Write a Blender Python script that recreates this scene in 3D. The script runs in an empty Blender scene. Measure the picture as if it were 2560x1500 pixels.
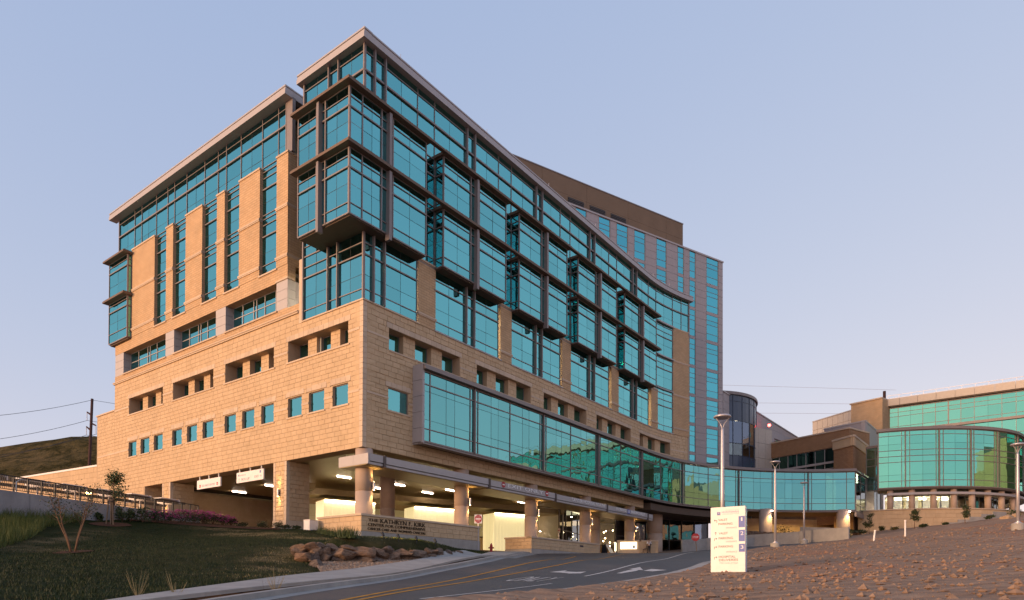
import bpy, bmesh, math, random
import numpy as np
from mathutils import Vector, Matrix

random.seed(11)
SC = bpy.context.scene
COL = SC.collection
PI = math.pi
R_ = math.radians

# ------------------------------------------------------------------ camera
EYE = Vector((0, 0, 1.6))
_p, _r = .01175194, .00333362
_cp, _sp, _c, _s = math.cos(_p), math.sin(_p), math.cos(_r), math.sin(_r)
CR = Vector((_c, -_s * _sp, _s * _cp))
CU = Vector((-_s, -_c * _sp, _c * _cp))
CF = Vector((0, _cp, _sp))
FOC, PY0 = 1691.492, 1452.033
cam = bpy.data.cameras.new('camera')
cam_o = bpy.data.objects.new('camera', cam)
COL.objects.link(cam_o)
cam_o.matrix_world = Matrix(((CR.x, CU.x, -CF.x, EYE.x), (CR.y, CU.y, -CF.y, EYE.y), (CR.z, CU.z, -CF.z, EYE.z), (0, 0, 0, 1)))
cam.sensor_width = 36
cam.lens = FOC / 2560 * 36
cam.shift_y = (PY0 - 750) / 2560
cam.clip_start = .1
cam.clip_end = 5000
SC.camera = cam_o

# ------------------------------------------------------------------ sky, sun, exposure
SUN_EL, SUN_ROT = R_(7), R_(236)
W = bpy.data.worlds.new("World")
SC.world = W
W.use_nodes = True
nt = W.node_tree
bg = nt.nodes['Background']
sk = nt.nodes.new('ShaderNodeTexSky')
sk.sky_type = 'NISHITA'
sk.sun_disc = False
sk.sun_elevation = R_(6)
sk.sun_rotation = SUN_ROT
sk.altitude = 1500
sk.air_density = 1
sk.dust_density = 1
sk.ozone_density = 1
sep = nt.nodes.new('ShaderNodeSeparateColor')
cmb = nt.nodes.new('ShaderNodeCombineColor')
nt.links.new(sk.outputs[0], sep.inputs[0])
for i, (ex, k) in enumerate(((.44, 1.78), (.294, 1.725), (.123, 2.29))):   # dusk sky: low contrast, lavender
    a = nt.nodes.new('ShaderNodeMath'); a.operation = 'POWER'; a.inputs[1].default_value = ex
    b = nt.nodes.new('ShaderNodeMath'); b.operation = 'MULTIPLY'; b.inputs[1].default_value = k
    nt.links.new(sep.outputs[i], a.inputs[0]); nt.links.new(a.outputs[0], b.inputs[0]); nt.links.new(b.outputs[0], cmb.inputs[i])
nt.links.new(cmb.outputs[0], bg.inputs[0])
bg.inputs[1].default_value = .15
sun = bpy.data.lights.new('sun', 'SUN')
sun.energy = 2.1
sun.angle = R_(18)
sun.color = (1, .62, .34)
sun_o = bpy.data.objects.new('sun', sun)
COL.objects.link(sun_o)
_sd = Vector((math.sin(SUN_ROT) * math.cos(SUN_EL), math.cos(SUN_ROT) * math.cos(SUN_EL), math.sin(SUN_EL)))
sun_o.rotation_euler = _sd.to_track_quat('Z', 'Y').to_euler()
SC.view_settings.view_transform = 'Standard'
SC.view_settings.look = 'None'
SC.view_settings.exposure = 1.0
SC.view_settings.gamma = 1
SC.view_settings.use_curve_mapping = False
SC.cycles.use_denoising = True
SC.cycles.max_bounces = 7
SC.cycles.transparent_max_bounces = 10
SC.cycles.caustics_reflective = False
SC.cycles.sample_clamp_indirect = 6

# ------------------------------------------------------------------ pixel helpers (photo pixels -> places in the world)
def ray(x, y):
    return CF + CR * ((x - 1280) / FOC) + CU * ((PY0 - y) / FOC)
def AD(x, y, Y):                      # point at distance Y along the view
    d = ray(x, y); return EYE + d * (Y / d.y)
def AZ(x, y, z):                      # point on the level z
    d = ray(x, y); return EYE + d * ((z - EYE.z) / d.z)
def proj(P):
    d = P - EYE; w = d.dot(CF)
    return (1280 + FOC * d.dot(CR) / w, PY0 - FOC * d.dot(CU) / w, w)

# ------------------------------------------------------------------ materials
MATS = {}
def M(name): return MATS[name]
class N:                              # tiny node builder
    def __init__(s, name):
        m = bpy.data.materials.new(name); m.use_nodes = True
        MATS[name] = m; s.m = m; s.t = m.node_tree; s.b = s.t.nodes['Principled BSDF']
        s.out = s.t.nodes['Material Output']
    def n(s, typ, **kw):
        x = s.t.nodes.new(typ)
        for k, v in kw.items():
            if k.startswith('_'):
                x.inputs[k[1:].replace('_', ' ')].default_value = v
            else: setattr(x, k, v)
        return x
    def l(s, a, b): s.t.links.new(a, b)
    def coord(s, kind='Object', scale=(1, 1, 1)):
        c = s.n('ShaderNodeTexCoord'); mp = s.n('ShaderNodeMapping'); mp.inputs['Scale'].default_value = scale
        s.l(c.outputs[kind], mp.inputs['Vector']); return mp.outputs['Vector']
    def noise(s, scale, vec=None, detail=4, rough=.6):
        x = s.n('ShaderNodeTexNoise'); x.inputs['Scale'].default_value = scale
        x.inputs['Detail'].default_value = detail; x.inputs['Roughness'].default_value = rough
        if vec: s.l(vec, x.inputs['Vector'])
        return x.outputs['Fac']
    def ramp(s, fac, stops):
        r = s.n('ShaderNodeValToRGB'); e = r.color_ramp.elements
        while len(e) < len(stops): e.new(.5)
        for q, (p, c) in zip(e, stops): q.position = p; q.color = (*c, 1)
        s.l(fac, r.inputs[0]); return r.outputs[0]
    def mix(s, fac, a, b, mode='MIX'):
        x = s.n('ShaderNodeMix', data_type='RGBA', blend_type=mode)
        for q, sock in ((fac, x.inputs[0]), (a, x.inputs[6]), (b, x.inputs[7])):
            if hasattr(q, 'links'): s.l(q, sock)
            elif isinstance(q, (int, float)): sock.default_value = q
            else: sock.default_value = (*q, 1)
        return x.outputs[2]
    def color(s, c):
        if hasattr(c, 'links'): s.l(c, s.b.inputs['Base Color'])
        else: s.b.inputs['Base Color'].default_value = (*c, 1)
        return s
    def rough(s, r, metal=0, spec=.5):
        if hasattr(r, 'links'): s.l(r, s.b.inputs['Roughness'])
        else: s.b.inputs['Roughness'].default_value = r
        s.b.inputs['Metallic'].default_value = metal
        s.b.inputs['Specular IOR Level'].default_value = spec
        return s
    def bump(s, fac, dist, strength=1):
        x = s.n('ShaderNodeBump'); x.inputs['Distance'].default_value = dist; x.inputs['Strength'].default_value = strength
        s.l(fac, x.inputs['Height']); s.l(x.outputs[0], s.b.inputs['Normal']); return s

def var_mat(name, stops, scale=3, rough=.8, bump=0, bscale=20, island=.25, spec=.3, kind='Object', metal=0, stain=0):
    a = N(name); v = a.coord(kind)
    c = a.ramp(a.noise(scale, v), stops)
    if island:
        g = a.n('ShaderNodeNewGeometry')
        oi = a.n('ShaderNodeObjectInfo')
        ad = a.n('ShaderNodeMath', operation='ADD'); a.l(g.outputs['Random Per Island'], ad.inputs[0]); a.l(oi.outputs['Random'], ad.inputs[1])
        fr = a.n('ShaderNodeMath', operation='FRACT'); a.l(ad.outputs[0], fr.inputs[0])
        r = a.ramp(fr.outputs[0], [(0, (1 - island,) * 3), (.5, (1, 1 - island * .1, 1 - island * .2)), (1, (1 + island * .3,) * 3)])
        c = a.mix(1.0, c, r, 'MULTIPLY')
    if stain:
        st = a.ramp(a.noise(.35, a.coord(kind, (1, 1, .25)), 6, .7), [(.35, (1, 1, 1)), (.75, (1 - stain,) * 3)])
        c = a.mix(1.0, c, st, 'MULTIPLY')
    a.color(c).rough(rough, metal, spec)
    if bump: a.bump(a.noise(bscale, v, 5), bump)
    return a.m
def flat_mat(name, c, rough=.6, metal=0, spec=.4, var=.06, scale=2.5):
    a = N(name); v = a.coord()
    k = a.ramp(a.noise(scale, v, 5), [(.3, tuple(x * (1 - var) for x in c)), (.7, tuple(min(1, x * (1 + var)) for x in c))])
    a.color(k).rough(rough, metal, spec); return a.m
def emit_mat(name, c, s):
    a = N(name); a.color((.8, .8, .8)); a.b.inputs['Emission Color'].default_value = (*c, 1); a.b.inputs['Emission Strength'].default_value = s; return a.m
def glass_mat(name, refl, trans, fac, wave=.012, rough=.01, wscale=.5):
    a = N(name)
    g = a.n('ShaderNodeBsdfGlossy'); g.inputs['Roughness'].default_value = rough
    oi = a.n('ShaderNodeObjectInfo'); geo = a.n('ShaderNodeNewGeometry')
    ad = a.n('ShaderNodeMath', operation='ADD'); a.l(geo.outputs['Random Per Island'], ad.inputs[0]); a.l(oi.outputs['Random'], ad.inputs[1])
    fr = a.n('ShaderNodeMath', operation='FRACT'); a.l(ad.outputs[0], fr.inputs[0])
    rr = a.ramp(fr.outputs[0], [(0, tuple(x * .93 for x in refl)), (1, tuple(min(1, x * 1.05) for x in refl))])
    a.l(rr, g.inputs['Color'])
    t = a.n('ShaderNodeBsdfTransparent'); t.inputs['Color'].default_value = (*trans, 1)
    lw = a.n('ShaderNodeFresnel'); lw.inputs['IOR'].default_value = 1.5
    mx = a.n('ShaderNodeMath', operation='MULTIPLY_ADD'); mx.inputs[1].default_value = 1 - fac; mx.inputs[2].default_value = fac
    a.l(lw.outputs[0], mx.inputs[0])
    x = a.n('ShaderNodeMixShader'); a.l(mx.outputs[0], x.inputs[0]); a.l(t.outputs[0], x.inputs[1]); a.l(g.outputs[0], x.inputs[2])
    a.l(x.outputs[0], a.out.inputs['Surface'])
    bm = a.n('ShaderNodeBump'); bm.inputs['Distance'].default_value = wave; bm.inputs['Strength'].default_value = 1
    a.l(a.noise(wscale, a.coord('Object', (1, 1, .6)), 2, .5), bm.inputs['Height']); a.l(bm.outputs[0], g.inputs['Normal'])
    return a.m

var_mat('stone', [(.25, (.54, .385, .235)), (.75, (.62, .45, .285))], 1.2, .9, .008, 9, .06, .2, stain=.10)
var_mat('stone_smooth', [(.3, (.57, .44, .32)), (.7, (.63, .49, .36))], 2, .85, .003, 30, .10, .2, stain=.1)
flat_mat('mortar', (.44, .315, .20), .95)
# brick piers: small courses as a brick texture (each course about two pixels high)
def brick_mat(name, c1, c2, mortar, w, h):
    a = N(name)
    v = a.coord('UV')
    b = a.n('ShaderNodeTexBrick'); b.inputs['Color1'].default_value = (*c1, 1); b.inputs['Color2'].default_value = (*c2, 1)
    b.inputs['Mortar'].default_value = (*mortar, 1); b.inputs['Scale'].default_value = 1
    b.inputs['Brick Width'].default_value = w; b.inputs['Row Height'].default_value = h; b.inputs['Mortar Size'].default_value = .018
    a.l(v, b.inputs['Vector'])
    st = a.ramp(a.noise(.8, a.coord()), [(.3, (.88, .88, .88)), (.7, (1.06, 1.03, 1))])
    a.color(a.mix(1.0, b.outputs['Color'], st, 'MULTIPLY')).rough(.9, 0, .2)
    a.bump(b.outputs['Fac'], -.01)
    return a.m
brick_mat('brick', (.58, .40, .24), (.53, .355, .205), (.40, .27, .16), .62, .21)
brick_mat('brick_red', (.40, .23, .125), (.34, .19, .10), (.19, .12, .08), .5, .2)
flat_mat('metal_light', (.44, .40, .385), .55, .0, .5, .04)
flat_mat('metal_fascia', (.40, .365, .36), .5, 0, .5, .04)
flat_mat('mullion', (.23, .19, .178), .45, .2, .5)
flat_mat('mullion_dark', (.10, .08, .075), .5, .2)
flat_mat('eave_brown', (.15, .095, .062), .6)
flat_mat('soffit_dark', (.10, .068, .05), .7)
flat_mat('gasket', (.02, .022, .025), .6)
flat_mat('panel_grey', (.36, .315, .315), .55, 0, .5, .05)
flat_mat('panel_brown', (.20, .14, .095), .85, 0, .2, .07, .6)
flat_mat('panel_beige', (.50, .43, .36), .6)
flat_mat('panel_slate', (.045, .065, .105), .25, 0, .6)
flat_mat('interior', (.30, .29, .26), .9)
flat_mat('interior_white', (.66, .62, .52), .9)
flat_mat('floor_dark', (.10, .09, .08), .6)
flat_mat('column', (.47, .35, .275), .75, 0, .3, .08, 1.2)
flat_mat('slat', (.36, .27, .13), .38, .3, .5)
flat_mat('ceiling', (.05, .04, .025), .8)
flat_mat('white_panel', (.72, .68, .56), .6)
flat_mat('roofing', (.22, .20, .19), .9)
var_mat('concrete', [(.3, (.33, .31, .29)), (.7, (.42, .39, .36))], 1.5, .9, .003, 25, .06, .2, stain=.2)
var_mat('concrete_wall', [(.3, (.27, .27, .29)), (.7, (.37, .37, .38))], .8, .9, .004, 12, 0, .2, stain=.3)
flat_mat('galvanised', (.50, .47, .49), .4, .5, .5)
flat_mat('black_metal', (.025, .026, .03), .5, .3)
flat_mat('white_paint', (.80, .76, .72), .5)
flat_mat('sign_white', (.82, .76, .71), .45)
flat_mat('sign_side', (.45, .46, .58), .4)
flat_mat('sign_blue', (.09, .13, .40), .45, 0, .4, .12, 6)
flat_mat('sign_grey', (.12, .12, .13), .6)
flat_mat('ink_dark', (.035, .03, .05), .6)
flat_mat('ink_grey', (.34, .31, .38), .6)
flat_mat('ink_blue', (.20, .21, .42), .6)
flat_mat('ink_white', (.82, .80, .78), .6)
flat_mat('bronze', (.035, .025, .015), .4, .4)
flat_mat('sign_red', (.40, .025, .03), .45)
flat_mat('hydrant_red', (.36, .012, .015), .4)
flat_mat('wood_pole', (.07, .035, .03), .9, 0, .2, .2)
flat_mat('bark', (.16, .095, .06), .9, 0, .2, .25, 12)
flat_mat('stake_wood', (.24, .16, .10), .9, 0, .2, .2, 8)
flat_mat('mulch', (.085, .04, .025), .95, 0, .1, .4, 14)
flat_mat('line_yellow', (.46, .22, .035), .8, 0, .2, .25, 3)
flat_mat('line_white', (.50, .48, .46), .8, 0, .2, .2, 3)
flat_mat('skin', (.45, .28, .20), .6)
flat_mat('cloth_white', (.72, .70, .70), .9)
flat_mat('cloth_dark', (.02, .022, .03), .9)
flat_mat('hair', (.015, .012, .01), .7)
flat_mat('steel', (.45, .45, .46), .3, .9)
def leaf_mat(name, c1, c2):
    a = N(name)
    g = a.n('ShaderNodeNewGeometry')
    a.color(a.ramp(g.outputs['Random Per Island'], [(0, c1), (1, c2)])).rough(.6, 0, .3)
    a.b.inputs['Subsurface Weight'].default_value = 0
    return a.m
leaf_mat('leaf_dark', (.022, .032, .014), (.06, .075, .025))
leaf_mat('leaf_green', (.03, .05, .016), (.075, .10, .03))
leaf_mat('leaf_dry', (.06, .06, .02), (.13, .11, .045))
leaf_mat('weed', (.045, .07, .012), (.12, .13, .03))
leaf_mat('flower', (.42, .03, .16), (.62, .16, .34))
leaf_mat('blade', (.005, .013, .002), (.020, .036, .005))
leaf_mat('straw', (.16, .13, .06), (.30, .24, .12))
flat_mat('stem', (.09, .06, .035), .9)
glass_mat('glass_blue', (.27, .80, .82), (.60, .70, .54), .60)
glass_mat('glass_tower', (.17, .66, .74), (.34, .52, .5), .72)
glass_mat('glass_green', (.30, .86, .66), (.35, .6, .45), .72)
glass_mat('glass_gallery', (.24, .66, .66), (.45, .6, .48), .66, .02)
glass_mat('glass_pale', (.38, .74, .74), (.6, .7, .6), .5)
glass_mat('glass_clear', (.62, .70, .74), (.80, .82, .76), .22)
glass_mat('glass_slate', (.34, .40, .52), (.42, .44, .48), .45)
glass_mat('glass_dark', (.10, .20, .16), (.10, .14, .11), .5)
emit_mat('lamp_warm', (1, .58, .20), 26)
emit_mat('lamp_linear', (1, .78, .62), 14)
emit_mat('lamp_office', (1, .87, .62), 30)
emit_mat('glow_room', (1, .84, .50), .62)
emit_mat('glow_wall', (1, .80, .36), .33)
emit_mat('lamp_wash', (1, .80, .40), 12)
emit_mat('sign_light', (1, .86, .52), 1.5)
emit_mat('bulb', (1, .72, .36), 18)
emit_mat('red_beacon', (1, .04, .03), 12)
emit_mat('exit_green', (.05, 1, .25), 1.2)
emit_mat('screen_blue', (.03, .45, 1), .9)
emit_mat('tail_light', (1, .10, .09), .9)

# rock, dirt, lawn, asphalt
def ground_mats():
    a = N('asphalt'); v = a.coord()
    c = a.ramp(a.noise(1.1, a.coord('Object', (.35, .12, 1)), 6, .65), [(.25, (.052, .049, .052)), (.75, (.082, .076, .076))])
    sp = a.ramp(a.noise(60, v, 3), [(.35, (.7, .7, .7)), (.7, (1.25, 1.22, 1.2))])
    dust = a.ramp(a.noise(.16, v, 6, .7), [(.48, (1, 1, 1)), (.72, (1.7, 1.45, 1.25))])
    a.color(a.mix(1., a.mix(1., c, sp, 'MULTIPLY'), dust, 'MULTIPLY')).rough(.62, 0, .5).bump(a.noise(90, v, 3), .004)
    a = N('dirt'); v = a.coord()
    c = a.ramp(a.noise(.55, a.coord('Object', (1, 1.3, 1)), 8, .68), [(.25, (.24, .155, .105)), (.5, (.31, .205, .142)), (.78, (.38, .265, .19))])
    c2 = a.ramp(a.noise(7, v, 6, .75), [(.3, (.78, .76, .75)), (.6, (1.04, 1.03, 1.02))])
    red = a.ramp(a.noise(.11, v, 3), [(.55, (1, 1, 1)), (.75, (1.12, .86, .74))])
    # tyre tracks that sweep across the graded slope
    wv = a.n('ShaderNodeTexWave', wave_type='BANDS', bands_direction='Y'); wv.inputs['Scale'].default_value = .42; wv.inputs['Distortion'].default_value = 5.5
    wv.inputs['Detail'].default_value = 4; wv.inputs['Detail Scale'].default_value = .7
    a.l(a.coord('Object', (.22, 1, 1)), wv.inputs['Vector'])
    tr = a.ramp(wv.outputs['Fac'], [(.1, (.84, .82, .80)), (.6, (1.03, 1.02, 1.0))])
    a.color(a.mix(1., a.mix(1., a.mix(1., c, c2, 'MULTIPLY'), red, 'MULTIPLY'), tr, 'MULTIPLY')).rough(.95, 0, .15)
    ad = a.n('ShaderNodeMath', operation='ADD'); a.l(a.noise(5, v, 8, .75), ad.inputs[0]); a.l(wv.outputs['Fac'], ad.inputs[1])
    a.bump(ad.outputs[0], .03)
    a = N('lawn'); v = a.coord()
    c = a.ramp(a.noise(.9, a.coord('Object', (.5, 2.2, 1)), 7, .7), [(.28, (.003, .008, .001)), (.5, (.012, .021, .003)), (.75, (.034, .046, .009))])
    at = a.n('ShaderNodeAttribute', attribute_name='dry')  # dry patches plus the painted vignette of the lawn
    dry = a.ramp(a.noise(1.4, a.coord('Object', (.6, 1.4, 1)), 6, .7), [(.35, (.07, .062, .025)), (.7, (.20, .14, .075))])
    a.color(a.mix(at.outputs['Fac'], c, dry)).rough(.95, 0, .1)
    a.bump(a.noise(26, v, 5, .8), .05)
    a = N('gravel'); v = a.coord()
    vo = a.n('ShaderNodeTexVoronoi'); vo.inputs['Scale'].default_value = 16; a.l(v, vo.inputs['Vector'])
    c = a.ramp(vo.outputs['Color'], [(.1, (.20, .13, .09)), (.5, (.34, .24, .17)), (.9, (.46, .36, .28))])
    a.color(c).rough(.9, 0, .2).bump(vo.outputs['Distance'], -.05)
    a = N('rock'); v = a.coord()
    c = a.ramp(a.noise(1.7, a.coord('Object', (1, 1, 2.4)), 8, .7), [(.25, (.10, .075, .062)), (.5, (.22, .155, .115)), (.75, (.36, .27, .21))])
    oi = a.n('ShaderNodeObjectInfo')
    t = a.ramp(oi.outputs['Random'], [(0, (.75, .78, .84)), (.5, (1, .96, .92)), (1, (1.12, .92, .74))])
    cr = a.ramp(a.noise(6, v, 8, .8), [(.36, (.45, .43, .42)), (.5, (1, 1, 1))])
    a.color(a.mix(1., a.mix(1., c, t, 'MULTIPLY'), cr, 'MULTIPLY')).rough(.9, 0, .2).bump(a.noise(4, v, 9, .7), .12)
    a = N('rock_pale'); v = a.coord()
    c = a.ramp(a.noise(2.2, v, 7, .7), [(.3, (.30, .19, .11)), (.7, (.46, .33, .22))]); a.color(c).rough(.9, 0, .2).bump(a.noise(5, v, 8), .1)
    a = N('hill'); v = a.coord()
    c = a.ramp(a.noise(.035, v, 10, .72), [(.3, (.062, .05, .016)), (.5, (.115, .082, .034)), (.72, (.19, .125, .06))])
    c2 = a.ramp(a.noise(.16, v, 8, .75), [(.42, (.35, .40, .30)), (.55, (1, 1, 1))])
    a.color(a.mix(1., c, c2, 'MULTIPLY')).rough(1, 0, .05).bump(a.noise(.3, v, 6, .7), 2.0)
ground_mats()

# ------------------------------------------------------------------ mesh helpers
class MB:
    def __init__(s): s.v = []; s.f = []; s.uv = None
    def hex(s, p):                    # p[0:4] bottom ring, p[4:8] top ring
        n = len(s.v); s.v += [tuple(q) for q in p]
        s.f += [(n, n+3, n+2, n+1), (n+4, n+5, n+6, n+7)] + [(n+i, n+(i+1) % 4, n+4+(i+1) % 4, n+4+i) for i in range(4)]
        return s
    def box(s, x0, x1, y0, y1, z0, z1):
        return s.hex([(x0,y0,z0),(x1,y0,z0),(x1,y1,z0),(x0,y1,z0),(x0,y0,z1),(x1,y0,z1),(x1,y1,z1),(x0,y1,z1)])
    def fbox(s, F, u0, u1, o0, o1, z0, z1, seg=None):
        n = seg or F.segs(u0, u1)
        b = len(s.v)
        for i in range(n + 1):
            u = u0 + (u1 - u0) * i / n
            s.v += [tuple(F(u, o0, z0)), tuple(F(u, o1, z0)), tuple(F(u, o1, z1)), tuple(F(u, o0, z1))]
        s.f.append((b, b+1, b+2, b+3))
        for i in range(n):
            for k in range(4):
                a0 = b + 4*i + k; a1 = b + 4*i + (k+1) % 4
                s.f.append((a0, a0+4, a1+4, a1))
        e = b + 4*n
        s.f.append((e+3, e+2, e+1, e))
        return s
    def quad(s, a, b, c, d):
        n = len(s.v); s.v += [tuple(a), tuple(b), tuple(c), tuple(d)]; s.f.append((n, n+1, n+2, n+3)); return s
    def tri(s, a, b, c):
        n = len(s.v); s.v += [tuple(a), tuple(b), tuple(c)]; s.f.append((n, n+1, n+2)); return s
    def tube(s, pts, rad, n=8, cap=True):
        pts = [Vector(p) for p in pts]
        if not hasattr(rad, '__len__'): rad = [rad] * len(pts)
        b = len(s.v); up = None
        for i, p in enumerate(pts):
            t = (pts[min(i+1, len(pts)-1)] - pts[max(i-1, 0)]).normalized()
            if up is None:
                up = Vector((0, 0, 1)) if abs(t.z) < .9 else Vector((1, 0, 0))
            x = t.cross(up).normalized(); y = x.cross(t).normalized(); up = y
            for k in range(n):
                a = 2*PI*k/n
                s.v.append(tuple(p + (x*math.cos(a) + y*math.sin(a)) * rad[i]))
        for i in range(len(pts)-1):
            for k in range(n):
                s.f.append((b+i*n+k, b+i*n+(k+1) % n, b+(i+1)*n+(k+1) % n, b+(i+1)*n+k))
        if cap:
            s.f.append(tuple(b+k for k in reversed(range(n)))); e = b+(len(pts)-1)*n
            s.f.append(tuple(e+k for k in range(n)))
        return s
    def lathe(s, prof, n=24, c=(0, 0, 0)):
        b = len(s.v)
        for (r, z) in prof:
            for k in range(n):
                a = 2*PI*k/n; s.v.append((c[0]+r*math.cos(a), c[1]+r*math.sin(a), c[2]+z))
        for i in range(len(prof)-1):
            for k in range(n):
                s.f.append((b+i*n+k, b+i*n+(k+1) % n, b+(i+1)*n+(k+1) % n, b+(i+1)*n+k))
        s.f.append(tuple(b+k for k in reversed(range(n)))); e = b+(len(prof)-1)*n
        s.f.append(tuple(e+k for k in range(n)))
        return s
    def prism(s, poly, d):            # poly: 3D points (planar), d: extrusion vector
        b = len(s.v); n = len(poly); d = Vector(d)
        s.v += [tuple(p) for p in poly] + [tuple(Vector(p)+d) for p in poly]
        s.f.append(tuple(b+i for i in reversed(range(n)))); s.f.append(tuple(b+n+i for i in range(n)))
        s.f += [(b+i, b+(i+1) % n, b+n+(i+1) % n, b+n+i) for i in range(n)]
        return s
    def mesh(s, name, mat, smooth=False, recalc=True):
        me = bpy.data.meshes.new(name); me.from_pydata(s.v, [], s.f)
        if mat: me.materials.append(M(mat) if isinstance(mat, str) else mat)
        if recalc and len(s.f) < 60000:
            bm = bmesh.new(); bm.from_mesh(me); bmesh.ops.recalc_face_normals(bm, faces=bm.faces); bm.to_mesh(me); bm.free()
        if smooth: me.polygons.foreach_set('use_smooth', [True] * len(me.polygons))
        return me
    def build(s, name, mat, parent=None, smooth=False, recalc=True, **props):
        return link(name, s.mesh(name, mat, smooth, recalc), parent, **props)
def link(name, data, parent=None, loc=None, **props):
    o = bpy.data.objects.new(name, data); COL.objects.link(o)
    if parent: o.parent = parent; o.matrix_parent_inverse = parent.matrix_world.inverted()
    if loc is not None: o.location = loc
    for k, v in props.items(): o[k] = v
    return o
def thing(name, label, cat, loc=(0, 0, 0), group=None):
    o = bpy.data.objects.new(name, None); COL.objects.link(o)
    o.matrix_world = Matrix.Translation(Vector(loc)); o.empty_display_size = .3
    o['label'] = label; o['category'] = cat
    if group: o['group'] = group
    return o
def tag(o, label, cat, group=None):
    o['label'] = label; o['category'] = cat
    if group: o['group'] = group
    return o
def wall_uv(o, tu):                   # uv in metres: (along the wall, height)
    me = o.data; uv = me.uv_layers.new(name='uv'); tu = Vector(tu)
    cr = Vector((0, 0, 1)).cross(tu)
    for p in me.polygons:
        n = p.normal
        d = tu if abs(n.dot(tu)) < .7 else cr
        for li in p.loop_indices:
            co = me.vertices[me.loops[li].vertex_index].co
            uv.data[li].uv = (co.dot(d), co.z)
    return o

class Plane:                          # vertical plane: u along it, o outwards, z up
    def __init__(s, P, d, n): s.P = Vector((P[0], P[1], 0)); s.d = Vector(d); s.n = Vector(n)
    def __call__(s, u, o, z): p = s.P + s.d*u + s.n*o; return Vector((p.x, p.y, z))
    def segs(s, a, b): return 1
    def tan(s, u): return s.d
def plane2(A, B):                     # A left, B right as seen from the camera
    A = Vector((A[0], A[1], 0)); B = Vector((B[0], B[1], 0)); d = (B-A).normalized(); n = Vector((d.y, -d.x, 0))
    if n.dot(-(A+B)) < 0: n = -n
    f = Plane(A, d, n); f.len = (B-A).length; return f
aL, aR = .92978, .641016
DL = Vector((-math.sin(aL), math.cos(aL), 0)); DR = Vector((math.sin(aR), math.cos(aR), 0))
C0 = Vector((-10.91035, 49.08017, 0))
LF = Plane(C0, DL, -DR)
class Curved(Plane):                  # straight to u=46.5, then a concave arc of radius 32
    U0, RAD = 46.5, 32.
    def __call__(s, u, o, z):
        if u <= s.U0: return Plane.__call__(s, u, o, z)
        th = (u - s.U0)/s.RAD
        p = s.P + s.d*s.U0 + s.n*s.RAD + (s.d*math.sin(th) - s.n*math.cos(th))*(s.RAD - o)
        return Vector((p.x, p.y, z))
    def segs(s, a, b):
        return 1 if max(a, b) <= s.U0 + .01 else max(1, math.ceil((b - min(a, s.U0 if a < s.U0 else a))/1.3))
    def tan(s, u):
        th = max(0, (u - s.U0)/s.RAD); return s.d*math.cos(th) + s.n*math.sin(th)
RF = Curved(C0, DR, -DL)
class Arc:                            # convex round wall: u in metres along it, left to right
    def __init__(s, c, r, a0, sgn=1): s.c = Vector((c[0], c[1], 0)); s.r = r; s.a0 = a0; s.sgn = sgn
    def __call__(s, u, o, z):
        a = s.a0 + s.sgn*u/s.r; return Vector((s.c.x + (s.r+o)*math.cos(a), s.c.y + (s.r+o)*math.sin(a), z))
    def segs(s, a, b): return max(1, math.ceil(abs(b-a)/1.2))
    def tan(s, u):
        a = s.a0 + s.sgn*u/s.r; return Vector((-math.sin(a), math.cos(a), 0))*s.sgn

# pieces that are counted: the 300 that show largest become objects, the rest one stuff part
class Pieces:
    def __init__(s, name, rest, mat, limit=300): s.name = name; s.rest = rest; s.mat = mat; s.limit = limit; s.L = []
    def add(s, verts, faces, parent, mat=None):
        c = sum((Vector(v) for v in verts), Vector())/len(verts)
        xy = [proj(Vector(v)) for v in verts]
        xs = [q[0] for q in xy]; ys = [q[1] for q in xy]
        a = (max(xs)-min(xs))*(max(ys)-min(ys))
        if max(xs) < 0 or min(xs) > 2560 or max(ys) < 0 or min(ys) > 1500 or min(q[2] for q in xy) < 0: a = 0
        s.L.append((a, verts, faces, parent, mat or s.mat))
    def finish(s, rest_parent):
        s.L.sort(key=lambda q: -q[0])
        for a, v, f, par, mat in s.L[:s.limit]:
            me = bpy.data.meshes.new(s.name); me.from_pydata([tuple(q) for q in v], [], f); me.materials.append(M(mat))
            link(s.name, me, par)
        rest = {}
        for a, v, f, par, mat in s.L[s.limit:]: rest.setdefault(mat, []).append((v, f))
        for mat, it in rest.items():
            m = MB()
            for v, f in it:
                n = len(m.v); m.v += [tuple(q) for q in v]; m.f += [tuple(n+i for i in q) for q in f]
            m.build(s.rest, mat, rest_parent, recalc=False, kind='stuff')
HEXF = [(0, 3, 2, 1), (4, 5, 6, 7), (0, 1, 5, 4), (1, 2, 6, 5), (2, 3, 7, 6), (3, 0, 4, 7)]
def pane(P, F, u0, u1, z0, z1, o, parent, mat=None, tilt=.004):
    t = [random.uniform(-tilt, tilt) for _ in range(3)]
    k = [o+t[0]-t[1]-t[2], o+t[0]+t[1]-t[2], o+t[0]+t[1]+t[2], o+t[0]-t[1]+t[2]]
    th = .02
    uz = [(u0, z0), (u1, z0), (u1, z1), (u0, z1)]
    v = [F(u, q-th, z) for (u, z), q in zip(uz, k)] + [F(u, q, z) for (u, z), q in zip(uz, k)]
    # order so that the outward normals are right for either handedness
    n = (v[5]-v[4]).cross(v[7]-v[4]); c = v[4]-v[0]
    f = HEXF if n.dot(c) > 0 else [tuple(reversed(q)) for q in HEXF]
    P.add(v, f, parent, mat)
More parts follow.
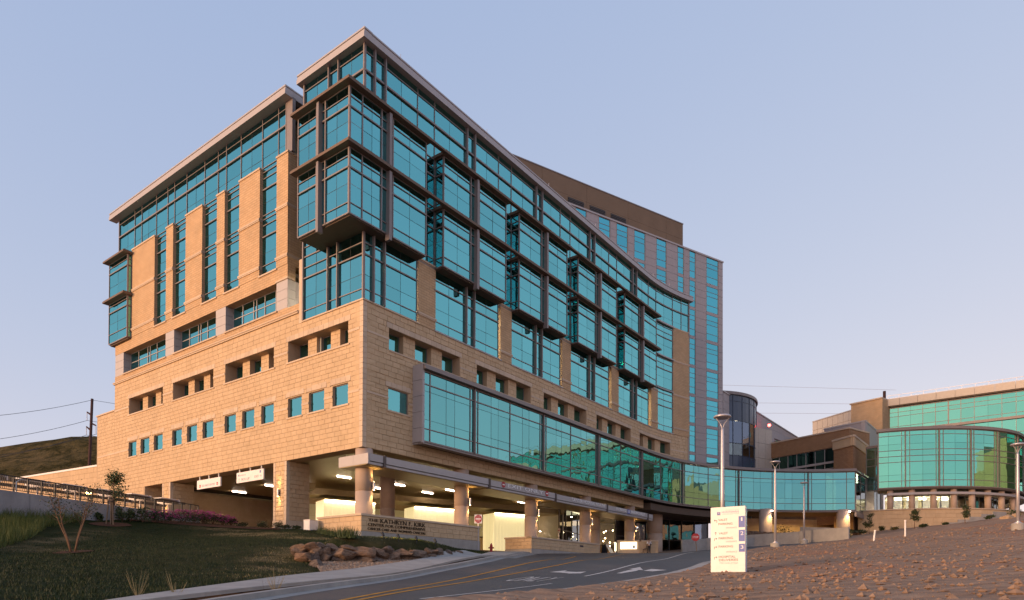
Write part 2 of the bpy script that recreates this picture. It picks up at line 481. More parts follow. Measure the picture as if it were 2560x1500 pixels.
def glaze(fr, P, F, us, zs, o, parent, skip=None, mat=None, hd=.08, hw=.09, gk=None):
    """us: (u, width, stand-off) uprights; zs: (z, width, stand-off) rails; width<.05 means a thin black joint"""
    us = sorted(us); zs = sorted(zs)
    ua, ub, za, zb = us[0][0], us[-1][0], zs[0][0], zs[-1][0]
    sk = skip or (lambda *a: False)
    for i in range(len(us)-1):
        for j in range(len(zs)-1):
            u0 = us[i][0]+us[i][1]/2; u1 = us[i+1][0]-us[i+1][1]/2; z0 = zs[j][0]+zs[j][1]/2; z1 = zs[j+1][0]-zs[j+1][1]/2
            if u1-u0 < .05 or z1-z0 < .05 or sk(u0, u1, z0, z1): continue
            pane(P, F, u0, u1, z0, z1, o, parent, mat)
    for (u, w, d) in us:
        runs = [(za, zb)]
        if skip:
            runs = []; 
            for j in range(len(zs)-1):
                zc = (zs[j][0]+zs[j+1][0])/2
                if not (sk(u-.2, u-.1, zc-.1, zc+.1) and sk(u+.1, u+.2, zc-.1, zc+.1)):
                    if runs and abs(runs[-1][1]-zs[j][0]) < 1e-6: runs[-1] = (runs[-1][0], zs[j+1][0])
                    else: runs.append((zs[j][0], zs[j+1][0]))
        for a, b in runs:
            (gk if (gk is not None and w < .05) else fr).fbox(F, u-w/2, u+w/2, o-.1, o+d, a, b, 1)
    for (z, w, d) in zs:
        runs = [(ua, ub)]
        if skip:
            runs = []
            for i in range(len(us)-1):
                uc = (us[i][0]+us[i+1][0])/2
                if not (sk(uc-.1, uc+.1, z-.2, z-.1) and sk(uc-.1, uc+.1, z+.1, z+.2)):
                    if runs and abs(runs[-1][1]-us[i][0]) < 1e-6: runs[-1] = (runs[-1][0], us[i+1][0])
                    else: runs.append((us[i][0], us[i+1][0]))
        for a, b in runs:
            (gk if (gk is not None and w < .05) else fr).fbox(F, a, b, o-.097, o+d*.93, z-w/2, z+w/2)
JT = .028                             # thin butt joint
def ju(u): return (u, JT, .006)
def jz(z): return (z, JT, .006)

def block(P, F, u0, u1, z0, z1, o, parent, rough=.035, mat='stone', dep=.06):
    """a stone with a split face: front 3x3 grid, arrises on the wall plane"""
    g = .009
    u0 += g; u1 -= g; z0 += g; z1 -= g
    if u1-u0 < .06 or z1-z0 < .04: return
    lip = min(.03, (u1-u0)*.2, (z1-z0)*.2)
    v = [F(u0, o-dep, z0), F(u1, o-dep, z0), F(u1, o-dep, z1), F(u0, o-dep, z1),
         F(u0, o, z0), F(u1, o, z0), F(u1, o, z1), F(u0, o, z1)]
    if rough > .001:
        um = u0+(u1-u0)*random.uniform(.3, .7); zm = z0+(z1-z0)*random.uniform(.3, .7)
        r = lambda: o+random.uniform(.15, 1)*rough
        v += [F(u0+lip, r(), z0+lip), F(u1-lip, r(), z0+lip), F(u1-lip, r(), z1-lip), F(u0+lip, r(), z1-lip), F(um, o+rough*random.uniform(-.3, 1.3), zm)]
        f = [(0, 3, 2, 1), (0, 1, 5, 4), (1, 2, 6, 5), (2, 3, 7, 6), (3, 0, 4, 7)]
        f += [(4+i, 4+(i+1) % 4, 8+(i+1) % 4, 8+i) for i in range(4)] + [(8+i, 8+(i+1) % 4, 12) for i in range(4)]
    else:
        f = HEXF
    n = (v[5]-v[4]).cross(v[7]-v[4]); c = v[4]-v[0]
    if n.dot(c) < 0: f = [tuple(reversed(q)) for q in f]
    P.add(v, f, parent, mat)
def subtract(iv, cuts):
    out = [iv]
    for a, b in cuts:
        nx = []
        for p, q in out:
            if b <= p or a >= q: nx.append((p, q)); continue
            if a > p: nx.append((p, a))
            if b < q: nx.append((b, q))
        out = nx
    return out
def masonry(P, F, u0, u1, zs, holes, o, parent, ln=.78, rough=.035, mat='stone', h0=.38, smooth_bands=()):
    """stone courses between the given levels, broken round the openings"""
    zs = sorted(zs); row = 0
    for a, b in zip(zs[:-1], zs[1:]):
        n = max(1, round((b-a)/h0)); h = (b-a)/n
        for i in range(n):
            z0 = a+i*h; z1 = z0+h; zc = (z0+z1)/2
            cuts = [(q[0], q[1]) for q in holes if q[2] < zc < q[3]]
            for p, q in subtract((u0, u1), cuts):
                u = p; off = ln*(.5 if row % 2 else 1.)
                first = True
                while u < q-1e-4:
                    w = (off if first else ln)*random.uniform(.86, 1.14) if ln > .3 else ln
                    first = False
                    e = u+w
                    if q-e < ln*.35: e = q
                    block(P, F, u, min(e, q), z0, z1, o, parent, rough, mat)
                    u = e
            row += 1
def wall_cells(mb, F, us, zs, holes, o0, o1):
    """solid wall o0..o1 with openings left out"""
    us = sorted(set(us)); zs = sorted(set(zs))
    for z0, z1 in zip(zs[:-1], zs[1:]):
        zc = (z0+z1)/2; run = None
        for u0, u1 in zip(us[:-1], us[1:]):
            uc = (u0+u1)/2
            solid = not any(h[0] < uc < h[1] and h[2] < zc < h[3] for h in holes)
            if solid: run = [run[0] if run else u0, u1]
            if (not solid or u1 == us[-1]) and run:
                mb.fbox(F, run[0], run[1], o0, o1, z0, z1); run = None

# text as a mesh fitted to a width and height on a plane
def text(name, s, origin, xd, up, w, h, mat, parent, depth=.01, align='L', **props):
    cu = bpy.data.curves.new(name, 'FONT'); cu.body = s; cu.resolution_u = 3
    tmp = bpy.data.objects.new(name, cu); COL.objects.link(tmp)
    bpy.context.view_layer.update()
    dg = bpy.context.evaluated_depsgraph_get()
    me = bpy.data.meshes.new_from_object(tmp.evaluated_get(dg))
    bpy.data.objects.remove(tmp); bpy.data.curves.remove(cu)
    me.name = name
    bm = bmesh.new(); bm.from_mesh(me)
    if depth > 0:
        r = bmesh.ops.extrude_face_region(bm, geom=bm.faces[:])
        for v in r['geom']:
            if isinstance(v, bmesh.types.BMVert): v.co.z += 1
    xs = [v.co.x for v in bm.verts]; ys = [v.co.y for v in bm.verts]
    x0, x1, y0, y1 = min(xs), max(xs), min(ys), max(ys)
    kx = w/(x1-x0); ky = h/(y1-y0)
    xd = Vector(xd); up = Vector(up); nz = xd.cross(up).normalized(); origin = Vector(origin)
    for v in bm.verts:
        v.co = origin + xd*((v.co.x-x0)*kx) + up*((v.co.y-y0)*ky) + nz*(v.co.z*depth if depth > 0 else 0)
    bm.to_mesh(me); bm.free()
    me.materials.clear(); me.materials.append(M(mat))
    return link(name, me, parent, **props)

# ------------------------------------------------------------------ terrain: a smooth surface through surveyed points
_ctl = [(0, 0, 0.0), (-25, 5, .6), (25, 0, .9), (0, -30, -2.2)]
for (x, y, Y) in [(0, 1500, 14), (640, 1500, 15.5), (1280, 1500, 16), (1900, 1500, 14), (2560, 1500, 11.5),
                  (1830, 1436, 29), (1806, 1404, 35.4), (1938, 1372, 60.6), (2010, 1358, 84), (2545, 1324, 48.3),
                  (787, 1320, 52), (183, 1382, 30), (275, 1312, 47), (0, 1285, 43), (300, 1296, 51), (470, 1306, 57),
                  (730, 1324, 54), (820, 1412, 30.5), (740, 1366, 33.5), (1000, 1372, 38), (1170, 1390, 46), (845, 1430, 29),
                  (600, 1440, 23), (300, 1440, 22), (1330, 1500, 16), (1500, 1400, 41), (1750, 1405, 38.5), (1640, 1384, 82),
                  (2000, 1450, 22), (2300, 1420, 25.5), (2560, 1400, 28), (2200, 1372, 45), (2350, 1332, 62), (2480, 1302, 80),
                  (2213, 1322, 101), (2400, 1306, 99), (2000, 1352, 88), (2120, 1338, 94), (1880, 1370, 60), (1500, 1384, 72),
                  (600, 1330, 50), (450, 1345, 43), (900, 1350, 45), (1100, 1369, 52), (60, 1390, 30)]:
    P = AD(x, y, Y); _ctl.append((P.x, P.y, P.z))
for (u, o, z) in [(13.2, 1.6, 4.73), (-.5, .6, 5.32), (12.5, .6, 4.92), (20.7, .6, 5.06), (33.7, .6, 5.7), (48.5, 3, 6.35), (-6, -10, 6.2)]:
    P = RF(u, o, z); _ctl.append((P.x, P.y, P.z))
for (x, y, z) in [(60, 140, 12.5), (-20, 130, 8.5), (-70, 60, 8.5), (-70, 120, 12), (100, 60, 13), (100, 110, 14), (60, 10, 3.0)]: _ctl.append((x, y, z))
_ctl = np.array(_ctl)
def _k(r2): return .5*r2*np.log(r2 + 1e-9)
_n = len(_ctl); _A = np.zeros((_n+3, _n+3))
_d2 = ((_ctl[:, None, :2] - _ctl[None, :, :2])**2).sum(-1)
_A[:_n, :_n] = _k(_d2) + np.eye(_n)*12.
_A[:_n, _n] = 1; _A[:_n, _n+1:] = _ctl[:, :2]; _A[_n, :_n] = 1; _A[_n+1:, :_n] = _ctl[:, :2].T
_w = np.linalg.solve(_A, np.r_[_ctl[:, 2], 0, 0, 0])
def HV0(X, Y):
    X = np.clip(np.asarray(X, float), -95, 125); Y = np.clip(np.asarray(Y, float), -40, 160)
    r2 = (X[..., None]-_ctl[:, 0])**2 + (Y[..., None]-_ctl[:, 1])**2
    return (_k(r2)@_w[:_n]) + _w[_n] + _w[_n+1]*X + _w[_n+2]*Y
def HV(X, Y):                         # plus the bank that the boulders hold up
    Z = HV0(X, Y)
    if BANK is not None:
        X = np.asarray(X, float); Y = np.asarray(Y, float)
        b = np.interp(X, BANK[0], BANK[1]); h = np.interp(X, BANK[0], BANK[2])
        d = (Y-b)*.82
        Z = Z+h*np.clip((d-.15)/.75, 0, 1)*np.exp(-(np.maximum(d, 0)/5.5)**2)
    return Z
BANK = None
def H(x, y): return float(HV(x, y))
def G(x, y, ymax=130):                # where the sight line through a photo pixel meets the ground
    d = ray(x, y); ts = np.linspace(6, ymax, 600)
    X = EYE.x+d.x*ts; Y = EYE.y+d.y*ts; Z = EYE.z+d.z*ts
    f = Z-HV(X, Y); i = np.where(f < 0)[0]
    if len(i) == 0: i = [int(np.argmin(f))]
    a = i[0]; 
    if a > 0: t = ts[a-1]+(ts[a]-ts[a-1])*f[a-1]/(f[a-1]-f[a]+1e-9)
    else: t = ts[0]
    x, y = EYE.x+d.x*t, EYE.y+d.y*t
    return Vector((x, y, H(x, y)))

def poly_in(px, py, poly):
    ins = np.zeros(px.shape, bool); n = len(poly)
    for i in range(n):
        x0, y0 = poly[i][:2]; x1, y1 = poly[(i+1) % n][:2]
        c = ((y0 > py) != (y1 > py)) & (px < (x1-x0)*(py-y0)/(y1-y0+1e-12)+x0); ins ^= c
    return ins
def resample(pts, n):
    pts = [Vector(p) for p in pts]; d = [0]
    for a, b in zip(pts[:-1], pts[1:]): d.append(d[-1]+(b-a).length)
    out = []
    for i in range(n):
        t = d[-1]*i/(n-1); k = max(j for j in range(len(d)) if d[j] <= t+1e-9); k = min(k, len(pts)-2)
        out.append(pts[k].lerp(pts[k+1], (t-d[k])/max(1e-9, d[k+1]-d[k])))
    return out
def smooth_line(pts, it=2):
    for _ in range(it):
        q = [pts[0]]
        for a, b in zip(pts[:-1], pts[1:]): q += [a.lerp(b, .25), a.lerp(b, .75)]
        pts = q+[pts[-1]]
    return pts
def strip_between(A, B, n, m, dz, name, mat, parent=None, **props):   # a sheet draped on the ground between two lines
    A = resample(A, n); B = resample(B, n); V = []
    for a, b in zip(A, B):
        for j in range(m+1):
            p = a.lerp(b, j/m); V.append((p.x, p.y))
    V = np.array(V); Z = HV(V[:, 0], V[:, 1])+dz
    mb = MB(); mb.v = [(x, y, z) for (x, y), z in zip(V, Z)]
    for i in range(n-1):
        for j in range(m):
            a = i*(m+1)+j; mb.f.append((a, a+1, a+m+2, a+m+1))
    return mb.build(name, mat, parent, smooth=True, **props)
def ribbon(pts, w, n, dz, name, mat, parent=None, **props):
    pts = resample(pts, n); A = []; B = []
    for i, p in enumerate(pts):
        t = pts[min(i+1, n-1)]-pts[max(i-1, 0)]; t.z = 0; t.normalize(); s = Vector((t.y, -t.x, 0))*w/2
        A.append(p-s); B.append(p+s)
    return strip_between(A, B, n, 1, dz, name, mat, parent, **props)

_bk = [G(*p) for p in [(775, 1408), (815, 1406), (880, 1406), (958, 1404.5), (1035, 1401), (1102, 1395.5), (1166, 1388)]]
BANK = ([-30]+[_bk[0].x-1.6]+[p.x for p in _bk]+[_bk[-1].x+.6], [_bk[0].y-1]+[_bk[0].y-.6]+[p.y for p in _bk]+[_bk[-1].y+.6], [0, 0, .55, .95, 1.0, 1.0, .9, .55, .1, 0])
# ground edges, read along the photo
L_ROAD = [G(*p) for p in [(813, 1471), (890, 1460.5), (969, 1449), (1040, 1436), (1102, 1424), (1170, 1411.5), (1240, 1398.5), (1290, 1390.5), (1331, 1386)]]
_t = (L_ROAD[0]-L_ROAD[1]).normalized()
ROAD_L = [L_ROAD[0]+_t*22, L_ROAD[0]+_t*10]+L_ROAD
ROAD_L2 = [RF(20.6, 1.4, 0), RF(27, 1.5, 0), RF(33.8, 1.5, 0), RF(40, 3.2, 0), RF(45.5, 4.4, 0), RF(52, 5.5, 0), RF(58, 8, 0), RF(64, 13, 0), RF(69, 19, 0), RF(73, 26, 0), RF(76, 34, 0), RF(78, 43, 0)]
ROAD_R = [G(*p) for p in [(1150, 1500), (1280, 1488), (1379, 1481.5), (1498, 1466), (1647, 1443), (1721, 1428), (1775, 1412)]]
_t = (ROAD_R[0]-ROAD_R[1]).normalized()
ROAD_R = [ROAD_R[0]+_t*14]+ROAD_R
ROAD_R2 = [AD(1848, 1386, 52), AD(1905, 1377, 60), AD(1965, 1367, 68)]
ROAD_R2 = [Vector((p.x, p.y, 0)) for p in ROAD_R2]+[Vector((35, 76, 0)), Vector((42, 80, 0)), Vector((50, 83, 0)), Vector((60, 85, 0)), Vector((72, 85, 0)), Vector((90, 82, 0))]
for L in (ROAD_L, ROAD_L2, ROAD_R, ROAD_R2):
    for p in L: p.z = 0
ROAD_L2 += [Vector((70, 90.5, 0)), Vector((90, 88, 0))]
RL = smooth_line(ROAD_L+ROAD_L2, 2); RR = smooth_line(ROAD_R+ROAD_R2, 2)
LAWN_EDGE = [G(*p) for p in [(680, 1453), (811, 1435), (924, 1422), (1058, 1404.5), (1173, 1387), (1240, 1381.5)]]
_t = (LAWN_EDGE[0]-LAWN_EDGE[1]).normalized(); LAWN_EDGE = [LAWN_EDGE[0]+_t*24, LAWN_EDGE[0]+_t*10]+LAWN_EDGE
WALK_OUT = [G(*p) for p in [(680, 1477.5), (813, 1462), (890, 1453.5), (969, 1444), (1102, 1419.5), (1240, 1395), (1290, 1388), (1331, 1384)]]
_t = (WALK_OUT[0]-WALK_OUT[1]).normalized(); WALK_OUT = [WALK_OUT[0]+_t*24, WALK_OUT[0]+_t*10]+WALK_OUT
for L in (LAWN_EDGE, WALK_OUT):
    for p in L: p.z = 0
LE = smooth_line(LAWN_EDGE+[RF(20.6, .3, 0)], 2); WO = smooth_line(WALK_OUT, 2)
LE_end = LE

# the ground sheet: fine near the view, coarse far away
def axis(lo, hi, a, b, fine, coarse):
    v = list(np.arange(a, b+.01, fine)); x = a; st = fine
    while x > lo: st = min(st*1.35, coarse); x -= st; v.insert(0, x)
    x = b; st = fine
    while x < hi: st = min(st*1.35, coarse); x += st; v.append(x)
    return np.array(v)
def grid(xs, ys, dz=0., rough=None):
    X, Y = np.meshgrid(xs, ys); Z = HV(X, Y)+dz
    if rough is not None: Z = Z+rough(X, Y)
    nx, ny = len(xs), len(ys)
    V = np.stack([X, Y, Z], -1).reshape(-1, 3)
    a = (np.arange(ny-1)[:, None]*nx+np.arange(nx-1)[None, :]).reshape(-1)
    F = np.stack([a, a+1, a+nx+1, a+nx], -1)
    return V, F
def from_np(name, V, F, mat, smooth=True, **props):
    me = bpy.data.meshes.new(name); me.from_pydata(V.tolist(), [], F.tolist()); me.materials.append(M(mat))
    if smooth: me.polygons.foreach_set('use_smooth', [True]*len(me.polygons))
    return link(name, me, None, **props)
# one base sheet to the horizon (worn dry soil), then lawn and graded dirt as thicker sheets over it
V, F = grid(axis(-900, 900, -70, 95, 1.5, 60), axis(-60, 1400, 4, 120, 1.5, 60), -.12)
from_np('ground', V, F, 'dirt', kind='structure')

_rng = np.random.default_rng(5)
def fbm(X, Y, s, oct=4, seed=0):
    r = np.random.default_rng(seed); out = np.zeros_like(X, float); a = 1.
    for k in range(oct):
        for _ in range(3):
            th = r.uniform(0, 2*PI); ph = r.uniform(0, 2*PI); f = 2*PI/s*r.uniform(.7, 1.4)
            out += a*np.sin((X*math.cos(th)+Y*math.sin(th))*f+ph+1.3*np.sin((X*math.sin(th)-Y*math.cos(th))*f*.6+ph*2))/3
        s /= 2.1; a *= .52
    return out
def dist_line(X, Y, L):
    D = np.full(X.shape, 1e9)
    for a, b in zip(L[:-1], L[1:]):
        dx, dy = b.x-a.x, b.y-a.y; q = dx*dx+dy*dy+1e-9
        t = np.clip(((X-a.x)*dx+(Y-a.y)*dy)/q, 0, 1)
        D = np.minimum(D, np.hypot(X-a.x-t*dx, Y-a.y-t*dy))
    return D
def region(name, poly, x0, x1, y0, y1, st, mat, dz, amp, edge=None, attr=None, sc=2.2, **props):
    xs = np.arange(x0, x1, st); ys = np.arange(y0, y1, st)
    V, F = grid(xs, ys, dz)
    X, Y = V[:, 0], V[:, 1]
    # pull boundary cells onto the outline: keep cells with any corner inside, then clamp height down outside
    ins = poly_in(X, Y, poly)
    keep = ins[F].any(1)
    D = dist_line(X, Y, list(poly)+[poly[0]])
    fade = np.clip(D/.8, 0, 1)
    Z = amp*fbm(X, Y, sc, 5, 3)*fade
    if edge: Z += edge(X, Y, D, ins)
    V[:, 2] += np.where(ins, Z, -.1)
    F = F[keep]; used = np.unique(F); mp = -np.ones(len(V), int); mp[used] = np.arange(len(used))
    o = from_np(name, V[used], mp[F], mat, kind='structure', **props)
    if attr:
        at = o.data.attributes.new(attr[0], 'FLOAT', 'POINT'); at.data.foreach_set('value', attr[1](V[used][:, 0], V[used][:, 1]).astype(np.float32))
    return o
# --- lawn
LAWN = [Vector((-60, -2, 0))]+[Vector((p.x, p.y, 0)) for p in LE[:-1]]+[RF(12.9, .62, 0), RF(-.3, .62, 0), LF(4.2, .75, 0), LF(12, 1.5, 0), LF(20.5, 3.5, 0), AD(497, 1300, 57), AD(240, 1292, 49.5), AD(0, 1280, 42.5), AD(-500, 1280, 34)]
for p in LAWN: p.z = 0
def dry_and_vignette(X, Y):  # real dry patches, and a vignette painted into the lawn colour
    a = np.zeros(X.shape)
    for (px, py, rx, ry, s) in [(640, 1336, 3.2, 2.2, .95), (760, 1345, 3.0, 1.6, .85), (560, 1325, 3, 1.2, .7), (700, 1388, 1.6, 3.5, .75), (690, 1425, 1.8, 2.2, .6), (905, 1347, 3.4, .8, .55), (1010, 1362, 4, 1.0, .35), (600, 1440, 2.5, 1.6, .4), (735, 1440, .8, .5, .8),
                             (900, 1400, 9, 7, .34), (720, 1400, 7, 8, .22), (150, 1350, 1.0, 3, .9), (60, 1372, 2.6, 1.2, .8), (240, 1330, 1.2, 2.5, .55)]:  # the two widest blobs paint light fall-off: lawn paler right, darker left
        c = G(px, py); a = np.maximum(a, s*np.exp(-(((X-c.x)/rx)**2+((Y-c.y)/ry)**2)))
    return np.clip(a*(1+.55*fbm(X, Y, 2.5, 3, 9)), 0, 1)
region('lawn', LAWN, -60, 8, 2, 70, .33, 'lawn', .0, .035, attr=('dry', dry_and_vignette))
# --- graded dirt right of the road
DIRT = [Vector((p.x, p.y, 0)) for p in RR if True]+[Vector((100, 40, 0)), Vector((70, -3, 0)), Vector((-14, -3, 0))]
def berm(X, Y, D, ins):               # windrow left along the road edge and grading marks
    return np.where(ins, .10*np.exp(-((D-.55)/.45)**2)*(1+.5*fbm(X, Y, 1.2, 2, 4)), 0)+.014*np.sin(Y*2.6+.35*X+1.5*fbm(X, Y, 9, 2, 8))
region('dirt_slope', DIRT, -14, 95, 3, 86, .30, 'dirt', .03, .028, edge=berm, sc=2.6)

# --- road, kerb, pavement, markings
strip_between(RL, RR, 150, 26, .0, 'road', 'asphalt', kind='structure')
gut = [p for p in RL]
def offset_line(L, w):
    out = []
    for i, p in enumerate(L):
        t = L[min(i+1, len(L)-1)]-L[max(i-1, 0)]; t.z = 0; t.normalize(); out.append(p+Vector((t.y, -t.x, 0))*w)
    return out
KL = smooth_line(ROAD_L, 2)
strip_between(offset_line(KL, -.02), offset_line(KL, .42), 90, 2, .006, 'gutter', 'concrete', kind='structure')
RRd = smooth_line(ROAD_R[3:]+ROAD_R2[:1], 2)
strip_between(offset_line(RRd, -.55), offset_line(RRd, -.05), 60, 2, .012, 'gutter', 'concrete', kind='structure')
def kerb(L, w, h, name):
    L = resample(L, 110); mb = MB(); Lo = offset_line(L, -w)
    for a, b in zip(L, Lo):
        za, zb = H(a.x, a.y), H(b.x, b.y)
        mb.v += [(a.x, a.y, za-.12), (a.x, a.y, za+h), (b.x, b.y, zb+h), (b.x, b.y, zb-.12)]
    for i in range(len(L)-1):
        for k in range(3): mb.f.append((4*i+k, 4*i+4+k, 4*i+5+k, 4*i+1+k))
    mb.f += [(0, 1, 2, 3), tuple(len(mb.v)-1-k for k in range(4))]
    return mb.build(name, 'concrete', None, kind='structure')
kerb(KL, .17, .14, 'kerb')
# pavement of separate concrete slabs
pav = link('pavement', None, None, kind='structure') if False else None
A_ = resample(LE[:-2], 200); B_ = resample(offset_line(WO, -.22), 200)
base = strip_between(A_, B_, 120, 4, .10, 'pavement', 'mortar', kind='structure')
slabs = 26
for k in range(slabs):
    i0 = int(199*k/slabs); i1 = int(199*(k+1)/slabs)
    mb = MB(); n = i1-i0
    for i in range(i0, i1+1):
        for j in range(5):
            t = j/4; p = A_[i].lerp(B_[i], .004+.992*t)
            if i == i0: p = p.lerp(A_[i+1].lerp(B_[i+1], t), .04)
            mb.v.append((p.x, p.y, H(p.x, p.y)+.135))
    for i in range(n):
        for j in range(4): a = i*5+j; mb.f.append((a, a+1, a+6, a+5))
    rim = [j for j in range(5)]+[i*5+4 for i in range(1, n+1)]+[n*5+j for j in range(3, -1, -1)]+[i*5 for i in range(n-1, 0, -1)]
    b0 = len(mb.v); mb.v += [(mb.v[q][0], mb.v[q][1], mb.v[q][2]-.1) for q in rim]
    for q in range(len(rim)): mb.f.append((rim[q], rim[(q+1) % len(rim)], b0+(q+1) % len(rim), b0+q))
    mb.build('slab', 'concrete', base)
# yellow and white lines
YL = [G(*p) for p in [(860, 1500), (1000, 1474), (1150, 1445), (1280, 1418), (1380, 1400), (1440, 1391)]]
YL2 = [G(*p) for p in [(900, 1500), (1040, 1474), (1200, 1448), (1340, 1424), (1440, 1406), (1520, 1393), (1570, 1385)]]
for L, w in ((YL, .14), (YL2, .14)):
    _t = (L[0]-L[1]).normalized(); L = [L[0]+_t*9]+L
    ribbon(smooth_line(L, 2), w, 70, .010, 'road_marking', 'line_yellow', kind='structure')
ribbon(smooth_line([G(*p) for p in [(1462, 1441), (1540, 1424), (1640, 1402), (1700, 1386), (1735, 1380.5)]], 2), .13, 50, .010, 'road_marking', 'line_white', kind='structure')
ribbon(smooth_line([G(*p) for p in [(1050, 1498), (1180, 1484), (1290, 1471), (1380, 1459)]], 2), .10, 40, .010, 'road_marking', 'line_white', kind='structure')
def ground_poly(pxs, name, mat):
    mb = MB(); pts = [G(*p) for p in pxs]
    mb.v = [(p.x, p.y, H(p.x, p.y)+.012) for p in pts]; mb.f = [tuple(range(len(pts)))]
    return mb.build(name, mat, None, recalc=True, kind='structure')
ground_poly([(1373, 1431), (1418, 1426), (1411, 1429), (1442, 1430.5), (1466, 1429.5), (1452, 1434), (1424, 1434.5), (1402, 1432)], 'road_marking', 'line_white')
ground_poly([(1541, 1434), (1570, 1426), (1582, 1424.5), (1572, 1423.5), (1600, 1418), (1608, 1426), (1597, 1425.5), (1590, 1428), (1553, 1434)], 'road_marking', 'line_white')
ground_poly([(1608, 1427.5), (1628, 1423), (1668, 1425.5), (1632, 1429)], 'road_marking', 'line_white')
_o = G(1253, 1453); _x = G(1352, 1454.5)-_o; _u = G(1412, 1444)-G(1352, 1454.5)
tx = text('road_marking', 'ONLY', _o+Vector((0, 0, .02)), _x.normalized(), _u.normalized(), _x.length, _u.length, 'line_white', None, 0, kind='structure')
for v in tx.data.vertices: v.co.z = H(v.co.x, v.co.y)+.014
# --- gravel pocket under the boulders
GR_T = [G(*p) for p in [(790, 1414), (815, 1406), (880, 1406), (958, 1404.5), (1035, 1401), (1102, 1395.5), (1166, 1388)]]
GR_B = [G(*p) for p in [(800, 1432), (811, 1434.5), (880, 1425), (990, 1413.5), (1080, 1401), (1130, 1394), (1175, 1387.3)]]
gravel = strip_between(GR_T, GR_B, 50, 8, .07, 'gravel_bed', 'gravel', kind='structure')

# ================================================================== main hospital building
ZB, ZT = 11.9, 22.65                   # underside and top of the stone podium
hosp = thing('hospital_building', 'seven storey hospital with tan stone base, orange lit left wall and blue glass upper floors', 'hospital building', RF(20, -15, 5))
PN = Pieces('pane', 'glazing', 'glass_blue', 300)
ST = Pieces('stone_block', 'stonework', 'stone', 300)
SM = Pieces('trim_stone', 'trim_stonework', 'stone_smooth', 200)

# --- left (sunset) front: openings
TRI_L = [(1.65, 9.06), (11.0, 18.33), (20.3, 27.6), (29.6, 36.85)]
WIN_L = [(1.64, 3.41), (4.43, 6.3), (7.23, 9.02), (10.97, 12.74), (13.77, 15.59), (16.58, 18.35), (20.24, 22.07), (23.08, 24.87), (25.85, 27.68), (29.56, 31.35), (32.31, 34.17), (35.09, 36.85)]
RIB_L = [(10.74, 18.37), (20.0, 27.53), (29.2, 38.25)]
ZW = (15.3, 16.9); ZTR = (19.78, 21.5); ZR = (24.37, 26.72)
holesL = [(a, b, *ZW) for a, b in WIN_L]+[(a, b, *ZTR) for a, b in TRI_L]
WE = 40.2                              # left end of the wing
pod = MB()
us = [0, 7.0, 7.65, WE, 44.65]+[x for p in WIN_L+TRI_L for x in p]
wall_cells(pod, LF, us, [ZB, *ZW, *ZTR, 20.75, ZT, 23.5], holesL+[(WE, 44.65, 20.75, 23.5), (0, 7.0, ZT, 23.5)], -1.17, -.05)
pod.fbox(LF, 33.45, 44.65, -1.17, -.05, 6.0, ZB)               # solid end beside the drive-through
pod.fbox(LF, 44.0, 44.65, -14, -1.17, 6.0, 20.7)               # return of the low end
pod.fbox(LF, 39.6, WE, -16, -.4, 20.7, 41.4)                   # end wall of the wing
# --- right (curved) front: openings
TRI_R = [(2.54, 10.7), (12.95, 21.24), (23.48, 31.9), (34.16, 42.66), (45.1, 53.0)]
ZTRR = (19.7, 21.38); ONE_R = [(2.5, 4.62)]; ZWR = (15.12, 16.84)
holesR = [(a, b, *ZTRR) for a, b in TRI_R]+[(a, b, *ZWR) for a, b in ONE_R]
pod.fbox(RF, .0, 57.0, -1.1, -.9, ZT-.3, ZT-.05)
us = [0.0, 5.35, 46.2, 57.0]+[x for p in TRI_R+ONE_R for x in p]
wall_cells(pod, RF, us, [ZB, 13.15, *ZWR, 18.9, *ZTRR, ZT], holesR+[(5.35, 46.2, 13.15, 18.9), (46.2, 57.0, ZB, 18.9)], -.9, -.05)
# rounded return where the stone skirt stops beside the entrance
podium = pod.build('podium_wall', 'mortar', hosp)
zsL = [ZB, *ZW, *ZTR, ZT]
LIN = [(a-.25, b+.25, ZTR[1], ZTR[1]+.42) for a, b in TRI_L]+[(a-.3, b+.3, ZW[1]+.08, ZW[1]+.52) for a, b in WIN_L]
BAND1 = (16.0, 16.2); BAND2 = (20.55, 20.75)
masonry(ST, LF, .36, WE, zsL, holesL+LIN, 0, podium, ln=.80, rough=.016)
masonry(ST, LF, 7.66, WE, [ZT, 23.5], [], 0, podium, ln=.80, rough=.016)
masonry(ST, LF, WE, 44.3, [ZB, 15.3, 16.9, 20.6], [], 0, podium, ln=.80, rough=.016)
masonry(ST, LF, 33.5, 44.3, [7.2, ZB], [], 0, podium, ln=.80, rough=.016)
LINR = [(a-.25, b+.25, ZTRR[1], ZTRR[1]+.42) for a, b in TRI_R]+[(2.2, 4.9, ZWR[1]+.06, ZWR[1]+.48)]
masonry(ST, RF, .36, 5.32, [ZB, 13.15, ZWR[0], ZWR[1], 18.9, ZTRR[0], ZTRR[1], ZT], holesR+LINR, 0, podium, ln=.80)
masonry(ST, RF, 5.32, 56.7, [18.9, ZTRR[0], ZTRR[1], ZT], holesR+LINR, 0, podium, ln=.80)
masonry(ST, RF, 5.32, 46.2, [ZB, 13.15], [], 0, podium, ln=.80)
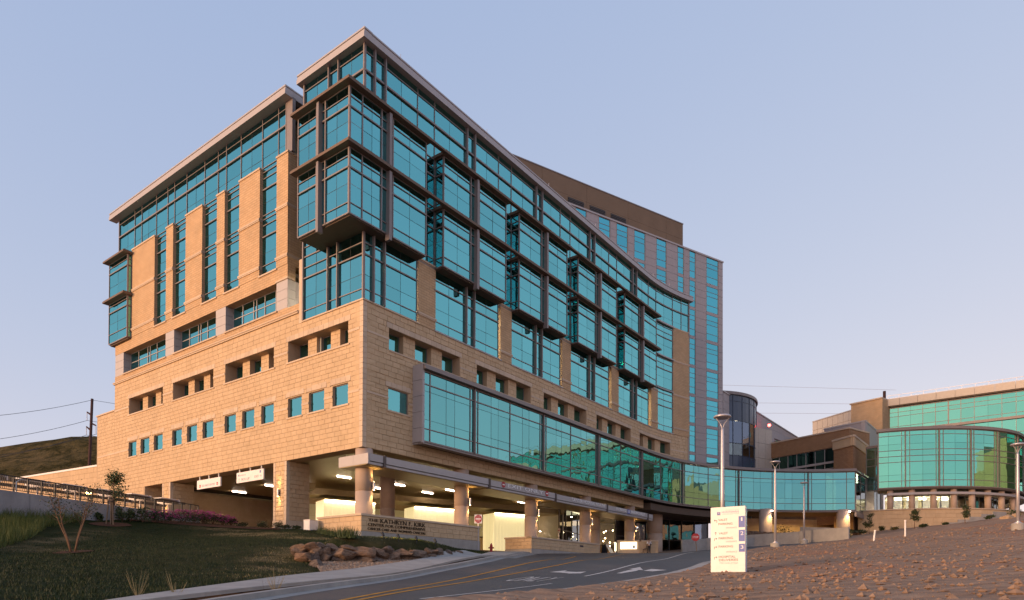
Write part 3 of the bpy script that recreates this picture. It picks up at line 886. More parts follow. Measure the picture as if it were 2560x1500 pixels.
# smooth trim: lintels, belt courses, quoins
for a, b in TRI_L: masonry(SM, LF, a-.24, b+.24, [ZTR[1], ZTR[1]+.42], [], .012, podium, .62, 0, 'stone_smooth', .42)
for a, b in WIN_L: masonry(SM, LF, a-.29, b+.29, [ZW[1]+.08, ZW[1]+.52], [], .012, podium, .59, 0, 'stone_smooth', .44)
for a, b in TRI_R: masonry(SM, RF, a-.24, b+.24, [ZTRR[1], ZTRR[1]+.42], [], .012, podium, .62, 0, 'stone_smooth', .42)
masonry(SM, RF, 2.21, 4.89, [ZWR[1]+.06, ZWR[1]+.48], [], .012, podium, .53, 0, 'stone_smooth', .42)
for z0, z1, hs in ((*BAND1, WIN_L), (*BAND2, TRI_L)):
    for p, q in subtract((.36, 44.3 if z0 < 20 else WE), [(a-.02, b+.02) for a, b in hs]): masonry(SM, LF, p, q, [z0, z1], [], .045, podium, 1.6, 0, 'stone_smooth', .2)
for p, q in subtract((.36, 5.3), ONE_R): masonry(SM, RF, p, q, [15.95, 16.12], [], .045, podium, 1.6, 0, 'stone_smooth', .2)
for p, q in subtract((.36, 56.7), TRI_R): masonry(SM, RF, p, q, [20.42, 20.6], [], .045, podium, 1.6, 0, 'stone_smooth', .2)
qn = ZB
while qn < ZT-.05:
    h = min(.384, ZT-qn); masonry(SM, LF, -.03, .35, [qn, qn+h], [], .03, podium, 3, 0, 'stone_smooth', 1)
    masonry(SM, RF, .0, .35, [qn, qn+h], [], .03, podium, 3, 0, 'stone_smooth', 1); qn += h
tr = MB()
tr.fbox(LF, 7.66, WE+.12, -.02, .13, 23.5, 23.62); tr.fbox(LF, 7.66, WE+.16, -.02, .19, 23.622, 23.72)      # moulding
tr.fbox(LF, -.09, 7.2, -.3, .10, ZT-.015, ZT+.09)                                                        # sill of the corner box
tr.fbox(RF, -.085, 5.75, -.3, .095, ZT-.012, ZT+.088)
tr.fbox(LF, WE-.1, 44.75, -1.3, .06, 20.72, 20.86)
for a, b in TRI_L: tr.fbox(LF, a-.2, b+.2, -.9, .09, ZTR[0]-.12, ZTR[0]+.005)
for a, b in WIN_L: tr.fbox(LF, a-.14, b+.14, -.22, .09, ZW[0]-.12, ZW[0]+.005)
for a, b in ONE_R: tr.fbox(RF, a-.14, b+.14, -.22, .09, ZWR[0]-.12, ZWR[0]+.005)
for a, b in TRI_R: tr.fbox(RF, a, b, -.65, .07, ZTRR[0]-.1, ZTRR[0]+.005)
tr.fbox(LF, 7.02, 7.64, -.5, .02, ZT, 27.74)                                                              # stone strip beside the corner glass
tr.build('sill', 'stone_smooth', podium)

# --- punched windows
def win(F, a, b, z0, z1, dep, parent, n=1, zbar=None, mat='glass_blue', pname='window'):
    m = MB(); f = .06
    m.fbox(F, a, a+f, -dep-.05, -dep+.04, z0, z1); m.fbox(F, b-f, b, -dep-.05, -dep+.04, z0, z1)
    m.fbox(F, a+f, b-f, -dep-.05, -dep+.035, z0, z0+f); m.fbox(F, a+f, b-f, -dep-.05, -dep+.035, z1-f, z1)
    if zbar: m.fbox(F, a+f, b-f, -dep-.05, -dep+.03, zbar-.03, zbar+.03)
    w = m.build(pname, 'mullion', parent)
    zz = [z0+f]+([zbar] if zbar else [])+[z1-f]
    for p, q in zip(zz[:-1], zz[1:]): pane(PN, F, a+f, b-f, p+(.03 if zbar and p == zbar else 0), q-(.03 if zbar and q == zbar else 0), -dep, w, mat)
    return w
for i, (a, b) in enumerate(WIN_L): win(LF, a, b, *ZW, .2, hosp)
for a, b in ONE_R: win(RF, a, b, *ZWR, .16, hosp)
def triple(F, a, b, z, dep, pw):
    g = (b-a-2*pw)/3; u = a
    for k in range(3):
        win(F, u, u+g, z[0], z[1], dep, hosp); u += g
        if k < 2:
            m = MB(); m.fbox(F, u+.02, u+pw-.02, -dep-.4, -dep+.47, z[0], z[1]); p = m.build('window_pier', 'stone', hosp)
            masonry(ST, F, u, u+pw, [z[0], z[1]], [], -dep+.50, p, ln=.6, rough=.012)
            u += pw
for a, b in TRI_L: triple(LF, a, b, ZTR, 1.15, 1.12)
for a, b in TRI_R: triple(RF, a, b, ZTRR, .88, 1.3)
bk = MB()                              # lined reveals and dark rooms behind the small windows
bk.fbox(LF, .9, 39.5, -6.2, -6.0, 12.3, 27.6); bk.fbox(RF, .9, 56, -6.2, -6.0, 12.3, 22.3)
bk.build('inner_wall', 'interior', hosp)

# --- brick wing on the left front
wing = MB()
us = [9.2, WE]+[x for p in RIB_L for x in p]
wall_cells(wing, LF, us, [23.72, *ZR, 27.93], [(a, b, *ZR) for a, b in RIB_L]+[(0, 99, *ZR)], -.75, 0)
PIER_L = [(9.2, 10.75), (13.16, 16.26), (18.6, 19.9), (22.4, 25.4), (27.8, 29.15), (31.5, 36.4)]
wing.fbox(LF, 36.4, WE, -.75, -.001, 27.93, 37.0)
wing.fbox(LF, 7.66, 9.2, -.75, 0, 23.72, 24.3)                  # low wall under the slot
wing_o = wall_uv(wing.build('brick_wall', 'brick', hosp), DL)
for k, (a, b) in enumerate(PIER_L):
    m = MB(); m.fbox(LF, a, b, -.6 if k else -3.2, .03, 27.93, 37.05)
    p = wall_uv(m.build('brick_pier', 'brick', hosp), DL)
    m = MB()
    for z in (28.62, 32.74): m.fbox(LF, a-.06, b+.06, -.25 if k else -3.2, .13, z, z+.15); m.fbox(LF, a-.03, b+.03, -.25 if k else -3.2, .10, z-.1, z-.002)
    m.fbox(LF, a-.05, b+.05, -.6 if k else -3.2, .10, 37.052, 37.2)
    m.build('pier_band', 'stone_smooth', p)
m = MB()
for a, b in zip([10.75, 16.26, 19.9, 25.4, 29.15], [13.16, 18.6, 22.4, 27.8, 31.5]):
    m.fbox(LF, a-.1, b+.1, -.3, .1, 27.80, 27.93)
m.fbox(LF, 9.1, 10.8, -.6, .06, 26.722, 26.86)
for a, b in RIB_L: m.fbox(LF, a-.2, b+.05, -.3, .12, ZR[0]-.12, ZR[0]+.004)
m.build('sill', 'stone_smooth', wing_o)
# metal panels between the ribbon windows, with two joints each
for a, b in [(9.2, 10.74), (18.37, 20.0), (27.53, 29.2), (38.25, WE)]:
    for k in range(3):
        z0 = ZR[0]+(ZR[1]-ZR[0])*k/3
        m = MB(); m.fbox(LF, a+.008, b-.008, -.8, -.02, z0+.012, z0+(ZR[1]-ZR[0])/3-.012); m.build('metal_panel', 'metal_light', wing_o)
m = MB(); m.fbox(LF, 9.21, 9.24, -3.2, -.82, ZR[0], ZR[1]); m.build('metal_panel', 'panel_grey', wing_o)
for a, b in RIB_L:
    fr = MB(); L = b-a
    uu = [(a, .08, .05), (a+.72, .07, .05), (a+1.15, .07, .05), (a+L*.36, .07, .05), (a+L*.52, .07, .05), (a+L*.58, .07, .05), (a+L*.8, .07, .05), (b, .08, .05)]
    w = thing('x', 'x', 'x') if False else None
    pr = MB(); pr.fbox(LF, a, b, -.9, -.76, ZR[1]-.02, ZR[1]+.2); rib = pr.build('ribbon_window', 'soffit_dark', hosp)
    glaze(fr, PN, LF, uu, [(ZR[0], .08, .05), (ZR[0]+1.35, .06, .04), (ZR[1], .08, .05)], -.80, rib, mat='glass_blue')
    fr.build('window_frame', 'white_paint' if False else 'metal_light', rib)
# wing glazing
def inpier(u0, u1, z0, z1):
    u = (u0+u1)/2; z = (z0+z1)/2
    return z < 37.1 and (u > 36.4 or any(a < u < b for a, b in PIER_L))
fr = MB(); gk = MB()
cw = MB(); cw.fbox(LF, 9.3, WE-.1, -.6, -.45, 41.6, 41.8); curtain = cw.build('curtain_wall', 'mullion', hosp)
U = [(9.83, .12, .1), (10.94, .07, .05), (13.24, .07, .05), ju(14.86), (16.48, .07, .05), (18.84, .07, .05), (20.2, .07, .05), (22.52, .07, .05), ju(24.13), (25.77, .07, .05), (28.11, .07, .05), (29.46, .07, .05), (31.8, .07, .05), ju(33.48), (34.9, .06, .05), (36.48, .07, .05), ju(38.1), (40.04, .12, .1)]
Z = [(27.93, .1, .05), (28.85, .06, .06), jz(29.9), (31.3, .10, .10), (32.3, .06, .06), (32.8, .06, .06), (33.15, .06, .06), jz(34.2), (35.35, .10, .10), (36.3, .06, .06), (36.85, .06, .06), (37.25, .06, .06), jz(38.1), (39.62, .13, .13), (41.02, .06, .06), (41.62, .12, .06)]
glaze(fr, PN, LF, U, Z, -.28, curtain, inpier, gk=gk)
# slot between wing and corner tower
SLOT = Plane(LF(7.4, -2.6, 0), DL, -DR)
glaze(fr, PN, SLOT, [(0, .1, .08), (.9, .08, .06), (1.8, .1, .08)], [(24.3, .1, .05), (26.7, .08, .05), (28.85, .06, .06), (31.3, .12, .1), (32.6, .06, .05), (35.35, .12, .1), (37.1, .06, .05), (39.62, .12, .1), (41.02, .06, .06), (41.6, .1, .05)], 0, curtain)
fr.fbox(LF, 9.0, 9.83, -.5, -.2, 37.22, 41.6)                    # corner post of the wing
# --- corner tower glass, left front and curved front, top floors
CU_L = [(-.02, .10, .10), (1.45, JT, .006), (2.80, .10, .20), (3.95, .10, .20), ju(5.5), (7.05, .14, .14)]
CZ = [(ZT+.09, .08, .05), (23.48, .065, .05), jz(24.55), (26.03, .10, .10), (26.87, .07, .07), (27.74, .1, .06)]
glaze(fr, PN, LF, CU_L, CZ, 0, curtain, gk=gk)
TZ = [(27.74, .1, .05), (28.5, .06, .06), jz(29.9), (30.97, .10, .10), (31.75, .06, .06), (32.38, .08, .06), (32.8, .06, .06), jz(34.2), (35.26, .10, .10), (36.0, .06, .06), (36.7, .08, .06), jz(38.0), (39.56, .14, .14), (40.96, .07, .07), (41.62, .12, .06)]
glaze(fr, PN, LF, CU_L, TZ, 0, curtain, lambda a, b, c, d: (c+d)/2 < 36.75 and (a+b)/2 < 4.8, gk=gk)
# curved front: uprights repeat every 10.55 m
RV = []
for k in range(5):
    s = 10.5*k if k < 4 else 42.0
    RV += [(.86+s, .11, .24), (1.92+s, .11, .24), ju(3.70+s), (5.45+s, .065, .05), (7.40+s, .065, .05), ju(9.25+s)]
RV = [(-.02, .09, .09)]+[q for q in RV if q[0] < 47]+[(47.5, .065, .05), (49.55, .065, .05), ju(51.5), (53.5, .065, .05), (55.4, .065, .05), (56.95, .14, .1)]
BAYS = [(-1.0, 5.47), (7.52, 15.85), (17.93, 26.29), (28.52, 37.07), (39.12, 47.9)]
PIER_R = [(5.6, 7.6), (16.3, 18.02), (26.84, 28.58), (37.62, 39.4), (48.3, 50.0)]
def hideR(a, b, c, d):
    u = (a+b)/2; z = (c+d)/2
    if u > 53.55 and z < 37.2: return True
    return z < 36.7 and any(p+.3 < u < q-.3 for p, q in BAYS)
glaze(fr, PN, RF, RV, TZ, -.005, curtain, hideR, gk=gk)
GV = sorted([q for q in RV if q[0] < 53.45]+[(53.5, .065, .05)])
glaze(fr, PN, RF, [q for q in RV if q[0] < 53.6], CZ, -.005, curtain, lambda a, b, c, d: any(p-.1 < (a+b)/2 < q+.1 for p, q in PIER_R), gk=gk)
fr.build('mullion', 'mullion', curtain); gk.build('gasket', 'gasket', curtain)
# brick piers of the curved front
for k, (a, b) in enumerate(PIER_R+[(53.6, 57.0)]):
    top = 37.1 if k == 5 else 27.85
    m = MB(); m.fbox(RF, a, b, -.5, .04 if k < 5 else .06, ZT, top); p = m.build('brick_pier', 'brick', hosp)
    wall_uv(p, RF.tan((a+b)/2))
    m = MB()
    for z in ([23.5] if k < 5 else [23.5, 28.0, 32.6]): m.fbox(RF, a-.05, b+.05, -.2, .13, z, z+.14); m.fbox(RF, a-.03, b+.03, -.2, .10, z-.09, z-.002)
    m.fbox(RF, a-.05, b+.05, -.4, .10, top+.002, top+.13)
    m.build('pier_band', 'stone_smooth', p)
m = MB()
for a, b in zip([7.6, 18.02, 28.58, 39.4, 50.0], [16.3, 26.84, 37.62, 48.3, 53.6]): m.fbox(RF, a-.05, b+.15, -.3, .09, ZT-.012, ZT+.088)
m.fbox(RF, 49.7, 53.6, -.05, .28, 32.55, 32.72); m.fbox(RF, 49.7, 53.6, -.05, .28, 37.0, 37.2); m.fbox(RF, 49.7, 53.6, -.05, .2, 28.2, 28.32)
m.build('sill', 'metal_fascia', podium)

# --- projecting glass bays, two floors each
def bay_levels(): return [(27.75, .10, .05), (28.5, .06, .06), jz(29.85), (30.97, .10, .10), (31.75, .06, .06), (32.36, .07, .05)], [(32.66, .07, .05), (33.0, .06, .06), jz(34.2), (35.26, .10, .10), (36.0, .06, .06), (36.68, .07, .05)]
def eave(m, F, a, b, o, z, ov=.55, side=.25):
    m.fbox(F, a-side, b+side, -.1, o+ov, z+.02, z+.2); m.fbox(F, a-side+.06, b+side-.06, -.1, o+ov-.08, z+.202, z+.30)
def bay(F, a, b, o, fin, mid, thin, first=False):
    body = MB()
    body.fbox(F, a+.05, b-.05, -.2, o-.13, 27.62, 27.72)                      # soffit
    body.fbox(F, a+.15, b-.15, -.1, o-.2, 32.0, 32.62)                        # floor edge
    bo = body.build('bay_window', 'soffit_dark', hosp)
    fr = MB(); gk = MB()
    for lv in bay_levels():
        glaze(fr, PN, F, [(a, .09, .05)]+thin+mid+[(b, .09, .05)], lv, o, bo, gk=gk)
    return bo, fr, gk
def side_glass(fr, bo, F, u, o, facing):
    S = Plane(F(u, 0, 0), F(u, 1, 0)-F(u, 0, 0), facing*F.tan(u))
    for lv in bay_levels(): glaze(fr, PN, S, [(0.03, .07, .05), (o-.05, .07, .02)], lv, 0, bo)
for k, (a, b) in enumerate(BAYS):
    o = .95; c = {0: 1.41, 1: 11.5, 2: 22.2, 3: 32.85, 4: 43.55}[k]
    mid = [(c-.62, .10, .09), (c+.5, .10, .09)]
    thin = [ju((c-.62+a)/2 if k else -.1), ju((c+.5+b)/2)]
    bo, fr, gk = bay(RF, a, b, o, None, mid, thin)
    side_glass(fr, bo, RF, b, o, 1)
    if k: side_glass(fr, bo, RF, a, o, -1)
    fr.fbox(RF, c-.13, c+.13, o-.05, o+.38, 27.2, 32.3); fr.fbox(RF, c-.13, c+.13, o-.05, o+.38, 32.70, 36.6)
    ev = MB()
    if k == 0:                                                                # wraps the corner
        oL = 2.15; aL0, bL0 = -.95, 4.85
        body = MB(); body.fbox(LF, aL0+.05, bL0, -.3, oL-.13, 27.625, 27.715)
        body.fbox(LF, aL0+.15, bL0-.15, -.1, oL-.2, 32.0, 32.62); body.build('bay_soffit', 'soffit_dark', bo)
        for lv in bay_levels():
            glaze(fr, PN, LF, [(aL0, .09, .05), ju(.4), (1.62, .10, .09), (2.62, .10, .09), ju(3.6), (bL0, .09, .05)], lv, oL, bo, gk=gk)
        fr.fbox(LF, 2.0, 2.24, oL-.05, oL+.38, 27.2, 32.3); fr.fbox(LF, 2.0, 2.24, oL-.05, oL+.38, 32.70, 36.6)
        # its curved-front face starts further left, at the wrapped corner
        for lv in bay_levels(): glaze(fr, PN, RF, [(-2.15, .09, .05), ju(-.62)][:1]+[(a, .02, .0)], lv, o, bo)
        side_glass(fr, bo, LF, bL0, oL, 1)
        for z in (32.36, 36.68):
            ev.fbox(LF, -1.5, bL0+.3, -.1, oL+.55, z+.02, z+.2); ev.fbox(LF, -1.44, bL0+.24, -.1, oL+.47, z+.202, z+.30)
            ev.fbox(RF, .1, b+.25, -.1, o+.55, z+.021, z+.199); ev.fbox(RF, .1, b+.19, -.1, o+.47, z+.203, z+.299)
    else:
        for z in (32.36, 36.68): eave(ev, RF, a, b, o, z, .55, .28 if k < 4 else .45)
    # run the eave on across the gap to the next bay
    if k < 4:
        for z in (32.36, 36.68): ev.fbox(RF, b+.26, BAYS[k+1][0]-.29, o+.2, o+.54, z+.03, z+.19)
    ev.build('eave', 'eave_brown', bo); fr.build('window_frame', 'mullion', bo); gk.build('gasket', 'gasket', bo)
# bay at the far left end of the wing
a, b, o = 36.5, 40.75, .42
body = MB(); body.fbox(LF, a+.05, b-.05, -.3, o-.13, 27.75, 27.9); body.fbox(LF, a+.1, b-.1, -.1, o-.2, 31.7, 32.2)
bo = body.build('bay_window', 'soffit_dark', hosp); fr = MB(); gk = MB()
for lv in ([(27.92, .1, .05), (28.9, .06, .06), jz(30.0), (31.2, .10, .10), (31.9, .06, .05), (32.25, .06, .05)], [(32.5, .06, .05), jz(34.0), (35.45, .10, .10), (36.1, .06, .05), (36.6, .06, .05)]):
    glaze(fr, PN, LF, [(a, .09, .05), ju(38.7), (b, .09, .05)], lv, o, bo, gk=gk)
    S = Plane(LF(a, 0, 0), LF(a, 1, 0)-LF(a, 0, 0), -DL); glaze(fr, PN, S, [(.03, .07, .05), (o-.05, .07, .02)], lv, 0, bo)
    S = Plane(LF(b, -.6, 0), LF(a, 1, 0)-LF(a, 0, 0), DL); glaze(fr, PN, S, [(.03, .07, .05), (o+.55, .07, .02)], lv, 0, bo)
ev = MB(); eave(ev, LF, a, b, o, 32.25, .6, .3); eave(ev, LF, a, b, o, 36.6, .6, .3)
ev.build('eave', 'eave_brown', bo); fr.build('window_frame', 'mullion', bo); gk.build('gasket', 'gasket', bo)

# --- roof edge
rf = MB()
def fascia(F, a, b, back, cut=0):
    rf.fbox(F, a, b, back, .50, 41.50, 41.83); rf.fbox(F, a+.02, b-.02, back, .46, 41.832, 42.02); rf.fbox(F, a+.05, b-.05, back, .41, 42.022, 42.12); rf.fbox(F, a, b, back, .47, 42.122, 42.24)
fascia(LF, -.5, 7.5, -.3); fascia(RF, .3, 57.45, -.3); fascia(LF, 9.0, 40.9, -.3)
for z0, z1, e in ((41.50, 41.83, .0), (41.832, 42.02, .03), (42.022, 42.12, .06), (42.122, 42.24, .02)):
    rf.fbox(LF, 9.0+e, 9.6, -3.2, -.305, z0, z1); rf.fbox(LF, 7.5, 9.6, -3.6, -3.205, z0, z1)
rf.fbox(RF, 57.0, 57.45, -14, -.305, 41.5, 42.2)
roof = rf.build('roof_edge', 'metal_fascia', hosp)
sf = MB()
sf.fbox(LF, -.4, 7.45, -.3, .42, 41.72, 41.80); sf.fbox(LF, 9.1, 40.8, -.6, .42, 41.72, 41.80); sf.fbox(RF, .4, 57.3, -.6, .42, 41.722, 41.802)
sf.build('roof_soffit', 'eave_brown', roof)
def slab_poly(z0, z1, ins, name, mat, parent):
    pts = [LF(39.5, -ins, z0), LF(9.6, -ins, z0), LF(9.6, -3.4, z0), LF(7.3, -3.4, z0), LF(7.3, -ins, z0), LF(ins, -ins, z0)]
    pts += [RF(u, -ins, z0) for u in list(np.arange(8, 46, 8))+list(np.arange(46.5, 56.8, 1.7))]
    pts += [RF(56.4, -13, z0), RF(47, -13, z0), RF(40, -14, z0), RF(30, -22, z0), LF(39.5, -16, z0)]
    m = MB(); m.prism(pts, (0, 0, z1-z0)); return m.build(name, mat, parent)
slab_poly(41.81, 41.95, .35, 'roof_deck', 'roofing', roof)
for z in (27.30, 32.02, 36.42): slab_poly(z, z+.32, .45, 'floor_slab', 'interior', hosp)
slab_poly(22.2, 22.55, 1.3, 'floor_slab', 'interior', hosp); slab_poly(17.3, 17.6, 1.3, 'floor_slab', 'interior', hosp)
# inner walls seen through the glass
iw = MB()
iw.fbox(LF, 6, 39.4, -7.2, -7.0, 27.7, 41.7); iw.fbox(RF, 6, 56, -7.2, -7.0, 22.6, 41.7)
for u in (6.6, 17.2, 27.7, 38.5, 49.1): iw.fbox(RF, u-.1, u+.1, -7, -1.0, 22.6, 41.7)
for u in (11.9, 19.2, 26.6, 33): iw.fbox(LF, u-.1, u+.1, -7, -1.0, 27.7, 41.7)
iw.build('inner_wall', 'interior_white', hosp)
lamp_px = []
li = MB()
def office_lamp(F, u, o, z, w=1.0, l=1.2):
    m = MB(); m.fbox(F, u-w/2, u+w/2, o-l/2, o+l/2, z-.06, z-.01, 1); m.build('ceiling_light', 'lamp_office', hosp)
for u, o in ((1.2, -2.6), (3.8, -4.4), (9.5, -2.2), (12.8, -4.2), (14.6, -2.4), (20, -2.6), (24.4, -3.8), (31, -2.6), (35.2, -3.0), (41.2, -3.4), (46, -2.4), (51.6, -2.6)): office_lamp(RF, u, o, 27.3)
for u, o in ((3, -2.4), (5.4, -4)): office_lamp(LF, u, o, 27.3)
for u, o, z in ((19.5, -2.2, 36.42), (30.2, -2.4, 36.42), (30, -2.2, 32.02), (51.6, -2.8, 32.02), (51.6, -2.4, 36.42), (14.8, -2.4, 32.0)): office_lamp(RF, u, o, z, .35, .8)
office_lamp(LF, 29.9, -2, 32.02, .4, .8); office_lamp(LF, 17.6, -1.6, 16.95, .4, .5)
for u in (1.5, 12.5, 23, 33.5, 44.5): office_lamp(RF, u+.6, -3.0, 22.2, .3, 1.0)

# lightning rods on the roof edge
for u in (3.4, 14, 24, 33.5, 41.5, 48.5, 52.5, 56.4):
    m = MB(); p = RF(u, .2, 42.24); m.tube([p, p+Vector((0, 0, .55))], .022, 5); m.build('roof_rod', 'galvanised', roof)
# louvres and camera on the left wall
for a, b, z0, z1 in ((39.2, 40.3, 8.4, 10.6), (41.2, 42.1, 8.2, 10.0)):
    m = MB(); m.fbox(LF, a-.06, b+.06, -.02, .05, z0-.06, z1+.06); lv = m.build('louvre', 'stone_smooth', hosp)
    n = 9
    for k in range(n):
        z = z0+(z1-z0)*k/n; m = MB(); m.fbox(LF, a, b, .05, .13, z+.02, z+.13); m.build('slat', 'soffit_dark', lv)

# ================================================================== drive-through under the podium
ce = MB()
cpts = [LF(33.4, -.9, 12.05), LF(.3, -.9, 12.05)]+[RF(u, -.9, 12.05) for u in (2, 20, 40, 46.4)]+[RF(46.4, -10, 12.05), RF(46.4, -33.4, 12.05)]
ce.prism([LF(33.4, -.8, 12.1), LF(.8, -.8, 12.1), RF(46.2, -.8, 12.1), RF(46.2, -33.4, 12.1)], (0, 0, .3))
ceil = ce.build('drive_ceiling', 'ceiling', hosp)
sm = None
for k in range(96):                    # metal soffit slats that run along the curved front
    o = -.98-.30*k
    u1 = 46.0
    m = MB(); a = Vector((0, 0, 0)); n = -DL; 
    if sm is None:
        m.hex([DR*0+n*.09, DR*45.2+n*.09, DR*45.2-n*.09, DR*0-n*.09]+[q+Vector((0, 0, .13)) for q in (DR*0+n*.09, DR*45.2+n*.09, DR*45.2-n*.09, DR*0-n*.09)])
        sm = m.mesh('slat', 'slat')
    b = bpy.data.objects.new('slat', sm); COL.objects.link(b); b.parent = ceil; b.location = RF(.85, o, 11.93)
def stone_pier(u0, u1, dep, zb, zt):
    m = MB(); m.fbox(LF, u0+.05, u1-.05, -dep+.05, -.05, zb, zt-.004); p = m.build('stone_pier', 'mortar', hosp)
    S = Plane(LF(u0, 0, 0), LF(0, -1, 0)-LF(0, 0, 0), -DL)          # face towards the sign wall
    lv = [zb, zb+1.35]; 
    masonry(ST, LF, u0+.28, u1-.28, [zb+1.35, zt-.02], [], 0, p, ln=.55)
    masonry(ST, S, .0+.28, dep-.02, [zb+1.35, zt-.02], [], 0, p, ln=.6)
    for (F, a, b) in ((LF, u0-.03, u0+.28), (LF, u1-.28, u1+.03), (S, 0, .28)):
        masonry(SM, F, a, b, [zb+1.35, zt-.02], [], .02, p, 3, 0, 'stone_smooth', .4)
    masonry(SM, LF, u0-.06, u1+.06, [zb+.72, zb+1.35], [], .06, p, .9, 0, 'stone_smooth', .63)
    masonry(SM, S, 0, dep, [zb+.72, zb+1.35], [], .06, p, .9, 0, 'stone_smooth', .63)
    m = MB(); m.fbox(LF, u0-.09, u1+.09, -dep, .09, zb-1.2, zb+.72); m.build('pier_foot', 'concrete', p)
    return p
stone_pier(9.15, 10.9, 2.25, 5.75, ZB)
stone_pier(27.95, 29.5, 2.4, 6.4, ZB)
def round_column(pos, r, z0, z1, zj):
    m = MB(); m.lathe([(r, 0), (r, zj-z0-.02), (r-.02, zj-z0-.018), (r-.02, zj-z0+.018), (r, zj-z0+.02), (r, z1-z0)], 40, (pos.x, pos.y, z0))
    o = m.build('round_column', 'column', hosp)
    for p in o.data.polygons: p.use_smooth = abs(p.normal.z) < .5
    return o
COLU = [.71, 11.68, 22.2, 32.75, 43.6]
for u in COLU: round_column(RF(u, -.62, 0), .64, 4.6, ZB+.02, 8.75)
for px, Y in ((969, 61.), (1487, 83.)): round_column(AD(px, 1200, Y), .66, 4.6, ZB, 8.8)
# back walls
bw = MB(); W1 = plane2(RF(0, -33.2, 0), RF(46, -33.2, 0)); bw.fbox(W1, 0, 46, -.4, -.05, 4, ZB+.1); back1 = bw.build('back_wall', 'mortar', hosp)
masonry(ST, W1, 0, 24, [5.2, ZB], [], 0, back1, ln=.95, rough=.012)
DB = Vector((math.sin(R_(55.5)), math.cos(R_(55.5)), 0))
Pb = AD(809, 1300, 66.5)
LB = Plane(Pb, DB, Vector((DB.y, -DB.x, 0)))                        # line of the glowing boxes
bw = MB(); bw.fbox(LB, -2.6, 34, -6.4, -6.05, 4, ZB+.1); back2 = bw.build('back_wall', 'mortar', hosp)
masonry(ST, LB, -2.6, 34, [4.6, 8.0], [], -6, back2, ln=.9, rough=.01)
for k in range(18):
    for j in range(2):
        m = MB(); m.fbox(LB, -2.6+k*2.05+.012, -2.6+(k+1)*2.05-.012, -6.02, -5.86, 8.05+j*1.25+.012, 8.05+(j+1)*1.25-.012); m.build('wall_panel', 'white_panel', back2)
m = MB(); m.fbox(LB, -2.6, 34, -6.03, -5.8, 7.93, 8.04); m.build('panel_sill', 'soffit_dark', back2)
m = MB(); m.fbox(LB, -2.5, 30, -2.9, .35, 10.75, 11.35); m.fbox(LB, -2.5, -1.9, .35, 3.2, 10.75, 11.35); m.build('bulkhead', 'slat', hosp)
fl = MB(); fl.prism([LF(33.4, -.2, 5.2), LF(13, -.2, 5.2), LF(2, -1.5, 5.0), RF(12.6, -.2, 4.75), RF(20.5, -.2, 5.0), RF(34, -.2, 5.5), RF(46, -1, 6.2), RF(46, -33, 6.0)], (0, 0, .01))
fl.build('drive_floor', 'asphalt', None, kind='structure')
for k, px in enumerate((809, 1035, 1235)):
    tl = {0: 'leftmost glowing translucent box in the drive-through, behind the first round column', 1: 'middle glowing translucent box in the drive-through, right of the sign wall lettering', 2: 'glowing translucent box in the drive-through behind the red fire hydrant'}[k]
    d = ray(px, 1300); n = LB.n
    t = (Pb-EYE).dot(n)/d.dot(n); u = (EYE+d*t-Pb).dot(DB)
    lb = thing('light_wall', tl, 'light wall', LB(u+2.6, -1, 5.4), 'glowing boxes in the drive-through')
    wd = 5.4
    m = MB(); m.fbox(LB, u-.06, u+wd+.06, -2.5, .06, 10.34, 10.5); m.fbox(LB, u-.02, u+wd+.02, -2.45, .02, 5.0, 5.6); m.build('frame', 'slat', lb)
    n_ = 12
    for q in range(n_):
        m = MB(); m.fbox(LB, u+wd*q/n_+.006, u+wd*(q+1)/n_-.006, -.05, 0, 5.62, 10.32); m.build('panel', 'glow_wall', lb)
    S = Plane(LB(u, 0, 0), -LB.n, -DB)
    for q in range(4):
        m = MB(); m.fbox(S, .06+.58*q, .06+.58*(q+1)-.012, -.05, 0, 5.62, 10.32); m.build('panel', 'glow_wall', lb)
    m = MB(); m.fbox(LB, u+.05, u+wd-.05, .12, .2, 10.26, 10.33); m.build('strip_light', 'lamp_wash', lb)
    m = MB(); m.fbox(LB, u-.06, u+wd+.06, .062, .26, 10.34, 10.5); m.build('frame', 'slat', lb)
    m = MB(); m.fbox(LB, u+wd-.05, u+wd, -2.3, -.06, 5.62, 10.32); m.fbox(LB, u+.1, u+wd-.1, -2.4, -2.3, 5.62, 10.32); m.build('panel', 'glow_wall', lb)
# linear lights in the soffit
for (px, py) in [(859.8, 1193), (997.3, 1212.5), (939.6, 1219.8), (1069, 1232), (1127.5, 1226), (790.8, 1235), (1019.8, 1259.5), (1304.8, 1256.3), (1180, 1285), (598, 1230.3), (679, 1215), (763.2, 1210), (790, 1235)]:
    P = AZ(px, py, 11.88); q = P-C0; u = q.dot(DR); o = -q.dot(DL)
    l = .75; m = MB(); m.fbox(RF, u-l, u+l, o-.09, o+.09, 11.84, 11.925); m.build('strip_light', 'lamp_linear', ceil)
for (px, py) in [(1428.5, 1293), (1350, 1329), (1209, 1327)]:
    P = AD(px, py, 84); m = MB(); m.lathe([(.11, 0), (.11, .05)], 10, (P.x, P.y, P.z)); m.build('down_light', 'lamp_linear', ceil)

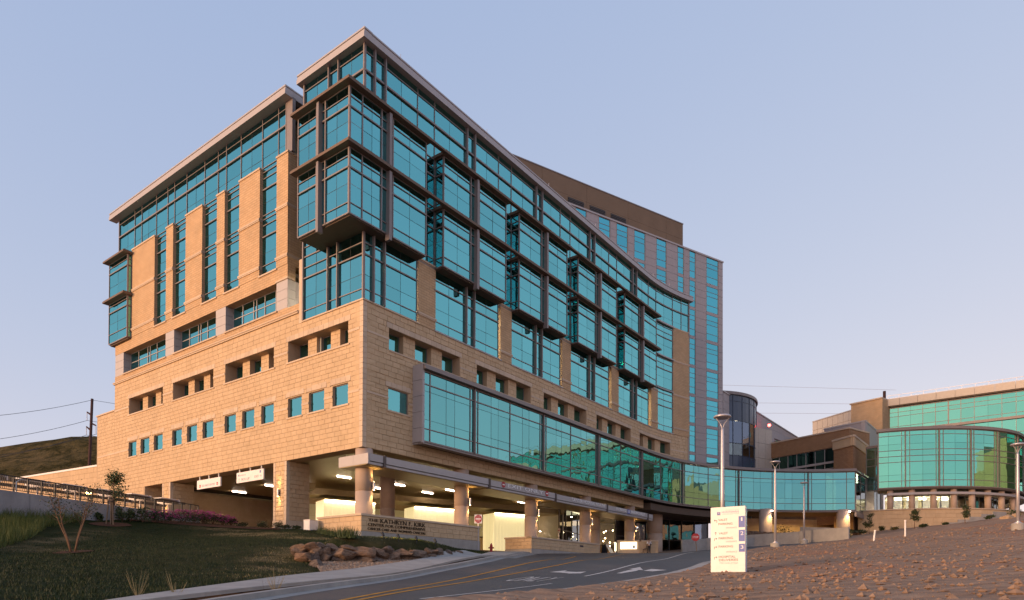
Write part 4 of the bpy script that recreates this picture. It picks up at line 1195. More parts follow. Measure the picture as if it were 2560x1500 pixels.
# --- entry canopy that runs along the columns
can = thing('entrance_canopy', 'long grey metal canopy with white letters running along the round columns', 'canopy', RF(20, .2, 10.4))
segu = [-.47, 1.05, 13.3, 23.9, 34.5, 45.0, 46.4]
def cz(u): return 10.45-.0045*max(0, u)
for k in range(6):
    a, b = segu[k]+(.09 if k else 0), segu[k+1]-(.09 if k < 5 else 0)
    m = MB(); z = cz((a+b)/2); m.fbox(RF, a, b, .98, 1.2, z+.26, z+.78); m.build('fascia_panel', 'metal_fascia', can)
    m = MB(); m.fbox(RF, a, b, .95, 1.15, z+.03, z+.2); m.build('fascia_lip', 'metal_fascia', can)
    if k: 
        m = MB(); m.fbox(RF, a-.2, a+.02, .9, 1.28, z-.02, z+.84); m.build('fascia_joint', 'mullion_dark', can)
m = MB()
for a, b in zip(segu[:-1], segu[1:]): z = cz((a+b)/2); m.fbox(RF, a+.003, b-.003, -2.0, .975, z, z+.6)
m.build('canopy_slab', 'slat', can)
CE = Plane(RF(-.47, 1.2, 0), DL, -DR)
for k in range(2):
    m = MB(); m.fbox(CE, k*1.62, (k+1)*1.62-.012, -.1, .03, 10.5, 11.24); m.build('end_panel', 'metal_light', can)
nR = -DL
def canopy_text(s, u0, u1, z0, h, **k): return text('lettering', s, RF(u0, 1.215, z0), DR, (0, 0, 1), u1-u0, h, 'ink_white', can, .03)
canopy_text('EXIT ONLY', 15.95, 21.6, 10.77, .33)
canopy_text('CANCER HOSPITAL NORTH', 26.9, 33.8, 10.71, .34); canopy_text('ENTRANCE', 36.6, 39.1, 10.68, .33); canopy_text('PARKING/VALET', 40.4, 44.1, 10.66, .33)
for u in (15.3, 22.3):
    m = MB(); c = RF(u, 1.21, 10.94); pts = [c+DR*(.27*math.cos(a))+Vector((0, 0, .27*math.sin(a))) for a in np.linspace(0, 2*PI, 20, endpoint=False)]
    m.prism(pts, nR*.02); m.build('no_entry_disc', 'sign_red', can)
    m = MB(); m.fbox(RF, u-.17, u+.17, 1.23, 1.242, 10.89, 10.99); m.build('no_entry_bar', 'ink_white', can)
m = MB(); m.fbox(RF, 39.45, 40.1, 1.205, 1.225, 10.52, 11.06); m.build('number_plate', 'sign_blue', can)
text('lettering', '1', RF(39.68, 1.23, 10.63), DR, (0, 0, 1), .2, .34, 'ink_white', can, .01)

# --- wall lamps (up and down lights) on the columns and the stone piers
def sconce(P, n, label, z, power=26):
    t = thing('wall_lamp', label, 'wall lamp', P, 'up and down lamps on the columns')
    c = Vector((P.x, P.y, z))+n*.16
    m = MB(); m.lathe([(.085, -.30), (.085, .30)], 14, tuple(c)); o = m.build('lamp_body', 'steel', t)
    m = MB(); m.hex([c-n*.2+Vector((-.05, -.05, -.08)), c-n*.2+Vector((.05, -.05, -.08)), c+Vector((.05, 0, -.08)), c+Vector((-.05, 0, -.08)), c-n*.2+Vector((-.05, -.05, .08)), c-n*.2+Vector((.05, -.05, .08)), c+Vector((.05, 0, .08)), c+Vector((-.05, 0, .08))]); m.build('bracket', 'black_metal', t)
    for sg in (-1, 1):
        m = MB(); m.lathe([(.06, .304*sg-.004), (.06, .304*sg+.004)], 12, tuple(c)); m.build('bulb', 'lamp_warm', t)
        l = bpy.data.lights.new('wall_lamp_light', 'SPOT'); l.energy = power*2.6; l.color = (1, .60, .22); l.spot_size = R_(74); l.spot_blend = .9; l.shadow_soft_size = .06
        lo = bpy.data.objects.new('wall_lamp_light', l); COL.objects.link(lo); lo.location = c+Vector((0, 0, .33*sg))+n*.02
        lo.rotation_euler = Vector((0, 0, -sg)).to_track_quat('Z', 'Y').to_euler(); lo.parent = t; lo.matrix_parent_inverse = Matrix.Translation(P).inverted()
NAMES = ['wall lamp on the corner column above the sign wall', 'wall lamp on the column behind the do not enter sign', 'wall lamp on the column right of the fire hydrant', 'wall lamp on the column by the lobby glass', 'wall lamp on the last column above the illuminated box sign']
for u, s in zip(COLU, NAMES):
    th = R_(-38); n = (nR*math.cos(R_(22))+DR*math.sin(R_(22))).normalized()
    P = RF(u, -.62, 0)+n*.64; sconce(Vector((P.x, P.y, 9.2)), n, s, 9.15)
P = LF(10.05, .0, 9.3); sconce(P, -DR, 'wall lamp on the stone pier beside the hanging sign', 9.35)
P = LF(28.7, .0, 9.3); sconce(P, -DR, 'wall lamp on the far stone pier behind the railing', 8.6)

# --- hanging signs at the entrance to the drive-through
def hanging(u0, u1, label, zt, zb):
    t = thing('hanging_sign', label, 'sign', LF((u0+u1)/2, .06, zb), 'white signs hung under the left wall')
    m = MB(); m.fbox(LF, u0, u1, -.18, -.06, zb, zt); m.build('board', 'sign_white', t)
    for f in (.09, .5, .9):
        u = u0+(u1-u0)*f; m = MB(); m.tube([LF(u, -.12, zt+.002), LF(u, -.12, ZB)], .055, 8); m.build('hanger', 'white_paint', t)
    return t
XL = -DL                               # reading direction on the left wall
t = hanging(19.09, 23.08, 'hanging white sign reading do not enter, further from the corner', 11.56, 10.73)
text('lettering', 'DO NOT ENTER', LF(22.2, -.055, 10.90), XL, (0, 0, 1), 2.2, .2, 'ink_grey', t, .006)
for u in (22.55, 19.6):
    m = MB(); c = LF(u, -.058, 11.0); m.prism([c+XL*(.14*math.cos(a))+Vector((0, 0, .14*math.sin(a))) for a in np.linspace(0, 2*PI, 16, endpoint=False)], -DR*.012); m.build('no_entry_disc', 'sign_red', t)
    m = MB(); m.fbox(LF, u-.09, u+.09, -.046, -.04, 10.975, 11.025); m.build('no_entry_bar', 'ink_white', t)
t = hanging(12.45, 16.48, 'hanging white sign with pick-up and exit arrows, beside the stone pier', 11.62, 10.72)
def arrow(parent, F, u, o, z, s, kind, mat, xd):
    """kind: up, right, left, turn_right, turn_left; drawn in a box of size s, reading along xd"""
    n = F.n; O = F(u, o, z); v = Vector((0, 0, 1))
    P = {'up': [[(.44, 0), (.56, 0), (.56, .8), (.44, .8)], [(.5, 1), (.12, .62), (.2, .54), (.5, .84), (.8, .54), (.88, .62)]],
         'right': [[(0, .44), (0, .56), (.8, .56), (.8, .44)], [(1, .5), (.62, .12), (.54, .2), (.84, .5), (.54, .8), (.62, .88)]],
         'turn_right': [[(.05, 0), (.17, 0), (.17, .66), (.05, .66)], [(.05, .66), (.8, .66), (.8, .78), (.05, .78)], [(1, .72), (.68, .4), (.6, .48), (.84, .72), (.6, .96), (.68, 1.04)]],
         'turn_left': [[(.83, 0), (.95, 0), (.95, .66), (.83, .66)], [(.2, .66), (.95, .66), (.95, .78), (.2, .78)], [(0, .72), (.32, .4), (.4, .48), (.16, .72), (.4, .96), (.32, 1.04)]]}[kind]
    m = MB()
    for q in P: m.prism([O+xd*(a*s)+v*(b*s) for a, b in q], n*.004)
    return m.build('arrow', mat, parent)
text('lettering', 'PICK-UP', LF(15.75, -.055, 10.88), XL, (0, 0, 1), 1.25, .2, 'ink_grey', t, .006); text('lettering', 'EXIT', LF(13.75, -.055, 10.95), XL, (0, 0, 1), .62, .19, 'ink_grey', t, .006)
arrow(t, LF, 16.2, -.058, 10.86, .26, 'up', 'ink_grey', XL); arrow(t, LF, 12.98, -.058, 10.92, .26, 'right', 'ink_grey', XL)
m = MB(); m.fbox(LF, 16.05, 16.2, -.058, -.05, 11.28, 11.45); m.build('emblem', 'ink_blue', t); m = MB(); m.fbox(LF, 12.8, 13.0, -.058, -.05, 11.30, 11.52); m.build('number_plate', 'ink_blue', t)
text('lettering', 'ENTRANCE', LF(15.95, -.055, 11.3), XL, (0, 0, 1), .9, .1, 'ink_grey', t, .004)

# ================================================================== low stone walls by the pavement
def low_wall(nm, label, F, runs, zt, zb, parts=True):
    """runs: list of (plane, u0, u1, base height at u0, at u1)"""
    t = thing(nm, label, 'wall', F(runs[0][1], -.2, zb))
    for (S, a, b, f0, f1, zf) in runs:
        m = MB(); m.fbox(S, a+.05, b-.05, -.45, -.03, min(f0, f1)-1.0, zt-.17); core = m.build('wall_core', 'concrete', t)
        masonry(ST, S, a, b, [zf, zt-.16], [], 0, core, ln=.82, rough=.02, h0=.385)
        m = MB(); m.fbox(S, a-.08, b+.08, -.55, .08, zt-.15, zt); m.build('cap', 'stone_smooth', t)
        m = MB(); m.fbox(S, a-.01, b+.01, -.44, .015, min(f0, f1)-1.0, zf-.012); m.build('plinth', 'concrete', t)
    return t
SGN = Plane(RF(-.5, .5, 0), (DR*math.cos(R_(-1.5))+nR*math.sin(R_(1.5))).normalized(), nR)
SL = Plane(RF(-.5, .5, 0), DL, -DR)
sw = low_wall('sign_wall', 'low tan stone wall with dark raised letters lit by warm ground lights', SGN, [(SGN, 0, 12.95, 5.3, 4.8, 5.72), (SL, .02, 4.9, 5.4, 5.9, 5.72)], 6.98, 5)
o = .03
text('lettering', 'THE', SGN(.62, o, 6.47), SGN.d, (0, 0, 1), .92, .19, 'bronze', sw, .04); text('lettering', 'KATHRYN F. KIRK', SGN(1.75, o, 6.41), SGN.d, (0, 0, 1), 4.6, .32, 'bronze', sw, .04)
text('lettering', 'CENTER FOR COMPREHENSIVE', SGN(.58, o, 6.14), SGN.d, (0, 0, 1), 5.77, .20, 'bronze', sw, .04); text('lettering', "CANCER CARE AND WOMEN'S CANCERS", SGN(.56, o, 5.84), SGN.d, (0, 0, 1), 5.79, .19, 'bronze', sw, .04)
for k, (px, py) in enumerate([(957.5, 1345), (996, 1350), (1041.5, 1356.5), (1088.5, 1362)]):
    P = G(px, py+1); lab = ['leftmost small black ground spotlight below the sign wall', 'second small black ground spotlight from the left below the sign wall', 'third small black ground spotlight from the left below the sign wall', 'rightmost small black ground spotlight below the sign wall'][k]
    t = thing('ground_spotlight', lab, 'spotlight', P, 'ground spotlights in front of the sign wall')
    m = MB(); m.tube([P-Vector((0, 0, .1)), P+Vector((0, 0, .16))], .02, 6); m.build('stake', 'black_metal', t)
    ax = Vector((SGN.n.x*-.6, SGN.n.y*-.6, .8)).normalized(); h = P+Vector((0, 0, .2))
    m = MB(); m.tube([h-ax*.09, h+ax*.11], [.055, .075], 10); m.build('lamp_head', 'black_metal', t)
    m = MB(); m.tube([h+ax*.112, h+ax*.116], [.06, .06], 10); m.build('bulb', 'lamp_warm', t)
    if k < 4:
        l = bpy.data.lights.new('spotlight_light', 'SPOT'); l.energy = (85, 85, 65, 16)[k]; l.color = (1, .66, .16); l.spot_size = R_(100); l.spot_blend = 1; l.shadow_soft_size = .05
        lo = bpy.data.objects.new('spotlight_light', l); COL.objects.link(lo); lo.location = h+ax*.14; tgt = SGN((1.8, 3.9, 6.0, 8.8)[k], 0, 6.2)-lo.location
        lo.rotation_euler = (-tgt).to_track_quat('Z', 'Y').to_euler(); lo.parent = t; lo.matrix_parent_inverse = Matrix.Translation(P).inverted()
SG2 = Plane(RF(20.7, .5, 0), DR, nR); SL2 = Plane(RF(20.7, .5, 0), DL, -DR)
lw2 = low_wall('low_wall', 'low tan stone wall without lettering between the fire hydrant and the lobby', SG2, [(SG2, 0, 13.2, 5.0, 5.6, 5.5), (SL2, .02, 3.2, 5, 5, 5.5)], 6.68, 5)
m = MB(); m.fbox(SG2, 9.0, 9.7, .03, .05, 6.12, 6.3); m.build('plaque', 'ink_dark', lw2)
# illuminated box sign in front of the last column
Pc = AD(1548.5, 1370, 83.5); Q = AD(1595, 1370, 83.0)
BX = plane2(Pc, Q)
bs = thing('box_sign', 'illuminated white box sign with blue number one plate in front of the last column', 'sign', BX(1.2, -.5, 6.1))
gz = H(BX(1.2, 0, 0).x, BX(1.2, 0, 0).y)
m = MB(); m.fbox(BX, -.25, BX.len+.12, -.9, -.03, gz-.5, 7.5); m.build('pedestal', 'stone_smooth', bs)
m = MB(); m.fbox(BX, -.32, BX.len+.18, -.97, .08, 7.5, 7.64); m.build('cap', 'stone_smooth', bs)
BX2 = plane2(BX(BX.len+.12, -.02, 0), BX(BX.len+2.4, -.5, 0)); m = MB(); m.fbox(BX2, 0, BX2.len, -.8, 0, gz-.5, 7.45); sd = m.build('side_wall', 'mortar', bs)
masonry(ST, BX2, 0, BX2.len, [gz, 7.45], [], .06, sd, ln=.6, rough=.01); m = MB(); m.fbox(BX2, .26, BX2.len+.08, -.85, .14, 7.452, 7.58); m.build('cap', 'stone_smooth', bs)
m = MB(); m.fbox(BX, .12, BX.len-.14, -.02, .04, 6.55, 7.4); m.build('sign_face', 'sign_light', bs)
m = MB(); m.fbox(BX, BX.len-.62, BX.len-.36, .042, .06, 6.62, 7.0); m.build('number_plate', 'sign_blue', bs)
text('lettering', '1', BX(BX.len-.53, .065, 6.68), BX.d, (0, 0, 1), .09, .26, 'ink_white', bs, .005)
m = MB(); m.fbox(BX, .5, .6, .042, .05, 7.22, 7.32); m.build('emblem', 'ink_blue', bs); text('lettering', 'HUNTSMAN', BX(.66, .043, 7.23), BX.d, (0, 0, 1), .62, .08, 'ink_grey', bs, .004)

# --- lobby glazing beyond the drive-through
lob = thing('entrance_lobby', 'round glazed entrance lobby with warm interior lights under the glass bridge', 'lobby', RF(52, -6, 6))
LP = Pieces('pane', 'glazing', 'glass_clear', 120)
fr = MB(); gl = [(u, .09, .08) for u in (38.6, 41.0, 43.4)]
LG = Plane(C0, DR, nR)
f0 = plane2(RF(36.5, -6.5, 0), RF(47, -9.5, 0))
core = MB(); core.fbox(RF, 38, 60, -17, -16.6, 5, 12); core.fbox(RF, 37.8, 38, -16.6, -6.8, 5, 12); lob_w = core.build('inner_wall', 'interior_white', lob)
glaze(fr, LP, f0, [(u, .1, .08) for u in np.linspace(0, f0.len, 5)], [(6.0, .1, .06), (8.9, .08, .06), (11.95, .1, .06)], 0, lob)
us = [(47.2+2.15*k, .1, .1) for k in range(9)]
glaze(fr, LP, RF, us, [(6.2, .12, .06), (8.75, .06, .05), (11.7, .12, .06)], -4.6, lob, mat='glass_slate')
fr.build('mullion', 'mullion_dark', lob)
m = MB(); m.fbox(RF, 46.6, 66, -9, .8, 11.75, 12.6); m.build('lobby_soffit', 'soffit_dark', lob)
m = MB(); m.prism([RF(38, -16.5, 6.02), RF(38, -6.9, 6.02), RF(46, -5, 6.1), RF(56, -4.7, 6.2), RF(65, -4.7, 6.3), RF(65, -16, 6.3)], (0, 0, .05)); m.build('lobby_floor', 'floor_dark', lob)
for k in range(10):
    m = MB(); u = 39+k*2.1; m.fbox(RF, u, u+1.9, -16.58, -16.4, 6.4, 8.6); m.build('wood_panel', 'stake_wood' if k % 3 else 'panel_brown', lob)
m = MB(); m.fbox(RF, 38.2, 46, -16.5, -7.2, 11.6, 11.66); m.build('cove_ceiling', 'glow_room', lob)
rr = random.Random(4)
for k in range(34):
    u = rr.uniform(47, 63); oo = rr.uniform(-9.5, -5.2); z = rr.choice([7.2, 7.6, 8.1, 8.8, 9.2, 9.5])
    P = RF(u, oo, z); m = MB(); m.lathe([(.02, -.07), (.075, -.03), (.075, .03), (.02, .07)], 8, tuple(P)); m.build('pendant_lamp', 'bulb', lob)
for k in range(4):
    c = RF(40.5+1.5*k, -10-k, 9.8); m = MB(); m.tube([c+Vector((1.3*math.cos(a), 1.3*math.sin(a), 0)) for a in np.linspace(0, 2*PI, 20)], .05, 6); m.build('ring_lamp', 'lamp_office', lob)
m = MB(); m.fbox(RF, 56.5, 58.2, -6.4, -6.3, 10.7, 11.1); m.build('screen', 'screen_blue', lob)
l = bpy.data.lights.new('lobby_light', 'AREA'); l.energy = 110; l.size = 6; l.color = (1, .62, .28); lo = link('lobby_light', l, None, RF(54, -9, 11.4)); 
round_column(RF(52.6, -2.2, 0), 1.05, 5.4, 12.9, 9.2)

# ================================================================== glass bridge that sweeps off the curved front
br = thing('glass_bridge', 'long curved glass bridge one storey high sweeping from the hospital to the right', 'glass bridge', RF(60, -2, 13))
BP = Pieces('pane', 'glazing', 'glass_gallery', 300)
fr = MB(); gk = MB()
BV = [(5.12, .10, .06), (5.98, .08, .05)]
F0 = [11.39, 21.9, 32.72, 43.46, 54.38, 65.5, 76.74]; MID = [16.5, 27.0, 38.05, 49.0, 59.82, 71.16, 82.26]
BV += [ju(7.88), ju(8.92)]
for k in range(7):
    BV += [(F0[k]-.52, .07, .05), (F0[k], .14, .18), (F0[k]+.52, .07, .05)]
    w = MID[k]-F0[k]-.52; BV += [ju(F0[k]+.52+w*.40), ju(F0[k]+.52+w*.62), (MID[k], .08, .05)]
    if k < 6: w = F0[k+1]-.52-MID[k]; BV += [ju(MID[k]+w*.40), ju(MID[k]+w*.62)]
BV += [(83.45, .12, .05)]
BZ = [(13.12, .12, .06), (14.12, .07, .06), jz(14.85), jz(17.08), (17.62, .08, .07), (18.62, .1, .05)]
ff = MB(); ff.fbox(RF, 5.05, 83.5, -.1, .93, 12.98, 13.06); ff.fbox(RF, 46.3, 83.5, -5.4, -.1, 12.9, 13.10); floor = ff.build('bridge_floor', 'soffit_dark', br)
glaze(fr, BP, RF, BV, BZ, 1.0, br, gk=gk)
fr.build('mullion', 'mullion', br); gk.build('gasket', 'gasket', br)
m = MB(); m.fbox(RF, 5.08, 83.6, .55, 1.42, 18.70, 18.82); m.fbox(RF, 5.08, 83.6, .2, 1.34, 18.822, 18.98); m.fbox(RF, 5.08, 83.6, .05, 1.25, 18.982, 19.1); rb = m.build('bridge_roof', 'mullion', br)
m = MB(); m.fbox(RF, 46.4, 83.4, -5.5, .04, 18.8, 19.0); m.build('roof_deck', 'roofing', br)
m = MB(); m.fbox(RF, 5.02, 83.7, .62, 1.2, 12.86, 12.975); m.build('sill_trim', 'mullion', br)
SE = Plane(RF(5.08, 0, 0), -nR*-1, -DR)
for k in range(5):                     # metal cladding of the near end
    z0 = 12.9+k*1.25; m = MB(); m.fbox(SE, .02, 1.1, -.2, .03, z0+.012, z0+1.238); m.build('end_panel', 'metal_fascia', br)
for u in (14, 24, 35): office_l = None
m = MB(); m.fbox(RF, 46.5, 83.3, -5.3, -5.15, 13.15, 18.7); m.build('inner_wall', 'interior', br)
for u in (57.5, 60.2, 61.9, 63.6):
    m = MB(); m.fbox(RF, u, u+1.0, -3.2, -3.0, 18.2, 18.26); m.fbox(RF, u, u+1.0, -2.2, -2.0, 18.2, 18.26); m.build('ceiling_light', 'lamp_office', br)
# far end: short link with clear windows, receding
E0 = RF(83.5, 1.0, 0); L1 = AD(2208, 1250, 113); LK = plane2(E0, L1)
for a, b, kind in ((0, .32*LK.len, 'w'), (.33*LK.len, .62*LK.len, 'p'), (.62*LK.len, .88*LK.len, 'w'), (.88*LK.len, LK.len, 'p')):
    if kind == 'w':
        g = MB(); glaze(g, BP, LK, [(a+.1, .12, .05), ((a+b)/2, .08, .05), (b, .12, .05)], [(13.1, .14, .05), (14, .08, .05), (17.4, .08, .05), (18.5, .14, .05)], 0, br, mat='glass_clear'); g.build('mullion', 'mullion', br)
    else:
        for k in range(5):
            m = MB(); m.fbox(LK, a+.02, b-.02, -.1, .05, 12.95+k*1.14, 12.95+(k+1)*1.14-.02); m.build('wall_panel', 'panel_grey', br)
m = MB(); m.fbox(LK, 0, LK.len, -.2, .25, 18.6, 18.9); m.fbox(LK, 0, LK.len, -.15, .12, 12.2, 12.93); m.build('link_trim', 'mullion', br)
m = MB(); m.fbox(LK, .2, LK.len, -4, -3.8, 13.1, 18.5); m.build('inner_wall', 'glow_room', br)
for px, Y in ((1914, 97.5), (2108, 98)):
    P = AD(px, 1300, Y); m = MB(); m.lathe([(.9, 0), (.9, 7)], 32, (P.x, P.y, 6.2)); o = m.build('round_column', 'column', br, smooth=False)
    for p in o.data.polygons: p.use_smooth = abs(p.normal.z) < .5
    L_ = AD(px+16, 1287, Y-1.2); t = MB(); t.lathe([(.14, 0), (.14, .1)], 10, (L_.x, L_.y, 12.78)); t.build('down_light', 'lamp_linear', br)
    l = bpy.data.lights.new('down_light_light', 'SPOT'); l.energy = 220; l.color = (1, .66, .25); l.spot_size = R_(110); l.spot_blend = 1; lo = link('down_light_light', l, None, (L_.x, L_.y, 12.7))
l = bpy.data.lights.new('under_bridge_light', 'AREA'); l.energy = 260; l.size = 9; l.color = (1, .68, .24); lo = link('under_bridge_light', l, None, (45, 104, 12.2))

# ================================================================== tall rear tower (grey panels) with brown penthouse
DT = Vector((math.sin(R_(57.8)), math.cos(R_(57.8)), 0))
TE = AD(1807, 900, 106.); TN = Vector((DT.y, -DT.x, 0))
TW = Plane(TE, -DT, TN)                # u runs to the left from the right-hand edge
tw = thing('grey_tower', 'tall grey panelled tower with blue window strips and brown top, behind the curved front', 'tower', TW(10, -6, 20))
TP = Pieces('pane', 'glazing', 'glass_tower', 300); TG = Pieces('wall_panel', 'cladding', 'panel_grey', 300)
def tw_u(px):
    d = ray(px, 900); t = (TE-EYE).dot(TN)/d.dot(TN); return -(EYE+d*t-TE).dot(DT)
ztop = TE.z+(0)
ztop = AD(1807, 656, 106.).z
zbot = 18.0
strips = [(1200+a/3.357, 1200+b/3.357) for a, b in ((1900, 2000), (1757, 1808), (1658, 1710), (1480, 1563), (1293, 1385), (1145, 1238), (995, 1090), (800, 890), (610, 700))]
SU = [(tw_u(b), tw_u(a)) for a, b in strips]
fl_h = 4.42
m = MB(); m.fbox(TW, .02, 48, -8, -.75, zbot, ztop-.1); body = m.build('tower_wall', 'interior', tw)
m = MB(); m.fbox(TW, -.08, 48, -8.1, .12, ztop-.1, ztop+.12); m.build('coping', 'metal_fascia', tw)
m = MB(); m.fbox(TW, -.02, 0.02, -8, -.02, zbot, ztop-.1); m.build('side_wall', 'panel_grey', tw)
prev = 0
for (a, b) in SU+[(48, 48)]:
    z = ztop-.1
    while z > zbot and a-prev > .1:
        h = 1.1; TGv = None
        v = [TW(prev+.015, -.1, z-h+.03), TW(a-.015, -.1, z-h+.03), TW(a-.015, -.1, z), TW(prev+.015, -.1, z)]
        v += [TW(prev+.015, 0, z-h+.03), TW(a-.015, 0, z-h+.03), TW(a-.015, 0, z), TW(prev+.015, 0, z)]
        n = (v[5]-v[4]).cross(v[7]-v[4]); f = HEXF if n.dot(v[4]-v[0]) > 0 else [tuple(reversed(q)) for q in HEXF]
        TG.add(v, f, tw); z -= h
    prev = b
fr = MB(); bandm = MB()
fi = 0; z = ztop-.15
while z > zbot:
    for si, (a, b) in enumerate(SU):
        zz = [(z-fl_h+.45, .06, .03), (z-2.95, .06, .03), (z-1.55, .06, .03), (z-.85, .06, .03), (z, .06, .03)]
        glaze(fr, TP, TW, [(a, .10, .06), (b, .10, .06)], zz, -.05, tw)
        bandm.fbox(TW, a+.05, b-.05, -.3, -.02, z-fl_h+.02, z-fl_h+.42)
    z -= fl_h; fi += 1
fr.build('window_frame', 'mullion', tw); bandm.build('floor_band', 'panel_grey', tw)
for si, f in ((0, 5), (0, 6), (1, 3), (1, 5), (0, 3), (0, 7), (1, 6)):
    z = ztop-.15-f*fl_h; a, b = SU[si]
    m = MB(); m.fbox(TW, a+.1, b-.1, -.7, -.6, z-fl_h+.5, z-1.5); m.build('lit_room', 'glow_room', tw)
    m = MB(); m.fbox(TW, a+.3, a+1.2, -.55, -.5, z-1.9, z-1.8); m.build('ceiling_light', 'lamp_office', tw)
# penthouse
PE_u = tw_u(1722); zp = AD(1720, 557, 102.5).z
PW = Plane(TW(PE_u, -1.2, 0), -DT, TN)
joints = [0]+[ -(PW.P-PW.P).length for _ in ()]
pj = [tw_u(x)-PE_u for x in (1722, 1680, 1584, 1480, 1367, 1271, 1170)]
m = MB(); m.fbox(PW, .03, 40, -10, -.06, ztop-1, zp-.05); ph = m.build('penthouse', 'mortar', tw)
for a, b in zip(pj[:-1], pj[1:]):
    for z0, z1 in ((ztop-.2, ztop+2.0), (ztop+2.0, zp)):
        m = MB(); m.fbox(PW, a+.015, b-.015, -.2, 0, z0+.012, z1-.012); m.build('wall_panel', 'panel_brown', ph)
m = MB(); m.fbox(PW, -.06, 40, -10, .06, zp+.001, zp+.14); m.build('coping', 'mullion', ph)
m = MB(); m.fbox(PW, -.01, .028, -10, -.02, ztop-.2, zp); m.build('side_wall', 'panel_brown', ph)
for x0, x1 in ((1540, 1578), (1487, 1526), (1432, 1472)):
    a, b = tw_u(x1)-PE_u, tw_u(x0)-PE_u; m = MB(); m.fbox(PW, a, b, .001, .05, ztop+.55, ztop+1.75); lo_ = m.build('louvre', 'gasket', ph)
    for k in range(5): m = MB(); m.fbox(PW, a+.02, b-.02, .051, .11, ztop+.6+k*.23, ztop+.6+k*.23+.06); m.build('slat', 'mullion_dark', ph)

# ================================================================== slate-blue glass drum between tower and bridge
dr = thing('blue_drum', 'slate blue round glass stair drum between the curved stone end and the brick wing', 'glass drum', AD(1790, 1100, 108))
ca = AD(1735, 1100, 113.); rr_ = 11.5
d0 = AD(1862, 1100, 111.)
DC = AD(1752, 1100, 119.); DA = Arc((DC.x, DC.y), 9.2, R_(-133), 1)
def drum_u_range():
    us = [u for u in np.arange(0, 22, .1) if 1700 < proj(DA(u, 0, 25))[0] < 1862]; return us
DPN = Pieces('pane', 'glazing', 'glass_slate', 160)
zt = AD(1752, 985, 110.).z
fr = MB()
uu = [(u, .1, .05) for u in np.arange(0, 25, 1.95)]
levels = [(zt-1.0, zt, 'panel_slate'), (zt-4.2, zt-1.05, 'panel_slate'), (zt-7.9, zt-4.25, None), (zt-9.9, zt-7.95, 'w'), (zt-12.2, zt-9.95, 'panel_slate'), (zt-18.5, zt-12.25, None)]
for z0, z1, k in levels:
    for (a, _, _), (b, _, _) in zip(uu[:-1], uu[1:]):
        if k == 'panel_slate':
            m = MB(); m.fbox(DA, a+.03, b-.03, -.1, 0, z0+.02, z1-.02); m.build('spandrel_panel', 'panel_slate', dr)
        else: pane(DPN, DA, a+.05, b-.05, z0+.03, z1-.03, 0, dr, 'glass_clear' if k == 'w' else 'glass_slate')
    fr.fbox(DA, uu[0][0], uu[-1][0], -.1, .06, z0-.04, z0+.04)
for (u, w, d) in uu: fr.fbox(DA, u-.04, u+.04, -.1, .09, zt-18.5, zt)
fr.build('mullion', 'panel_slate', dr)
m = MB(); m.fbox(DA, 0, 24.3, -1, .28, zt, zt+.3); m.fbox(DA, 0, 24.3, -1, .2, zt+.302, zt+.5); m.build('coping', 'mullion', dr)
m = MB(); m.lathe([(6.2, 0), (6.2, 12)], 24, (DC.x, DC.y, zt-18.3)); m.build('inner_core', 'interior_white', dr)
m = MB(); m.lathe([(9.0, 0), (9.0, .25)], 40, (DC.x, DC.y, zt-8.2)); m.lathe([(9.0, 0), (9.0, .25)], 40, (DC.x, DC.y, zt-4.3)); m.build('floor_slab', 'interior', dr)
for u in (7.2, 9.3, 11.8):
    m = MB(); P = DA(u, -1.6, zt-5.0); m.lathe([(.35, 0), (.35, .05)], 10, tuple(P)); m.build('ceiling_light', 'lamp_office', dr)
l = bpy.data.lights.new('drum_light', 'POINT'); l.energy = 170; l.color = (1, .70, .36); l.shadow_soft_size = .4; link('drum_light', l, None, DA(9.2, -1.5, zt-6.3))

# ================================================================== low grey wing behind, right of the tower
GA = AD(1808, 1000, 108); GB = AD(2031, 1000, 150)
gw = thing('grey_wing', 'low grey panelled wing with narrow windows running back from the tower', 'building', (GA.x, GA.y, 15))
GW = plane2(GA, GB)
zt = AD(1809.7, 978.5, 108).z
GP = Pieces('pane', 'glazing', 'glass_tower', 80); GPN = Pieces('wall_panel', 'cladding', 'panel_grey', 120)
m = MB(); m.fbox(GW, 0, GW.len, -9, -.5, 14, zt-.05); m.build('wing_wall', 'interior', gw)
m = MB(); m.fbox(GW, 0, GW.len+.1, -9.1, .12, zt-.05, zt+.15); m.build('coping', 'metal_fascia', gw)
def gu(px):
    d = ray(px, 1000); t = (GA-EYE).dot(GW.n)/d.dot(GW.n); return (EYE+d*t-GA).dot(GW.d)
wn = [(1867, 1878), (1884, 1897), (1903, 1914), (1924, 1934), (1940, 1952), (1958, 1968), (1977.5, 2020)]
wu = [(gu(a), gu(b)) for a, b in wn]; fr = MB()
zr = [zt-4.3, zt-9.3, zt-13.9]
pv = 0
for a, b in wu+[(GW.len, GW.len)]:
    for k in range(12):
        z1 = zt-.06-1.35*k; v = [GW(pv+.02, -.1, z1-1.32), GW(a-.02, -.1, z1-1.32), GW(a-.02, -.1, z1), GW(pv+.02, -.1, z1), GW(pv+.02, 0, z1-1.32), GW(a-.02, 0, z1-1.32), GW(a-.02, 0, z1), GW(pv+.02, 0, z1)]
        n = (v[5]-v[4]).cross(v[7]-v[4]); GPN.add(v, HEXF if n.dot(v[4]-v[0]) > 0 else [tuple(reversed(q)) for q in HEXF], gw)
    pv = b
